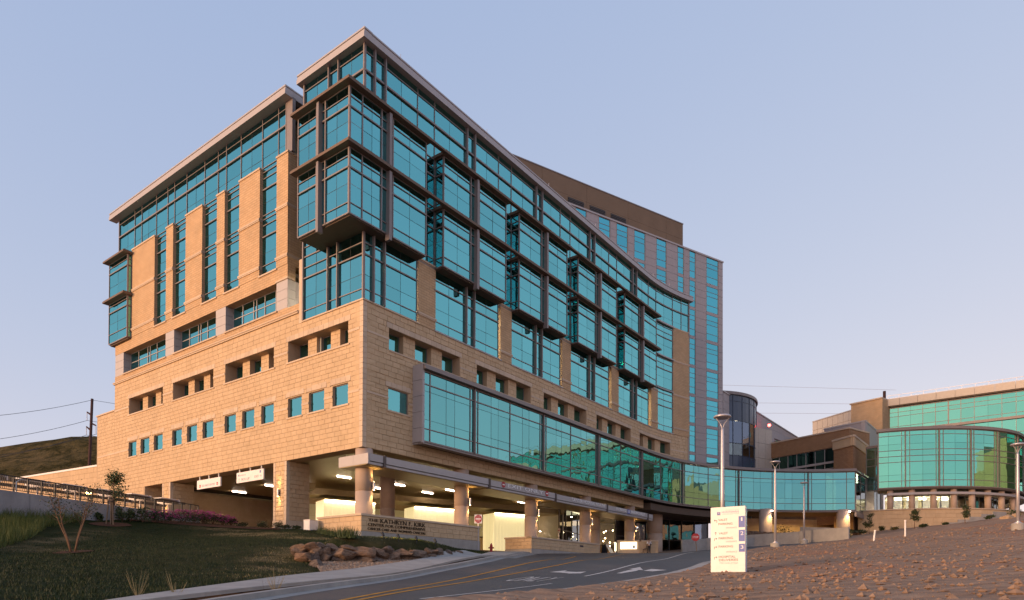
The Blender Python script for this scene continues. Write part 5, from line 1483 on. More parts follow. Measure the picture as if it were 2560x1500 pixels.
for a, b in wu:
    m = MB(); m.fbox(GW, a, b, -.2, 0, zt-3.0, zt-.07); m.build('wall_panel', 'panel_grey', gw)
    n = 5 if b-a > 10 else 1
    glaze(fr, GP, GW, [(a+(b-a)*i/n, .08, .03) for i in range(n+1)], [(zt-13.6, .08, .03), (zt-8.6, .5, .03), (zt-3.0, .08, .03)], -.06, gw)
fr.build('window_frame', 'mullion', gw)
P = AD(1923, 1066, 120); m = MB(); m.lathe([(.2, 0), (.28, .2), (.2, .4)], 10, tuple(P)); tag(m.build('beacon_lamp', 'red_beacon'), 'small red obstruction lamp glowing in front of the grey wing', 'lamp')
# beige rear block joining to the right
HA = AD(2031, 1000, 150); HB = AD(2150, 1000, 138); HW = plane2(HA, HB)
hb = thing('beige_block', 'low beige panelled block behind the brick wing, left of the green glass building', 'building', (HA.x, HA.y, 20))
zt = AD(2031, 1056, 150).z
m = MB(); m.fbox(HW, 0, HW.len, -6, -.1, 14, zt-.02); m.build('block_wall', 'mortar', hb)
for k in range(9):
    for j in range(4):
        m = MB(); w = HW.len/9; m.fbox(HW, k*w+.03, (k+1)*w-.03, -.2, 0, zt-1.9*(j+1)+.03, zt-1.9*j-.03); m.build('wall_panel', 'panel_beige', hb)
m = MB(); m.fbox(HW, 0, HW.len, -6, .1, zt, zt+.2); m.build('coping', 'metal_light', hb)

# ================================================================== brick wing with dark windows behind the bridge
KA = AD(1845, 1150, 122.5); KB = AD(2124, 1150, 105.5)
bwg = thing('brick_wing', 'brown brick wing with a long band of dark windows behind the glass bridge', 'building', (KA.x, KA.y, 12))
KW = plane2(KA, KB); zt = AD(2085, 1077, 107).z
BK = Pieces('pane', 'glazing', 'glass_dark', 120)
def ku(px, W_, A_):
    d = ray(px, 1100); t = (A_-EYE).dot(W_.n)/d.dot(W_.n); return (EYE+d*t-A_).dot(W_.d)
u1 = ku(2084, KW, KA)
zw1 = AD(2083, 1116, 107).z; zw0 = 18.6
m = MB(); m.fbox(KW, 0, KW.len, -6, -.6, 12, zt-.05); m.fbox(KW, 0, KW.len, -.6, 0, zw1, zt); m.fbox(KW, 0, KW.len, -.6, 0, 12, zw0); m.fbox(KW, u1, KW.len, -.6, -.002, zw0, zw1)
wall_uv(m.build('brick_wall', 'brick_red', bwg), KW.d)
m = MB(); m.fbox(KW, -.1, KW.len+.1, -6, .1, zt+.002, zt+.22); m.build('coping', 'stone_smooth', bwg)
fr = MB(); n = 11
glaze(fr, BK, KW, [(u1*i/n, .09, .08) for i in range(n+1)], [(zw0, .1, .06), (zw0+2.5, .09, .08), (zw1-2.3, .34, .25), (zw1, .12, .1)], -.3, bwg)
fr.build('window_frame', 'metal_fascia', bwg)
# brick pier at its right end
QA = AD(2085, 1150, 105.0); QB = AD(2133, 1150, 101.5)
pr = thing('brick_pier_block', 'square brown brick pier block between the brick wing and the green glass drum', 'building', (QA.x, QA.y, 12))
QW = plane2(QA, QB); QS = plane2(QB, AD(2200, 1150, 117)); zt = AD(2133, 1087, 101.5).z
m = MB(); b = [QA, QB, QS(QS.len, 0, 0), QS(QS.len, 0, 0)+(QA-QB)]
m.prism([Vector((q.x, q.y, 9)) for q in b], (0, 0, zt-9)); q = m.build('brick_wall', 'brick_red', pr)
uvl = q.data.uv_layers.new(name='uv')
for p in q.data.polygons:
    d = Vector((-p.normal.y, p.normal.x, 0))
    for li in p.loop_indices: c_ = q.data.vertices[q.data.loops[li].vertex_index].co; uvl.data[li].uv = (c_.dot(d), c_.z)
for (S) in (QW, QS):
    m = MB(); m.fbox(S, -.12, S.len+.12, -.3, .16, zt-1.6, zt-.3); m.build('pier_band', 'brick' if False else 'stone', pr)
    m = MB(); m.fbox(S, -.2, S.len+.2, -.4, .26, zt-.298, zt); m.build('coping', 'stone_smooth', pr)
# grey roof storey behind
a_, b_, c_ = AD(2060, 1080, 118), AD(2163, 1080, 112), AD(2225, 1080, 128)
rs = thing('slate_roof_box', 'dark grey metal clad roof plant box above the brick pier', 'plant room', (b_.x, b_.y, 26))
for A_, B_ in ((a_, b_), (b_, c_)):
    S = plane2(A_, B_); z1 = AD(2163, 1054, 112).z
    m = MB(); m.fbox(S, 0, S.len, -.6, 0, 22, z1); m.build('wall', 'panel_grey', rs); m = MB(); m.fbox(S, -.05, S.len+.05, -.6, .08, z1+.002, z1+.25); m.build('coping', 'metal_fascia', rs)
a_, b_ = AD(1861, 1150, 113), AD(1930, 1110, 117); S = plane2(a_, b_); z1 = AD(1930, 1076, 117).z
bb = thing('beige_plant_box', 'beige panelled roof plant box above the brick wing beside the blue drum', 'plant room', (a_.x, a_.y, 22))
for k in range(4):
    for j in range(3):
        m = MB(); w = S.len/4; hh = (z1-21.5)/3; m.fbox(S, k*w+.02, (k+1)*w-.02, -.5, 0, 21.5+j*hh+.02, 21.5+(j+1)*hh-.02); m.build('wall_panel', 'panel_beige', bb)
S2 = plane2(b_, AD(2005, 1110, 126)); m = MB(); m.fbox(S2, 0, S2.len, -.5, 0, z1-1.2, z1); m.fbox(S2, 0, .9, -.5, 0, 20, z1-1.2); m.fbox(S2, .9, S2.len, -1, -.8, 20, z1-1.2); m.build('wall', 'panel_grey', bb)

# ================================================================== green glass building on the right
gb = thing('green_glass_building', 'green glass hospital building with a round two storey drum on stone columns', 'building', AD(2400, 1250, 104))
GG = Pieces('pane', 'glazing', 'glass_green', 300)
# round drum: circle through three measured points
def circ(a, b, c):
    ax, ay, bx, by, cx, cy = a.x, a.y, b.x, b.y, c.x, c.y
    d = 2*(ax*(by-cy)+bx*(cy-ay)+cx*(ay-by))
    ux = ((ax*ax+ay*ay)*(by-cy)+(bx*bx+by*by)*(cy-ay)+(cx*cx+cy*cy)*(ay-by))/d
    uy = ((ax*ax+ay*ay)*(cx-bx)+(bx*bx+by*by)*(ax-cx)+(cx*cx+cy*cy)*(bx-ax))/d
    return ux, uy, math.hypot(ax-ux, ay-uy)
p1, p2, p3 = AD(2195, 1150, 100.6), AD(2330, 1150, 98.3), AD(2560, 1150, 105.2)
gx, gy, gr = circ(p1, p2, p3)
a0 = math.atan2(p1.y-gy, p1.x-gx); GA_ = Arc((gx, gy), gr, a0, 1)
zd1 = AD(2330, 1074, 98.3).z; zd0 = AD(2330, 1216, 98.3).z
def arc_u(P): return ((math.atan2(P.y-gy, P.x-gx)-a0) % (2*PI))*gr
fr = MB(); gk = MB()
ulen = 46
per = 5.0
UV = [(0.05, .14, .08)]
xs = [(2193, 'm'), (2221, 't'), (2254, 'm'), (2263.5, 'w'), (2274, 'm'), (2307, 't'), (2340, 'm'), (2348, 'w'), (2358, 'm'), (2388, 't'), (2419, 'm'), (2427, 'w'), (2435, 'm'), (2460, 't'), (2486, 'm'), (2493, 'w'), (2499, 'm'), (2518, 't'), (2538, 'm'), (2543, 'w'), (2548, 'm')]
def arc_px(px):
    d = ray(px, 1150); best = None
    for u in np.arange(0, 40, .03):
        P = GA_(u, 0, 0); c_ = abs(d.x/d.y-P.x/P.y)
        if best is None or c_ < best[0]: best = (c_, u)
        if best[0] < 4e-4 and c_ > best[0]*3: break
    return best[1]
lastu = -1
for px, k in xs[1:]:
    u = arc_px(px)
    if u <= lastu+.15: continue
    lastu = u; UV.append({'m': (u, .08, .06), 't': ju(u), 'w': (u, .16, .16)}[k])
u = lastu
while u < 44: u += 2.3; UV.append((u, .10, .1)); 
hd_ = zd1-zd0
ZV = [(zd0, .12, .08), (zd0+.95, .07, .06), jz(zd0+1.85), (zd0+hd_*.45, .08, .07), (zd0+hd_*.555, .08, .07), (zd0+hd_*.66, .08, .07), jz(zd0+hd_*.77), (zd1-.65, .07, .06), (zd1, .12, .06)]
glaze(fr, GG, GA_, UV, ZV, 0, gb, gk=gk)
um = UV[-1][0]
m = MB(); m.fbox(GA_, -.2, um, -1, .35, zd1+.06, zd1+.3); m.fbox(GA_, -.15, um, -1, .28, zd1+.302, zd1+.5); m.build('drum_roof', 'mullion', gb)
m = MB(); m.fbox(GA_, -.1, um, -3.6, .15, zd0-.35, zd0-.07); m.build('drum_soffit', 'soffit_dark', gb)
m = MB(); m.fbox(GA_, .2, um, -4.4, -4.2, zd0, zd1); m.fbox(GA_, .1, um, -4.2, -.3, zd0+hd_*.48, zd0+hd_*.53); m.build('inner_wall', 'interior', gb)
# left return of the drum and the pale strip beside it
S = plane2(AD(2165, 1150, 112), Vector((p1.x, p1.y, 0))+Vector((0, 0, 0))); S = plane2(AD(2166, 1150, 103.5), AD(2194, 1150, 102.2))
glaze(fr, GG, S, [(0, .12, .1), (S.len*.8, .08, .06), (S.len, .1, .06)], [(zd0, .1, .06), (zd0+1.0, .07, .06), (zd0+hd_*.45, .07, .06), (zd0+hd_*.58, .07, .06), (zd0+hd_*.8, .35, .2), (zd1-1.6, .1, .06)], 0, gb, mat='glass_pale')
# colonnade and storefront below the drum
zb1 = AD(2330, 1274, 98.3).z
for px in (2226, 2282, 2338, 2390, 2437, 2478, 2513, 2541):
    u = arc_px(px); P = GA_(u, -.55, 0); m = MB(); m.lathe([(.42, 0), (.42, zd0-.36-zb1)], 24, (P.x, P.y, zb1)); o = m.build('round_column', 'column', gb)
    for p in o.data.polygons: p.use_smooth = abs(p.normal.z) < .5
m = MB(); zl = zb1+(zd0-zb1)*.66; m.fbox(GA_, 1.2, um, -1.6, .25, zl, zl+.34); m.build('sunshade', 'metal_fascia', gb)
us = list(np.arange(2.2, 34, 1.55)); glaze(fr, GG, GA_, [(u, .10, .06) for u in us], [(zb1, .1, .06), (zl+.2, .2, .06), (zd0-.4, .1, .06)], -2.9, gb, mat='glass_clear')
m = MB(); m.fbox(GA_, 1.5, um, -9, -8.8, zb1, zd0-.3); m.build('inner_wall', 'interior_white', gb)
m = MB(); m.fbox(GA_, 1.5, um, -9, -3.0, zd0-.9, zd0-.8); m.build('cafe_ceiling', 'glow_room', gb)
for k in range(10):
    m = MB(); u = 3+k*2.3; m.fbox(GA_, u, u+1.2, -5.4, -5.1, zd0-1.25, zd0-1.15); m.build('pendant_lamp', 'lamp_office', gb)
fr.build('mullion', 'mullion', gb); gk.build('gasket', 'gasket', gb)
# battered stone base
GS = Pieces('stone_block', 'stonework', 'stone', 260)
m = MB(); m.fbox(GA_, -2.6, um, -2.8, .55, 6, zb1-.02); base_w = m.build('base_wall', 'mortar', gb)
masonry(GS, GA_, -2.6, 36, [9.6, zb1-.02], [], .6, base_w, ln=1.3, rough=.02, h0=.62)
m = MB(); m.fbox(GA_, -2.7, um, -2.9, .72, zb1, zb1+.16); m.build('cap', 'stone_smooth', gb)
for k in range(6):
    u = arc_px(2330+28*k); z = 10.7+.42*k; m = MB(); m.fbox(GA_, u, u+2.6, .58, .74, z-1.2, z+.25); m.build('footing_step', 'concrete', gb)
GS.finish(base_w)
# upper curtain wall
UA = AD(2186, 1050, 130); UB = AD(2560, 1000, 116.5); UWp = plane2(UA, UB)
zt = AD(2186, 1006, 130).z
fr = MB(); gk = MB(); L = UWp.len+28
uu = [(.1, .14, .1)]; u = .1
while u < L:
    for q, k in ((1.9, 'm'), (3.9, 'm'), (5.9, 't'), (7.9, 'm'), (9.9, 'm'), (11.9, 'w')): uu.append({'m': (u+q, .09, .07), 't': ju(u+q), 'w': (u+q, .2, .16)}[k])
    u += 11.9
zb_ = zt-1.6
glaze(fr, GG, UWp, uu, [(zb_-15, .1, .06), (zb_-12.4, .08, .07), (zb_-9.6, .35, .3), (zb_-7.0, .08, .07), (zb_-4.5, .45, .4), (zb_-3.6, .07, .06), (zb_-1.7, .07, .06), (zb_-.9, .07, .06), (zb_, .2, .1)], 0, gb, gk=gk)
fr.build('mullion', 'mullion', gb); gk.build('gasket', 'gasket', gb)
n = 18
for k in range(n):
    m = MB(); w = (L+1.5)/n; m.fbox(UWp, -1.5+k*w+.02, -1.5+(k+1)*w-.02, -2, .9, zb_+.3, zt); m.build('fascia_panel', 'panel_beige', gb)
m = MB(); m.fbox(UWp, -1.0, L, -1.8, .7, zb_+.1, zb_+.29); m.build('fascia_soffit', 'soffit_dark', gb)
m = MB(); m.fbox(UWp, 0, L, -5, -4.6, zb_-15, zb_); m.build('inner_wall', 'interior', gb)
m = MB(); m.fbox(UWp, -2.2, -.15, -3, -.05, 20, zb_+.25); m.build('corner_panel', 'metal_light', gb)
# brick end and roof rail
S = plane2(AD(2127, 1050, 131), AD(2178, 1050, 128)); z1 = AD(2127, 1012, 131).z
m = MB(); m.fbox(S, 0, S.len+2, -5, -.1, 20, z1); wall_uv(m.build('brick_wall', 'brick', gb), S.d); m = MB(); m.fbox(S, -.2, S.len+2, -5, .1, z1+.002, z1+.25); m.build('coping', 'stone_smooth', gb)
rail = MB()
for k in range(30): rail.fbox(UWp, 2+k*2, 2.06+k*2, -1.2, -1.14, zt, zt+1.1)
rail.fbox(UWp, 2, 60, -1.21, -1.13, zt+1.1, zt+1.17); rail.fbox(UWp, 2, 60, -1.2, -1.14, zt+.55, zt+.6); rail.build('roof_rail', 'galvanised', gb)
P = AD(2449, 980, 121); m = MB(); m.tube([P-Vector((0, 0, 1.0)), P+Vector((0, 0, .2))], .06, 6); bt = tag(m.build('beacon_mast', 'galvanised'), 'short mast with pink lit beacon on the roof of the green building', 'beacon')
m = MB(); m.lathe([(.15, .2), (.34, .45), (.2, .8)], 10, tuple(P)); m.build('beacon_lamp', 'tail_light', bt)
# wing of the same building that continues out of frame to the right (it is what the bridge glass mirrors)
ea = thing('stone_wing', 'tan stone wing of the green glass building just beyond the right edge', 'building', (100, 84, 12))
A_, B_ = Vector((88, 99, 0)), Vector((112, 70, 0)); S = plane2(A_, B_)
m = MB(); m.fbox(S, 0, S.len+30, -14, 0, 8, 27); wall_uv(m.build('stone_wall', 'brick', ea), S.d)
for k in range(7):
    m = MB(); m.fbox(S, 2+k*8, 7.5+k*8, -.05, .06, 13, 18.5); w = m.build('window', 'glass_green', ea); m = MB(); m.fbox(S, 2+k*8-.1, 7.5+k*8+.1, .07, .2, 18.5, 18.7); m.build('window_frame', 'mullion', w)
for k, h in enumerate((3.5, 2, 4.5)): m = MB(); m.fbox(S, 6+k*17, 14+k*17, -10, -1, 27, 27+h); m.build('plant_box', 'panel_beige', ea)

# ================================================================== left side: ramp wall, railing, covered walk, low rear building
RA = AD(-260, 1222, 36.5); RB = AD(500, 1284, 57.5); RW = plane2(RA, RB)
zt = 7.62
rw = thing('ramp_wall', 'long grey concrete retaining wall beside the ramp, above the weeds', 'retaining wall', RW(10, 0, 6))
npn = 6
for k in range(npn):
    m = MB(); w = RW.len/npn; m.fbox(RW, k*w+.012, (k+1)*w-.012, -.35, 0, 3.0, zt); m.build('wall_panel', 'concrete_wall', rw)
rl = thing('railing', 'black metal railing with thin balusters on top of the grey ramp wall', 'railing', RW(10, -.2, zt))
npost = 24
for k in range(npost+1):
    u = RW.len*k/npost; m = MB(); m.fbox(RW, u-.04, u+.04, -.22, -.14, zt, zt+.98); m.build('post', 'black_metal', rl)
m = MB(); m.fbox(RW, 0, RW.len, -.215, -.145, zt+.94, zt+1.0); m.fbox(RW, 0, RW.len, -.20, -.16, zt+.1, zt+.14); m.build('rail', 'black_metal', rl)
for k in range(npost):
    for j in range(1, 8):
        u = RW.len*(k+j/8)/npost; m = MB(); m.fbox(RW, u-.012, u+.012, -.192, -.168, zt+.14, zt+.94); m.build('baluster', 'black_metal', rl)
# covered walk: pairs of long beams, roof panes in white frames
cwk = thing('covered_walk', 'low covered walkway of long dark beams and white framed roof panels behind the railing', 'canopy', RW(8, -2.5, 8.5))
B0, B1 = AD(-200, 1150, 42), AD(462, 1262, 60); CW = plane2(B0, B1)
zc = 9.05
for o, z in ((0, zc), (-.9, zc+.12), (-2.4, zc-.05)):
    m = MB(); m.fbox(CW, 0, CW.len, o-.07, o+.07, z-.13, z+.1); m.build('beam', 'soffit_dark', cwk)
for k in range(7):
    u = CW.len*(k+.2)/7; 
    m = MB(); m.fbox(CW, u, u+1.5, -2.2, -.15, zc+.24, zc+.30); m.build('roof_panel', 'sign_white', cwk)
    m = MB(); m.fbox(CW, u+1.55, u+1.7, -2.6, .1, zc-.1, zc+.26); m.build('cross_beam', 'galvanised', cwk)
    m = MB(); m.fbox(CW, u+1.58, u+1.68, -1.3, -1.2, 6.2, zc-.1); m.build('post', 'galvanised', cwk)
P = AD(222, 1238, 58); pl = thing('path_lamp', 'bright round lamp glowing behind the railing near the ramp', 'lamp', (P.x, P.y, 7))
m = MB(); m.lathe([(.03, 0), (.03, P.z-6.9)], 8, (P.x, P.y, 6.9)); m.build('post', 'black_metal', pl)
m = MB(); m.lathe([(.06, 0), (.2, .12), (.2, .3), (.06, .42)], 12, (P.x, P.y, P.z)); m.build('globe', 'lamp_warm', pl)
# handrail hoop and parked carts seen between the balusters
P = AD(40, 1210, 46); hp = MB(); e = CW.d; hp.tube([Vector((P.x, P.y, 7.2)), Vector((P.x, P.y, 8.75)), P+e*.3+Vector((0, 0, 8.95-P.z)), P+e*2.2+Vector((0, 0, 8.95-P.z)), P+e*2.4+Vector((0, 0, 8.8-P.z))], .05, 8)
tag(hp.build('steel_hoop', 'steel', smooth=True), 'bent shiny steel pipe hoop behind the railing at the far left', 'handrail')
P = AD(66, 1236, 47); m = MB(); S = Plane(P, CW.d, CW.n); m.fbox(S, -.5, .55, -.3, .3, 7.0, 7.9); bn = tag(m.build('red_bin', 'sign_red'), 'red bin behind the railing at the far left', 'bin')
m = MB(); m.fbox(S, -.55, .6, -.34, .34, 7.902, 7.98); m.build('lid', 'hydrant_red', bn)
P = AD(104, 1240, 49); m = MB(); S = Plane(P, CW.d, CW.n); m.fbox(S, -.45, .5, -.3, .3, 6.9, 7.7); bn = tag(m.build('blue_bin', 'sign_blue'), 'dark blue bin behind the railing right of the red bin', 'bin')
m = MB(); m.fbox(S, -.5, .55, -.34, .34, 7.702, 7.78); m.build('lid', 'cloth_dark', bn)
# parapet of the low rear wing (pale stone with a sloping run)
A_ = AD(95, 1190, 88); B_ = LF(44.6, -3, 0); S = plane2(A_, B_); z0 = AD(96, 1183, 88).z; z1 = AD(240, 1149, (LF(44.6, -3, 0)).y).z
rb2 = thing('rear_wall', 'pale tan stone wall running back from the left end of the hospital below the hill', 'wall', (A_.x, A_.y, 8))
m = MB(); m.fbox(S, -12, S.len, -.6, -.05, 5, min(z0, z1)-.3); core = m.build('wall_core', 'mortar', rb2)
RBK = Pieces('stone_block', 'stonework', 'stone_smooth', 120)
masonry(RBK, S, -12, S.len, [8, min(z0, z1)-.3], [], 0, core, ln=1.3, rough=.01, h0=.62); RBK.finish(core)
m = MB(); zz = min(z0, z1)-.29; m.fbox(S, -12, S.len, -.65, .08, zz, zz+.22); m.build('cap', 'white_paint', rb2)
# security camera
P = LF(35.9, .25, 10.55); sc_ = thing('security_camera', 'small white security camera on the left wall above the railing', 'camera', P)
m = MB(); m.tube([P-LF.n*.3, P], .04, 6); m.build('bracket', 'white_paint', sc_); m = MB(); m.tube([P+Vector((0, 0, -.05)), P+LF.n*.25+DL*.3+Vector((0, 0, -.12))], .09, 10); m.build('camera_body', 'white_paint', sc_)
m = MB(); m.lathe([(.02, -.2), (.11, -.14), (.13, 0), (.08, .06)], 12, tuple(P-DL*.35)); m.build('dome', 'white_paint', sc_)
# concrete post by the sign wall
P = AD(770, 1325, 50.5); S = plane2(AD(759, 1325, 50.6), AD(774, 1325, 50.3))
m = MB(); g = H(P.x, P.y); m.fbox(S, 0, S.len, -.85, 0, g-.3, g+.74); bl = tag(m.build('utility_box', 'white_paint'), 'small white square utility box on the lawn left of the sign wall', 'utility box')
m = MB(); m.fbox(S, -.02, S.len+.02, -.87, .02, g+.741, g+.79); m.build('lid', 'galvanised', bl)

# ================================================================== hill and power line
xs = np.linspace(-520, 60, 90); ys = np.linspace(180, 620, 60)
X, Y = np.meshgrid(xs, ys)
pr_ = [(-300, 30), (-228, 60), (-190, 62), (-120, 72), (0, 88)]
def hill(X, Y):
    ridge = np.interp(X, [-520, -330, -272, -245, -224, -190, -100, 60], [16, 42, 60, 65, 69, 73, 76, 60])
    t = np.clip((Y-180)/(330-180), 0, 1); f = t*t*(3-2*t)
    return 10+(ridge-10)*f+np.where(t > 0, 2.2*f*fbm(X, Y, 60, 4, 2), 0)-np.clip((Y-360)/260, 0, 1)**2*30
Z = hill(X, Y); V = np.stack([X, Y, Z], -1).reshape(-1, 3); nx = len(xs)
a = (np.arange(len(ys)-1)[:, None]*nx+np.arange(nx-1)[None]).reshape(-1)
hl = from_np('hill', V, np.stack([a, a+1, a+nx+1, a+nx], -1), 'hill', kind='structure')
YP = 150
pa, pb = AD(222, 1150, YP), AD(230.5, 997, YP)
up = thing('utility_pole', 'dark brown steel utility pole with side arms left of the hospital', 'utility pole', (pa.x, pa.y, 10))
m = MB(); m.tube([Vector((pa.x-.5, pa.y, 8)), pb], [.36, .27], 12); m.build('pole', 'wood_pole', up, smooth=True)
arms = [((227.5, 1037), (217.5, 1030)), ((228, 1058), (240, 1064)), ((226, 1075), (216, 1066.5))]
ends = []
for (x0, y0), (x1, y1) in arms:
    A_, B_ = AD(x0, y0, YP), AD(x1, y1, YP); m = MB(); m.tube([A_, B_], [.2, .14], 8); ar = m.build('arm', 'wood_pole', up)
    B2 = B_+Vector((.03, 0, -1.9)); m = MB()
    m.tube([B_, B2], .07, 6); m.build('insulator', 'galvanised', ar); ends.append(B2)
ends = [AD(230, 1000, YP)]+ends
wires = [((0, 1038.5), 'topmost thin power wire running left from the utility pole'), ((0, 1092), 'second power wire from the top running left from the utility pole'), ((0, 1127), 'third power wire from the top running left from the utility pole'), ((0, 1135.5), 'lowest power wire running left from the utility pole')]
for (e, ((x, y), lab)) in zip(ends, wires):
    far = AD(x-260, y+ (y-1000)*.30, YP-28)
    m = MB(); pts = [e.lerp(far, t)+Vector((0, 0, -1.2*4*t*(1-t))) for t in np.linspace(0, 1, 14)]; m.tube(pts, .045, 5); tag(m.build('power_wire', 'black_metal'), lab, 'power line', 'power lines left of the pole')
    near = e+Vector((45, 30, 1.5)); m = MB(); m.tube([e.lerp(near, t)+Vector((0, 0, -1.0*4*t*(1-t))) for t in np.linspace(0, 1, 8)], .04, 5); tag(m.build('power_wire', 'black_metal'), lab.replace('running left from', 'running right behind the wall from'), 'power line', 'power lines right of the pole')
for k, (y0, y1, lab) in enumerate([(1006, 1011, 'upper thin power wire in the sky above the grey wing'), (1032, 1035, 'lower thin power wire in the sky above the grey wing'), (962, 975, 'faintest highest power wire in the sky right of the tower')]):
    a_, b_ = AD(1780, y0, 260), AD(2240, y1, 260); m = MB(); m.tube([a_, b_], .05, 5); tag(m.build('power_wire', 'galvanised'), lab, 'power line', 'power lines behind the right wings')
P = AD(2211, 1010, 135); q = AD(2211, 978, 135); m = MB(); m.tube([P-Vector((0, 0, 3)), q], .28, 10); tag(m.build('roof_post', 'wood_pole'), 'short dark red post standing behind the roof of the green building', 'post')

# ================================================================== street lamps
def street_lamp(px, Y, ytop, label, base=True, wide=1.0):
    P = AD(px, 1300, Y); g = H(P.x, P.y); zt = AD(px, ytop, Y).z
    t = thing('street_lamp', label, 'street lamp', (P.x, P.y, g), 'silver street lamps beside the road')
    m = MB(); m.lathe([(.42, -.3), (.42, .42), (.39, .46)], 24, (P.x, P.y, g)); m.build('footing', 'concrete', t)
    m = MB(); m.lathe([(.26, .46), (.26, .5), (.13, .56), (.125, .62)], 20, (P.x, P.y, g)); m.build('base_plate', 'galvanised', t)
    h = zt-g; m = MB(); m.lathe([(.118, .62), (.105, h*.5), (.078, h-.75), (.05, h-.6)], 20, (P.x, P.y, g)); m.build('pole', 'galvanised', t, smooth=True)
    for s in (-1, 1):
        m = MB(); m.tube([(P.x, P.y, zt-.72), (P.x+.10*s, P.y, zt-.42), (P.x+.34*s, P.y, zt-.10)], .022, 6); m.build('arm', 'galvanised', t)
    m = MB(); m.lathe([(.02, -.02), (.42*wide, -.10), (.46*wide, -.05), (.40*wide, .02), (.1, .06)], 28, (P.x, P.y, zt)); m.build('lamp_head', 'galvanised', t, smooth=True)
street_lamp(1806, 35.4, 1040, 'tall silver street lamp standing behind the white wayfinding sign')
street_lamp(1938, 60.6, 1154, 'middle silver street lamp in front of the glass bridge')
street_lamp(2010, 82, 1206, 'shortest silver street lamp in front of the right part of the glass bridge')
street_lamp(2545, 48.3, 1110, 'silver street lamp at the right edge in front of the green glass drum')

# ================================================================== white wayfinding sign
FA, FB = AD(1777, 1420, 29.5), AD(1863, 1420, 28.7); WS = plane2(FA, FB)
ws = thing('wayfinding_sign', 'tall white wayfinding sign with blue numbers one, two and three on the dirt', 'sign', WS(.7, -.1, AD(1820, 1437, 29).z))
z0 = AD(1777.5, 1430.5, 29.5).z; z1 = AD(1775.6, 1269.6, 29.5).z; L = WS.len
m = MB(); m.fbox(WS, .02, L-.02, -.26, -.02, z0-.7, z0+.002); m.build('plinth', 'sign_grey', ws)
m = MB(); m.fbox(WS, 0, L, -.14, 0, z0, z1); m.build('face_panel', 'sign_white', ws)
m = MB(); m.fbox(WS, 0, L, -.30, -.142, z0, z1); m.build('back_panel', 'sign_side', ws)
def su(px): return (px/7.386-15.6)/(102.5-15.6)*L        # pixel of the enlarged sign -> metres
def sz(py): return z1-(py-125)/(1333-125)*(z1-z0)
def stext(s, x0, x1, yb, yt, mat='ink_dark', dp=.004): return text('lettering', s, WS(su(x0), .001, sz(yb)), WS.d, (0, 0, 1), su(x1)-su(x0), sz(yt)-sz(yb), mat, ws, dp)
m = MB(); m.fbox(WS, su(235), su(298), .001, .006, sz(274), sz(212)); m.build('emblem', 'ink_blue', ws)
m = MB(); m.prism([WS(su(248), .0065, sz(262)), WS(su(284), .0065, sz(226)), WS(su(268), .0065, sz(222)), WS(su(262), .0065, sz(248))], WS.n*.002); m.build('emblem_leaf', 'sign_white', ws)
stext('HUNTSMAN', 325, 640, 242, 202, 'ink_blue'); stext('CANCER INSTITUTE', 330, 640, 268, 252, 'ink_grey', .002); stext('UNIVERSITY OF UTAH', 390, 636, 190, 180, 'ink_grey', .002)
stext('VALET', 260, 428, 383, 343); stext('PARKING', 262, 524, 459, 418); stext('ENTRANCE', 407, 603, 527, 500, 'ink_grey')
stext('VALET', 265, 436, 633, 592); stext('PARKING', 265, 530, 725, 683); stext('ENTRANCE', 410, 604, 783, 755, 'ink_grey')
stext('PARKING', 266, 532, 879, 838); stext('ENTRANCE', 412, 606, 974, 946, 'ink_grey'); stext('HOSPITAL', 268, 578, 1070, 1030); stext('DELIVERIES', 272, 626, 1130, 1088); stext('1950 Circle of Hope', 282, 628, 1186, 1152, 'ink_grey')
for (a, b, y0, y1, s) in ((636, 756, 515, 310, '1'), (640, 758, 772, 562, '2'), (643, 762, 965, 818, '3')):
    m = MB(); m.fbox(WS, su(a), L-.012, .001, .007, sz(y0), sz(y1)); m.build('number_plate', 'sign_blue', ws)
    c = {'1': (682, 708, 398, 336), '2': (672, 726, 657, 592), '3': (674, 726, 912, 846)}[s]
    text('lettering', s, WS(su(c[0]), .008, sz(c[2])), WS.d, (0, 0, 1), su(c[1])-su(c[0]), sz(c[3])-sz(c[2]), 'ink_white', ws, .003)
for x, y, k in ((178, 410, 'turn_left'), (180, 640, 'up'), (178, 750, 'turn_right'), (178, 905, 'turn_right'), (180, 1096, 'turn_right')): arrow(ws, WS, su(x), .001, sz(y), su(236)-su(178), k, 'ink_dark', WS.d)

# ================================================================== small street things
# do not enter sign
P = G(1183, 1376); P = RF(12.2, .85, 0); P.z = H(P.x, P.y)
ds = thing('do_not_enter_sign', 'red round do not enter sign on a silver post by the sign wall', 'traffic sign', P)
zt = AD(1183, 1287, P.y).z; s = (AD(1202, 1300, P.y)-AD(1183, 1300, P.y)).length/2
m = MB(); m.tube([P-Vector((0, 0, .3)), Vector((P.x, P.y, zt))], .032, 8); m.build('post', 'galvanised', ds)
fn = (EYE-P); fn.z = 0; fn.normalize(); fd = Vector((-fn.y, fn.x, 0)); DS = Plane(P, fd, fn); zc = zt-s
m = MB(); m.fbox(DS, -s, s, .035, .05, zc-s*1.28, zc+s*1.05); m.build('plate', 'sign_white', ds)
m = MB(); c = DS(0, .051, zc-s*.1); m.prism([c+fd*(s*.93*math.cos(a))+Vector((0, 0, s*1.05*math.sin(a))) for a in np.linspace(0, 2*PI, 24, endpoint=False)], fn*.006); m.build('disc', 'sign_red', ds)
m = MB(); m.fbox(DS, -s*.72, s*.72, .058, .064, zc-s*.26, zc+s*.06); m.build('bar', 'ink_white', ds)
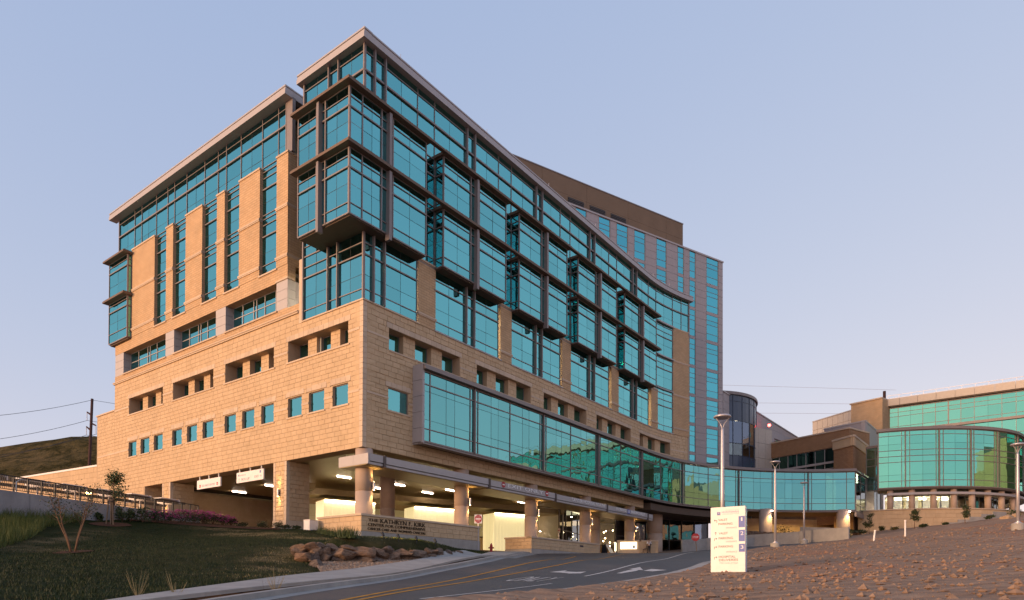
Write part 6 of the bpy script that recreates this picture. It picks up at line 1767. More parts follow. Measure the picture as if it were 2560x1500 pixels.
text('lettering', 'DO NOT', DS(-s*.52, .058, zc+s*.26), fd, (0, 0, 1), s*1.04, s*.3, 'ink_white', ds, .004); text('lettering', 'ENTER', DS(-s*.45, .058, zc-s*.78), fd, (0, 0, 1), s*.9, s*.3, 'ink_white', ds, .004)
# hydrant
P = G(1228, 1381.5); hy = thing('fire_hydrant', 'small red fire hydrant on the pavement corner by the driveway', 'fire hydrant', P)
k = .80/.80
m = MB(); m.lathe([(.17, -.05), (.17, .05), (.12, .06), (.115, .12), (.11, .5), (.135, .51), (.135, .56), (.115, .57)], 20, tuple(P)); m.build('barrel', 'hydrant_red', hy, smooth=False)
m = MB(); m.lathe([(.115, .57), (.10, .66), (.05, .73), (.045, .74), (.04, .80)], 20, tuple(P)); m.build('bonnet', 'hydrant_red', hy)
for ang in (0, PI, PI/2*3):
    d = Vector((math.cos(ang), math.sin(ang), 0)); c = P+Vector((0, 0, .40)); m = MB(); m.tube([c+d*.08, c+d*.2, c+d*.201, c+d*.235], [.06, .06, .075, .07], 10); m.build('outlet', 'hydrant_red', hy)
# stop sign on a portable stand
P = AD(1742, 1374, 74); P.z = H(P.x, P.y); s_ = .42
st = thing('stop_sign', 'red stop sign on a leaning portable stand in front of the grey barrier wall', 'traffic sign', P)
tp = AD(1738.5, 1343, 74); fd = Vector((.98, -.2, 0)).normalized(); fn = Vector((fd.y, -fd.x, 0))
m = MB(); m.tube([P, tp], .035, 8); m.build('post', 'stake_wood', st)
m = MB(); 
for q in (-1, 1): m.tube([P+Vector((0, 0, .05)), P+fd*.75*q+Vector((0, 0, .02))], .04, 6); m.tube([P+Vector((0, 0, .05)), P+fn*.6*q+Vector((0, 0, .02))], .04, 6)
m.build('stand_leg', 'black_metal', st)
c = tp+fn*.05; m = MB(); m.prism([c+fd*(.45*math.cos(a))+Vector((0, 0, .45*math.sin(a))) for a in np.arange(8)*PI/4+PI/8], fn*.012); m.build('octagon', 'sign_red', st)
text('lettering', 'STOP', c+fn*.014-fd*.30-Vector((0, 0, .11)), fd, (0, 0, 1), .6, .22, 'ink_white', st, .004)
# small lane sign inside the driveway
P = AD(1397, 1352, 80); P.z = 5.6; ls = thing('lane_sign', 'small tan sign on a thin post inside the driveway right of the third column', 'traffic sign', P)
zt = AD(1397, 1321, 80).z; m = MB(); m.tube([P, (P.x, P.y, zt)], .03, 6); m.build('post', 'galvanised', ls); m = MB(); m.box(P.x-.17, P.x+.17, P.y-.06, P.y-.035, zt-.5, zt); m.build('plate', 'panel_beige', ls)
m = MB(); m.box(P.x-.1, P.x+.1, P.y-.064, P.y-.06, zt-.3, zt-.2); m.build('symbol', 'sign_red', ls)
# sandwich board, bollard light
P = AD(1512, 1380, 84); P.z = H(P.x, P.y); ab = thing('sandwich_board', 'black and white sandwich board sign beside the lobby entrance', 'sign', P)
Z_ = Vector((0, 0, 1.15))
m = MB(); m.hex([P+Vector((-.45, 0, 0)), P+Vector((.25, -.3, 0)), P+Vector((.3, -.25, 0)), P+Vector((-.40, .05, 0))]+[P+Z_+Vector((-.25, .35, 0)), P+Z_+Vector((.05, .0, 0)), P+Z_+Vector((.1, .05, 0)), P+Z_+Vector((-.2, .4, 0))]); m.build('front_board', 'cloth_dark', ab)
m = MB(); q = P+Vector((.72, -.1, 0)); m.hex([q+Vector((-.1, -.2, .02)), q+Vector((.35, -.2, .02)), q+Vector((.35, -.16, .02)), q+Vector((-.1, -.16, .02))]+[q+Vector((-.65, .15, 1.1)), q+Vector((-.2, .15, 1.1)), q+Vector((-.2, .19, 1.1)), q+Vector((-.65, .19, 1.1))]); m.build('back_board', 'sign_white', ab)
P = AD(1538.5, 1381, 83.2); P.z = H(P.x, P.y); bo_ = thing('bollard_light', 'short glowing bollard light left of the illuminated box sign', 'bollard light', P)
m = MB(); m.lathe([(.12, 0), (.12, .25), (.13, .26)], 14, tuple(P)); m.build('base', 'steel', bo_); m = MB(); m.lathe([(.11, .26), (.11, 1.3)], 14, tuple(P)); m.build('lens', 'lamp_warm' if False else 'sign_light', bo_); m = MB(); m.lathe([(.13, 1.3), (.13, 1.4)], 14, tuple(P)); m.build('cap', 'steel', bo_)
# grey barrier wall along the right of the entrance
pts = [RF(49.6, 3.8, 0), RF(54, 5.1, 0), RF(59, 8.2, 0), RF(64.5, 13.4, 0), RF(69, 19.2, 0)]
bw_ = thing('barrier_wall', 'low grey concrete wall right of the standing person, in front of the lobby glass', 'wall', pts[0])
for a_, b_ in zip(pts[:-1], pts[1:]):
    S = plane2(a_, b_); g0, g1 = H(a_.x, a_.y), H(b_.x, b_.y)
    m = MB(); n1 = S.n; z_ = 1.45
    m.hex([S(0.01, -.25, g0-.4), S(S.len-.01, -.25, g1-.4), S(S.len-.01, 0, g1-.4), S(0.01, 0, g0-.4), S(.01, -.25, g0+1.5), S(S.len-.01, -.25, g1+1.45), S(S.len-.01, 0, g1+1.45), S(.01, 0, g0+1.5)]); m.build('wall_panel', 'concrete', bw_)
a_, b_, c_ = AD(1860, 1345, 85), AD(2000, 1317, 93), AD(2118, 1330, 90)
gwl = thing('ramp_parapet', 'pale concrete parapet with squared end below the glass bridge', 'wall', b_)
S = plane2(AD(1850, 1345, 86), AD(2003, 1330, 91)); m = MB(); za, zb2 = AD(1850, 1347, 86).z, AD(2003, 1332.5, 91).z
m.hex([S(0, -.4, 5), S(S.len, -.4, 5), S(S.len, 0, 5), S(0, 0, 5), S(0, -.4, za), S(S.len, -.4, zb2), S(S.len, 0, zb2), S(0, 0, za)]); m.build('wall_panel', 'concrete', gwl)
S = plane2(AD(2000, 1330, 90.8), AD(2118, 1330, 87)); m = MB(); za, zb2 = AD(2000, 1317, 90.8).z, AD(2118, 1321, 87).z
m.hex([S(0, -.4, 5), S(S.len, -.4, 5), S(S.len, 0, 5), S(0, 0, 5), S(0, -.4, za), S(S.len, -.4, zb2), S(S.len, 0, zb2), S(0, 0, za)]); m.build('wall_panel', 'concrete', gwl)
a_, b_ = AD(1850, 1325, 93), AD(1998, 1325, 98); S = plane2(a_, b_); rkb = thing('rubble_wall', 'rough red brown rubble stone wall behind the parapet below the bridge', 'wall', a_)
m = MB(); m.fbox(S, 0, S.len, -1, -.06, 6, 9.7); core = m.build('wall_core', 'mortar', rkb)
RK = Pieces('rubble_stone', 'rubble', 'rock', 200); masonry(RK, S, 0, S.len, [7.2, 9.75], [], 0, core, ln=.55, rough=.12, mat='rock', h0=.33); RK.finish(core)
a_, b_ = AD(1855, 1305, 108), AD(2215, 1305, 112); S = plane2(a_, b_); bs2 = thing('undercroft_wall', 'tan wall lit yellow under the glass bridge', 'wall', a_)
m = MB(); m.fbox(S, -4, S.len, -.5, 0, 7, 13.0); w_ = m.build('wall_core', 'mortar', bs2)
UB_ = Pieces('stone_block', 'stonework', 'stone', 120); masonry(UB_, S, -4, S.len, [8.5, 13.0], [], .06, w_, ln=1.5, rough=.012, h0=.6); UB_.finish(w_)
# red glow of a passing car is a streak in the photo; here the car itself stands in the lane
# white marker posts in the dirt
for (x0, y0, x1, y1, Y, lab) in ((2184, 1358, 2187.5, 1326, 56, 'leaning white plastic marker post in the dirt, left one'), (2263, 1348, 2263, 1301, 60, 'taller upright white plastic marker post in the dirt, right one')):
    A_, B_ = AD(x0, y0, Y), AD(x1, y1, Y); A_.z = H(A_.x, A_.y)-.1; o = MB().tube([A_, B_], .07, 8).build('marker_post', 'white_paint'); tag(o, lab, 'marker post', 'white marker posts in the dirt'); MB().lathe([(.085, -.05), (.085, .03)], 10, tuple(B_)).build('cap', 'sign_white', o)

# ================================================================== person with a backpack beside the box sign
P = AD(1622.5, 1380.5, 82.5); P.z = H(P.x, P.y)+.02
def skin_body(name, J, E_, mat, parent, lv=1):
    me = bpy.data.meshes.new(name); me.from_pydata([j[0] for j in J], E_, []); o = link(name, me, None)
    sk_ = o.modifiers.new('skin', 'SKIN'); ss = o.modifiers.new('sub', 'SUBSURF'); ss.levels = lv; ss.render_levels = lv
    for v, j in zip(me.skin_vertices[0].data, J): v.radius = (j[1], j[2] if len(j) > 2 else j[1])
    me.skin_vertices[0].data[0].use_root = True
    bpy.context.view_layer.update(); ev = o.evaluated_get(bpy.context.evaluated_depsgraph_get()); m2 = bpy.data.meshes.new_from_object(ev)
    bpy.data.objects.remove(o); m2.name = name; m2.materials.clear(); m2.materials.append(M(mat))
    m2.polygons.foreach_set('use_smooth', [True]*len(m2.polygons))
    return link(name, m2, parent)
pe = thing('person', 'person in white shirt and dark trousers standing with a backpack, looking down at raised hands', 'person', P)
def q(x, y, z): return (P.x+x, P.y+y, P.z+z)
J = [(q(0, 0, .98), .14, .11), (q(0, 0, 1.18), .14, .10), (q(0, -.01, 1.40), .17, .10), (q(0, -.02, 1.50), .06), (q(-.01, -.05, 1.57), .055), (q(-.01, -.07, 1.66), .095, .10), (q(-.01, -.08, 1.74), .07),
     (q(.10, 0, .90), .095), (q(.10, .0, .50), .062), (q(.11, .02, .09), .042), (q(.11, -.12, .04), .04, .03),
     (q(-.10, 0, .90), .095), (q(-.11, .0, .50), .062), (q(-.12, .02, .09), .042), (q(-.13, -.12, .04), .04, .03),
     (q(.20, 0, 1.40), .06), (q(.25, -.03, 1.14), .045), (q(.10, -.26, 1.20), .034), (q(.05, -.33, 1.23), .028),
     (q(-.20, 0, 1.40), .06), (q(-.26, -.03, 1.14), .045), (q(-.14, -.27, 1.22), .034), (q(-.08, -.33, 1.25), .028)]
for sx, b in ((1, (.05, -.33, 1.23)), (-1, (-.08, -.33, 1.25))):
    for k in range(5): J.append((q(b[0]-sx*(.01+.012*k), b[1]-.03-.012*(2-abs(k-2)), b[2]+.045-.022*k), .0085))
E_ = [(0, 1), (1, 2), (2, 3), (3, 4), (4, 5), (5, 6), (0, 7), (7, 8), (8, 9), (9, 10), (0, 11), (11, 12), (12, 13), (13, 14), (2, 15), (15, 16), (16, 17), (17, 18), (2, 19), (19, 20), (20, 21), (21, 22)]+[(18, 23+k) for k in range(5)]+[(22, 28+k) for k in range(5)]
skin_body('body', J, E_, 'skin', pe)
Js = [(q(0, 0, .96), .155, .125), (q(0, 0, 1.18), .158, .12), (q(0, -.01, 1.41), .185, .115), (q(0, -.02, 1.47), .085), (q(.205, 0, 1.40), .075), (q(.255, -.03, 1.15), .06), (q(.12, -.235, 1.195), .048), (q(-.205, 0, 1.40), .075), (q(-.265, -.03, 1.15), .06), (q(-.155, -.245, 1.215), .048)]
skin_body('shirt', Js, [(0, 1), (1, 2), (2, 3), (2, 4), (4, 5), (5, 6), (2, 7), (7, 8), (8, 9)], 'cloth_white', pe)
Jt = [(q(0, 0, .99), .145, .12), (q(.10, 0, .88), .108), (q(.10, 0, .5), .08), (q(.11, .02, .1), .062), (q(-.10, 0, .88), .108), (q(-.11, 0, .5), .08), (q(-.12, .02, .1), .062)]
skin_body('trousers', Jt, [(0, 1), (1, 2), (2, 3), (0, 4), (4, 5), (5, 6)], 'cloth_dark', pe)
for x in (.11, -.125): MB().box(P.x+x-.05, P.x+x+.05, P.y-.2, P.y+.08, P.z-.01, P.z+.085).build('shoe', 'hair', pe)
m = MB(); m.lathe([(.03, .105), (.085, .085), (.105, .03), (.10, -.03), (.07, -.05)], 14, q(-.01, -.05, 1.69)); m.build('hair', 'hair', pe, smooth=True)
m = MB(); m.lathe([(.005, -.03), (.017, -.01), (.006, .03)], 6, q(-.01, -.165, 1.655)); m.build('nose', 'skin', pe)
for x in (-.045, .025): MB().lathe([(.004, -.008), (.012, 0), (.004, .008)], 6, q(x, -.155, 1.685)).build('eye', 'hair', pe)
bp = thing('backpack', 'black backpack worn on the back of the standing person', 'backpack', q(.12, .2, 1.0))
m = MB(); m.lathe([(.06, .96), (.15, .99), (.17, 1.15), (.15, 1.38), (.08, 1.46)], 12, (P.x+.14, P.y+.17, P.z)); m.build('bag', 'cloth_dark', bp, smooth=True); m = MB(); m.tube([q(.2, .05, 1.4), q(.22, -.10, 1.36), q(.21, -.12, 1.18), q(.22, .05, 1.05)], .018, 6); m.build('strap', 'cloth_dark', bp)
# folded wheelchair beside the person
P = AD(1611, 1381.5, 82.8); P.z = H(P.x, P.y); wc = thing('wheelchair', 'parked wheelchair with a large wheel left of the standing person', 'wheelchair', P)
for y in (-.25, .25):
    m = MB(); m.tube([P+Vector((.1+.3*math.cos(a), y, .31+.3*math.sin(a))) for a in np.linspace(0, 2*PI, 25)], .022, 6); m.build('wheel', 'black_metal', wc)
    m = MB(); 
    for k in range(8): a = PI*k/4; m.tube([P+Vector((.1, y, .31)), P+Vector((.1+.29*math.cos(a), y, .31+.29*math.sin(a)))], .005, 4)
    m.build('spokes', 'steel', wc); MB().tube([P+Vector((-.32, y, .09+.09*math.sin(a))) if False else P+Vector((-.32+.08*math.cos(a), y, .09+.08*math.sin(a))) for a in np.linspace(0, 2*PI, 13)], .018, 6).build('caster', 'black_metal', wc)
    MB().tube([P+Vector((-.34, y, .12)), P+Vector((-.30, y, .52)), P+Vector((.25, y, .54)), P+Vector((.27, y, .98)), P+Vector((.38, y, 1.0))], .018, 6).build('frame', 'steel', wc)
MB().box(P.x-.28, P.x+.24, P.y-.23, P.y+.23, P.z+.50, P.z+.55).build('seat', 'eave_brown', wc); MB().box(P.x+.24, P.x+.28, P.y-.23, P.y+.23, P.z+.56, P.z+.97).build('backrest', 'eave_brown', wc)

# ================================================================== boulders
BL = [(290, 402, 150, 62), (272, 446, 112, 66), (340, 496, 192, 92), (440, 402, 172, 82), (478, 442, 150, 88), (540, 381, 82, 66), (457, 512, 112, 90), (590, 458, 130, 80), (565, 524, 132, 74), (662, 404, 162, 62), (770, 490, 282, 112), (705, 534, 132, 56), (840, 419, 196, 66), (1010, 420, 162, 42), (1015, 470, 252, 106), (1000, 541, 222, 58), (1130, 421, 68, 48), (1205, 460, 132, 102), (1264, 430, 112, 78), (1165, 537, 156, 58), (1330, 428, 72, 28), (1345, 516, 152, 94), (1425, 460, 222, 80), (1490, 521, 162, 72), (1630, 465, 192, 76), (1660, 517, 162, 58), (1740, 441, 82, 52), (1775, 491, 92, 60), (1802, 449, 112, 50), (1880, 447, 102, 60), (1892, 501, 92, 52), (1960, 476, 92, 70), (2040, 486, 82, 60), (2084, 471, 92, 50), (2142, 487, 90, 34), (482, 606, 162, 92), (545, 646, 72, 40), (440, 556, 92, 42), (1252, 502, 82, 60), (925, 470, 60, 70), (620, 500, 70, 60), (1555, 470, 80, 60)]
rk = thing('rock_wall', 'low retaining wall of stacked angular boulders between the lawn and the gravel bed', 'rock wall', AD(950, 1400, 37))
def boulder(seed, sub=3):
    r = random.Random(seed); bm = bmesh.new(); bmesh.ops.create_icosphere(bm, subdivisions=sub, radius=1)
    pl_ = [(Vector((r.gauss(0, 1), r.gauss(0, 1), r.gauss(0, .8))).normalized(), r.uniform(.46, .74)) for _ in range(10)]
    for v in bm.verts:
        p = v.co.copy()
        for n, d in pl_:
            k = p.dot(n)
            if k > d: p -= n*(k-d)*.985
        v.co = p+Vector((r.uniform(-1, 1), r.uniform(-1, 1), r.uniform(-1, 1)))*.012
    me = bpy.data.meshes.new('boulder'); bm.to_mesh(me); bm.free(); me.materials.append(M('rock')); return me
for i, (x, y, w, h) in enumerate(BL):
    px, py = 680+x/4.5, 1280+y/4.5; xb = min(max(px, 775), 1166); Yb = float(np.interp(xb, [775, 815, 880, 958, 1035, 1102, 1166], [p.y for p in _bk])); zb = HV0(AD(px, py, Yb).x, Yb); Y = Yb-.15+.45*max(0, AD(px, py, Yb).z-zb)-(.9 if i in (35, 36) else 0)
    c = AD(px, py, Y); s = Y/FOC; hw, hh = w/4.5*s*.80, h/4.5*s*.86
    o = link('boulder', boulder(i+3), rk); o.matrix_parent_inverse = rk.matrix_world.inverted()
    o.location = c+Vector((0, .25, 0)); o.rotation_euler = (random.uniform(-.15, .15), random.uniform(-.2, .2), random.uniform(-.5, .5)); o.scale = (hw, max(.28, hw*.75), hh)
for (px, py, w, Y, lab) in ((2305, 1302, 26, 95, None),): pass
for i, (px, py, w, h, Y, lab) in enumerate([(2520, 1297, 34, 18, 80, 'pale boulder on the slope left of the right hand street lamp'), (2536, 1293, 22, 14, 84, 'small tan boulder behind the pale boulder on the slope'), (2140, 1334, 34, 10, 94, 'yellow boulder beside the parapet end under the bridge'), (2108, 1334, 18, 8, 93, 'small yellow rock at the parapet corner')]):
    c = AD(px, py, Y); c.z = H(c.x, c.y)+.1; s = Y/FOC; me = boulder(80+i); me.materials.clear(); me.materials.append(M('rock_pale')); o = link('boulder', me); o.location = c; o.scale = (w*s*.6, w*s*.5, h*s*.7); tag(o, lab, 'boulder')

# ================================================================== plants
def leaf_cloud(mb, c, rx, ry, rz, n, size, rnd, gap=.0, up=0):
    for _ in range(n):
        while True:
            x, y, z = rnd.uniform(-1, 1), rnd.uniform(-1, 1), rnd.uniform(-1, 1)
            d = x*x+y*y+z*z
            if d < 1 and d > rnd.random()**2*gap: break
        p = Vector((c[0]+x*rx, c[1]+y*ry, c[2]+z*rz)); s = size*rnd.uniform(.6, 1.3)
        a = Vector((rnd.gauss(0, 1), rnd.gauss(0, 1), rnd.gauss(0, .6))).normalized(); b = a.cross(Vector((rnd.gauss(0, 1), rnd.gauss(0, 1), rnd.gauss(0, 1)))).normalized()
        mb.quad(p, p+a*s*.5+b*s*.28, p+a*s, p+a*s*.5-b*s*.28)
def branch_tree(name, label, cat, P, h, stems, rnd, spread, leafn, lsize, mat, group=None, crown0=.35, stake=False, leafr=.35, thick=.03, fill=1.0):
    t = thing(name, label, cat, P, group)
    P = Vector(P); lf = MB(); br_ = MB(); tips = []
    for s in range(stems):
        a = 2*PI*s/max(1, stems)+rnd.uniform(-.4, .4); lean = spread if stems > 1 else .04
        top = P+Vector((math.cos(a)*lean*h, math.sin(a)*lean*h*.6, h*rnd.uniform(.82, 1)))
        mid = P.lerp(top, .45)+Vector((rnd.uniform(-.05, .05), rnd.uniform(-.05, .05), 0))*h
        m = MB(); m.tube([P+Vector((math.cos(a), math.sin(a), 0))*(.06 if stems > 1 else 0)-Vector((0, 0, .15)), P.lerp(mid, .5)+Vector((0, 0, .0)), mid, top], [thick, thick*.8, thick*.6, thick*.15], 7); m.build('trunk', 'bark', t, smooth=True)
        for k in range(11):
            f = crown0+(1-crown0)*rnd.random(); p = (P.lerp(mid, f/.45) if f < .45 else mid.lerp(top, (f-.45)/.55))
            L = h*rnd.uniform(.12, .30)*(1.15-f*.7); az = rnd.uniform(0, 2*PI); e = p+Vector((math.cos(az)*L, math.sin(az)*L, L*rnd.uniform(.35, 1.1)))
            m2 = p.lerp(e, .5)+Vector((0, 0, -.05*L)); br_.tube([p, m2, e], [thick*.35, thick*.22, thick*.08], 5); tips += [m2, e, m2.lerp(e, .5)]
        tips.append(top)
    br_.build('branch', 'bark', t)
    for p in tips:
        n = max(1, int(leafn/len(tips)*fill)); leaf_cloud(lf, p, leafr*h*.25, leafr*h*.25, leafr*h*.22, n, lsize, rnd)
    lf.build('crown', mat, t, recalc=False)
    return t
rnd = random.Random(21)
P = G(183, 1381); branch_tree('young_tree', 'sparse young multi stem tree spreading from a mulch patch on the dark lawn', 'tree', P, (AD(183, 1205, P.y)-P).z, 4, rnd, .34, 900, .085, 'leaf_dark', crown0=.42, thick=.045, leafr=.42)
P = G(277, 1312); t = branch_tree('young_tree', 'slim young tree tied to wooden stakes on the lawn by the ramp wall', 'tree', P, (AD(277, 1167, P.y)-P).z, 1, rnd, .1, 1500, .13, 'leaf_green', crown0=.42, thick=.075, leafr=.42)
for dx in (-.28, .05, .22): m = MB(); m.tube([P+Vector((dx, -.1, -.2)), P+Vector((dx*.5, -.05, 1.75))], .045, 7); m.build('stake', 'stake_wood', t)
m = MB(); m.tube([P+Vector((-.2, -.12, 1.55)), P+Vector((.2, -.12, 1.6))], .02, 5); m.build('tie', 'black_metal', t)
def patch(P, rx, ry, name, mat, n=22):
    mb = MB(); mb.v = [(P.x, P.y, H(P.x, P.y)+.05)]+[(P.x+rx*math.cos(a)*(1+.12*math.sin(5*a)), P.y+ry*math.sin(a), H(P.x+rx*math.cos(a), P.y+ry*math.sin(a))+.035) for a in np.linspace(0, 2*PI, n, endpoint=False)]
    mb.f = [(0, 1+i, 1+(i+1) % n) for i in range(n)]; return mb.build(name, mat, None, kind='structure')
patch(G(183, 1381), .75, .9, 'mulch_bed', 'mulch'); patch(G(277, 1312), 1.1, 1.6, 'mulch_bed', 'mulch')
# mulch bed along the ramp wall
mbT = [G(*p) for p in [(225, 1293), (330, 1297), (430, 1303), (520, 1310), (620, 1318), (700, 1322)]]; mbB = [G(*p) for p in [(225, 1297), (330, 1302), (430, 1311), (520, 1318), (610, 1322.5), (700, 1325)]]
strip_between(mbT, mbB, 30, 3, .05, 'mulch_bed', 'mulch', kind='structure')
def shrub(name, label, px, py, Y, w, h, n, size, mat, rnd, group, flower=0, cat='shrub'):
    P = AD(px, py, Y); P.z = H(P.x, P.y); s = Y/FOC; t = thing(name, label, cat, P, group); rx = w*s/2; hz = h*s
    m = MB()
    for k in range(7): a = rnd.uniform(0, 2*PI); m.tube([P, P+Vector((math.cos(a)*rx*.6, math.sin(a)*rx*.5, hz*rnd.uniform(.5, .85)))], [.02, .006], 5)
    m.build('stem', 'bark', t)
    lf = MB()
    for k in range(9):
        c = (P.x+rnd.uniform(-.6, .6)*rx, P.y+rnd.uniform(-.5, .5)*rx, P.z+hz*rnd.uniform(.25, .78)); leaf_cloud(lf, c, rx*.5, rx*.45, hz*.24, n//9, size, rnd)
    lf.build('foliage', mat, t, recalc=False)
    if flower:
        fl_ = MB()
        for k in range(flower):
            c = Vector((P.x+rnd.uniform(-1, 1)*rx*.95, P.y-rnd.uniform(.0, .8)*rx*.6, P.z+hz*(.98-.62*rnd.random()**1.4)))
            for q_ in range(4): leaf_cloud(fl_, c, .055, .055, .05, 2, .10, rnd)
        fl_.build('blossom', 'flower', t, recalc=False)
    return t
roses = [(384, 1301, 44, 34), (408, 1305, 46, 30), (432, 1308, 48, 34), (458, 1311, 48, 34), (484, 1314, 48, 34), (508, 1316, 46, 34), (532, 1318, 44, 32), (556, 1320, 40, 28), (578, 1322, 34, 22)]
for i, (px, py, w, h) in enumerate(roses):
    shrub('rose_bush', f'pink flowering rose bush, {["first", "second", "third", "fourth", "fifth", "sixth", "seventh", "eighth", "last"][i]} from the left in the row before the drive-through', px, py, 50.5+i*.55, w, h, 700, .10, 'leaf_dark', rnd, 'row of pink rose bushes', 16 if i < 2 else 44)
for i, (px, py, w, h, Y, lab) in enumerate([(305, 1293, 38, 46, 49, 'tall dark leafy shrub just right of the staked tree'), (326, 1295, 34, 34, 49.5, 'second dark leafy shrub right of the staked tree'), (357, 1296, 40, 40, 50, 'light green shrub against the ramp wall before the roses'), (248, 1289, 20, 22, 48, 'low thin shrub left of the staked tree at the wall')]): shrub('leafy_shrub', lab, px, py, Y, w, h, 420, .15, 'leaf_green', rnd, 'shrubs along the ramp wall')
for i, (px, py, w, h, Y, lab) in enumerate([(606, 1322, 30, 14, 54, 'low green plant just right of the rose row'), (655, 1324, 36, 20, 54.5, 'dark leafy plant left of the stone pier foot'), (692, 1326, 34, 20, 54, 'dark leafy plant at the left corner of the stone pier'), (712, 1328, 30, 14, 53, 'low dark plant in front of the stone pier'), (742, 1330, 26, 9, 52.5, 'low ground plant right of the stone pier')]): shrub('leafy_shrub', lab, px, py, Y, w, h, 330, .12, 'leaf_dark', rnd, 'low plants by the stone pier')
def grass_tuft(mb, P, h, n, rnd, w=.02, spread=.25):
    for k in range(n):
        a = rnd.uniform(0, 2*PI); r = rnd.random()*spread; b = Vector((P.x+math.cos(a)*r, P.y+math.sin(a)*r, 0)); b.z = H(b.x, b.y) if spread > .5 else P.z
        l = rnd.uniform(.6, 1.1)*h; d = Vector((rnd.gauss(0, .35), rnd.gauss(0, .35), 1)).normalized(); s = Vector((math.cos(a+1.5), math.sin(a+1.5), 0))*w
        mb.tri(b-s, b+s, b+d*l)
for i in range(9):
    px = 800+i*10.5; P = G(px, 1334+i*1.9); m = MB(); grass_tuft(m, P, .62, 120, rnd, .014, .34); o = m.build('ornamental_grass', 'leaf_green', recalc=False)
    tag(o, f'ornamental grass clump, {["first", "second", "third", "fourth", "fifth", "sixth", "seventh", "eighth", "last"][i]} from the left in the row below the sign wall return', 'grass clump', 'ornamental grass row by the sign wall')
for i, (px, py, Y, lab) in enumerate([(2173, 1331, 92, 'small young tree in front of the tan base wall, leftmost of three'), (2286, 1326, 84, 'small young tree in front of the tan base wall, middle of three'), (2413, 1309, 82, 'small young tree in front of the tan base wall, rightmost of three')]):
    P = AD(px, py, Y); P.z = H(P.x, P.y); branch_tree('young_tree', lab, 'tree', P, 46*Y/FOC*1.0 if i else 44*Y/FOC, 1, rnd, .1, 520, .22, 'leaf_dark', 'young trees in front of the tan base wall', crown0=.35, thick=.05, leafr=.5)
for i, (px, py, w, h, Y, mat, lab) in enumerate([(1955, 1295, 40, 44, 101, 'leaf_dark', 'large dark bush left of the bridge column'), (1895, 1301, 26, 28, 100, 'leaf_green', 'bush under the bridge beside the wayfinding sign'), (1882, 1322, 22, 24, 96, 'leaf_dark', 'dark bush above the rubble wall beside the sign'), (1985, 1318, 22, 22, 98, 'leaf_dark', 'dark bush behind the pale parapet, right of the bridge column'), (1957, 1317, 22, 14, 98, 'leaf_dry', 'yellow bush above the rubble wall'), (2050, 1316, 20, 20, 98, 'leaf_dark', 'dark bush left of the right bridge column'), (2132, 1334, 24, 14, 93, 'leaf_dark', 'low bush at the end of the pale parapet'), (2153, 1331, 24, 12, 93, 'leaf_dark', 'second low bush right of the pale parapet'), (2204, 1331, 14, 14, 92, 'leaf_dark', 'small round bush at the foot of the tan base wall'), (2237, 1328, 20, 10, 90, 'leaf_dry', 'dry bush at the foot of the base wall'), (2308, 1322, 20, 9, 88, 'leaf_dark', 'low bush between the two right young trees'), (2365, 1317, 16, 7, 86, 'leaf_dark', 'tiny bush left of the rightmost young tree'), (2475, 1303, 24, 14, 86, 'leaf_green', 'spiky bush on the slope right of the base wall steps'), (2535, 1292, 40, 22, 92, 'leaf_green', 'wide green bush behind the street lamp at the right edge')]): shrub('bush', lab, px, py, Y, w, h, 300, .2, mat, rnd, 'bushes on the right slope')
m = MB()
for k_, (px, py) in enumerate([(1853, 1366), (1885, 1364), (1907, 1360), (1970, 1349), (2005, 1352), (2031, 1347), (2060, 1345), (2094, 1344), (2124, 1343)]):
    P = G(px, py); m2 = MB(); grass_tuft(m2, P, .85, 60, rnd, .02, .3); o = m2.build('dry_grass_tuft', 'straw', recalc=False); tag(o, ['first', 'second', 'third', 'fourth', 'fifth', 'sixth', 'seventh', 'eighth', 'last'][k_]+' dry grass tuft from the left along the lane below the bridge', 'grass clump', 'dry grass tufts along the lane below the bridge')
# weeds in the foreground by the pavement
for i, (x, y, lab) in enumerate([(343, 1497, 'spindly dry weed at the pavement edge, leftmost of three in the foreground'), (440, 1495, 'spindly dry weed at the pavement edge, middle one in the foreground'), (688, 1484, 'spindly dry weed by the kerb, rightmost of three in the foreground')]):
    P = G(x, y); m = MB()
    for k in range(14): a = rnd.uniform(0, 2*PI); d = Vector((math.cos(a)*.3, math.sin(a)*.3, rnd.uniform(.35, .8)))*.75; m.tube([P, P+d*.55, P+d+Vector((0, 0, .08))], [.006, .004, .002], 4)
    o = m.build('dry_weed', 'straw'); lf = MB(); leaf_cloud(lf, (P.x, P.y, P.z+.35), .28, .28, .3, 50, .03, rnd); lf.build('foliage', 'leaf_dry', o, recalc=False); tag(o, lab, 'weed', 'foreground weeds')
# tall weeds (uncountable) at the left and lawn blades
def blades(name, poly, x0, x1, y0, y1, n, hmin, hmax, w, mat, seed, keep=None, **props):
    r = np.random.default_rng(seed); X = r.uniform(x0, x1, n); Y = r.uniform(y0, y1, n); ok = poly_in(X, Y, poly)
    if keep is not None: ok &= keep(X, Y, r)
    X, Y = X[ok], Y[ok]; Z = HV(X, Y); n = len(X); a = r.uniform(0, 2*PI, n); h = r.uniform(hmin, hmax, n); lx = r.normal(0, .32, n)*h; ly = r.normal(0, .32, n)*h
    V = np.empty((n, 3, 3)); V[:, 0] = np.stack([X-np.cos(a)*w, Y-np.sin(a)*w, Z-.01], -1); V[:, 1] = np.stack([X+np.cos(a)*w, Y+np.sin(a)*w, Z-.01], -1); V[:, 2] = np.stack([X+lx, Y+ly, Z+h], -1)
    return from_np(name, V.reshape(-1, 3), np.arange(3*n).reshape(-1, 3), mat, smooth=False, **props)
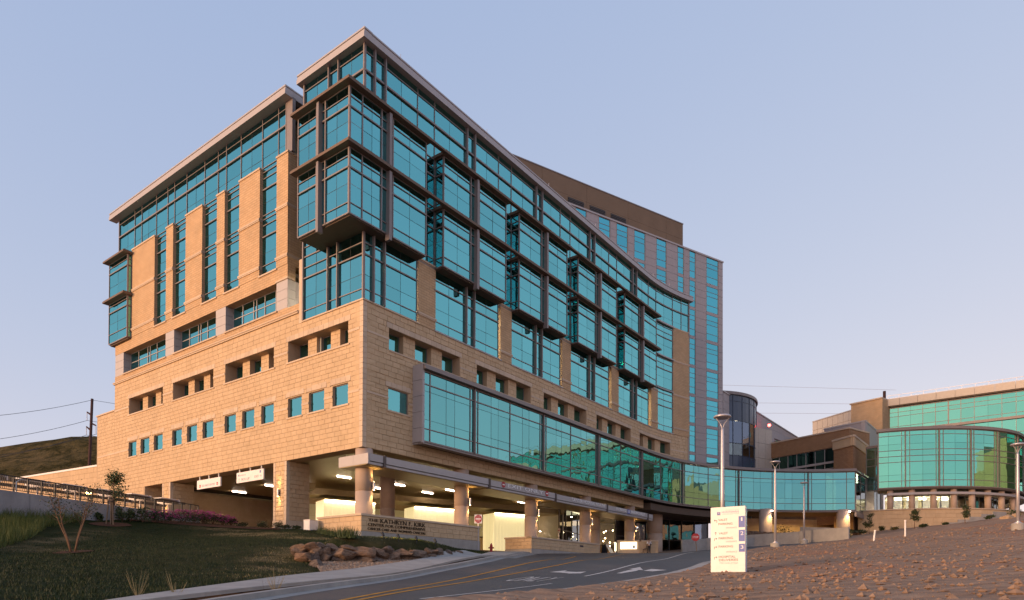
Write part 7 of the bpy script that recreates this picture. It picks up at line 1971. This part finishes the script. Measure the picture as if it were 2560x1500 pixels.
WEED = [G(*p) for p in [(-260, 1400), (-260, 1276), (0, 1277), (120, 1283), (225, 1293), (205, 1304), (120, 1317), (80, 1345), (0, 1372)]]
WEED = [Vector((p.x, p.y, 0)) for p in WEED]
wx = [p.x for p in WEED]; wy = [p.y for p in WEED]
blades('weeds', WEED, min(wx), max(wx), min(wy), max(wy), 42000, .25, .85, .016, 'weed', 3, kind='stuff')
blades('grass', LAWN, -26, 5, 12, 58, 150000, .05, .10, .012, 'blade', 4, keep=lambda X, Y, r: (dry_and_vignette(X, Y) < .35+.4*r.random(len(X))), kind='stuff')
blades('dry_grass', LAWN, -22, 2, 20, 56, 60000, .04, .08, .012, 'straw', 6, keep=lambda X, Y, r: dry_and_vignette(X, Y) > .25+.5*r.random(len(X)), kind='stuff')
# loose clods and stones on the graded dirt, pebbles in the gravel bed (uncountable)
def pebbles(name, pts, smin, smax, mat, seed):
    r = np.random.default_rng(seed); base = np.array([(1, 0, 0), (-1, 0, 0), (0, 1, 0), (0, -1, 0), (0, 0, .7), (0, 0, -.7)]); tri = np.array([(0, 2, 4), (2, 1, 4), (1, 3, 4), (3, 0, 4), (2, 0, 5), (1, 2, 5), (3, 1, 5), (0, 3, 5)])
    n = len(pts); s = smin+(smax-smin)*r.random(n)**4; a = r.uniform(0, 2*PI, n); B = base[None]*(1+r.normal(0, .22, (n, 6, 3)))*s[:, None, None]
    V = np.empty((n, 6, 3)); V[..., 0] = B[..., 0]*np.cos(a)[:, None]-B[..., 1]*np.sin(a)[:, None]+pts[:, 0, None]; V[..., 1] = B[..., 0]*np.sin(a)[:, None]+B[..., 1]*np.cos(a)[:, None]+pts[:, 1, None]; V[..., 2] = B[..., 2]+pts[:, 2, None]
    F = (tri[None]+6*np.arange(n)[:, None, None]).reshape(-1, 3); return from_np(name, V.reshape(-1, 3), F, mat, smooth=False, kind='stuff')
r = np.random.default_rng(8); X = r.uniform(-2, 60, 26000); Y = 8+r.random(26000)**1.6*60; ok = poly_in(X, Y, DIRT); X, Y = X[ok], Y[ok]
pebbles('dirt_clods', np.stack([X, Y, HV(X, Y)+.05], -1), .012, .13, 'dirt', 9)
A_ = resample(GR_T, 60); B_ = resample(GR_B, 60); pts = []
for k in range(9000):
    i = r.integers(0, 59); p = A_[i].lerp(A_[i+1], r.random()).lerp(B_[i].lerp(B_[i+1], r.random()), r.random()); pts.append((p.x, p.y, H(p.x, p.y)+.075))
pebbles('gravel', np.array(pts), .015, .05, 'gravel', 10)

# ------------------------------------------------------------------ link up the counted pieces
PN.finish(hosp); ST.finish(podium); SM.finish(podium); LP.finish(lob); BP.finish(br); TP.finish(tw); TG.finish(tw); DPN.finish(dr); GP.finish(gw); GPN.finish(gw); BK.finish(bwg); GG.finish(gb)
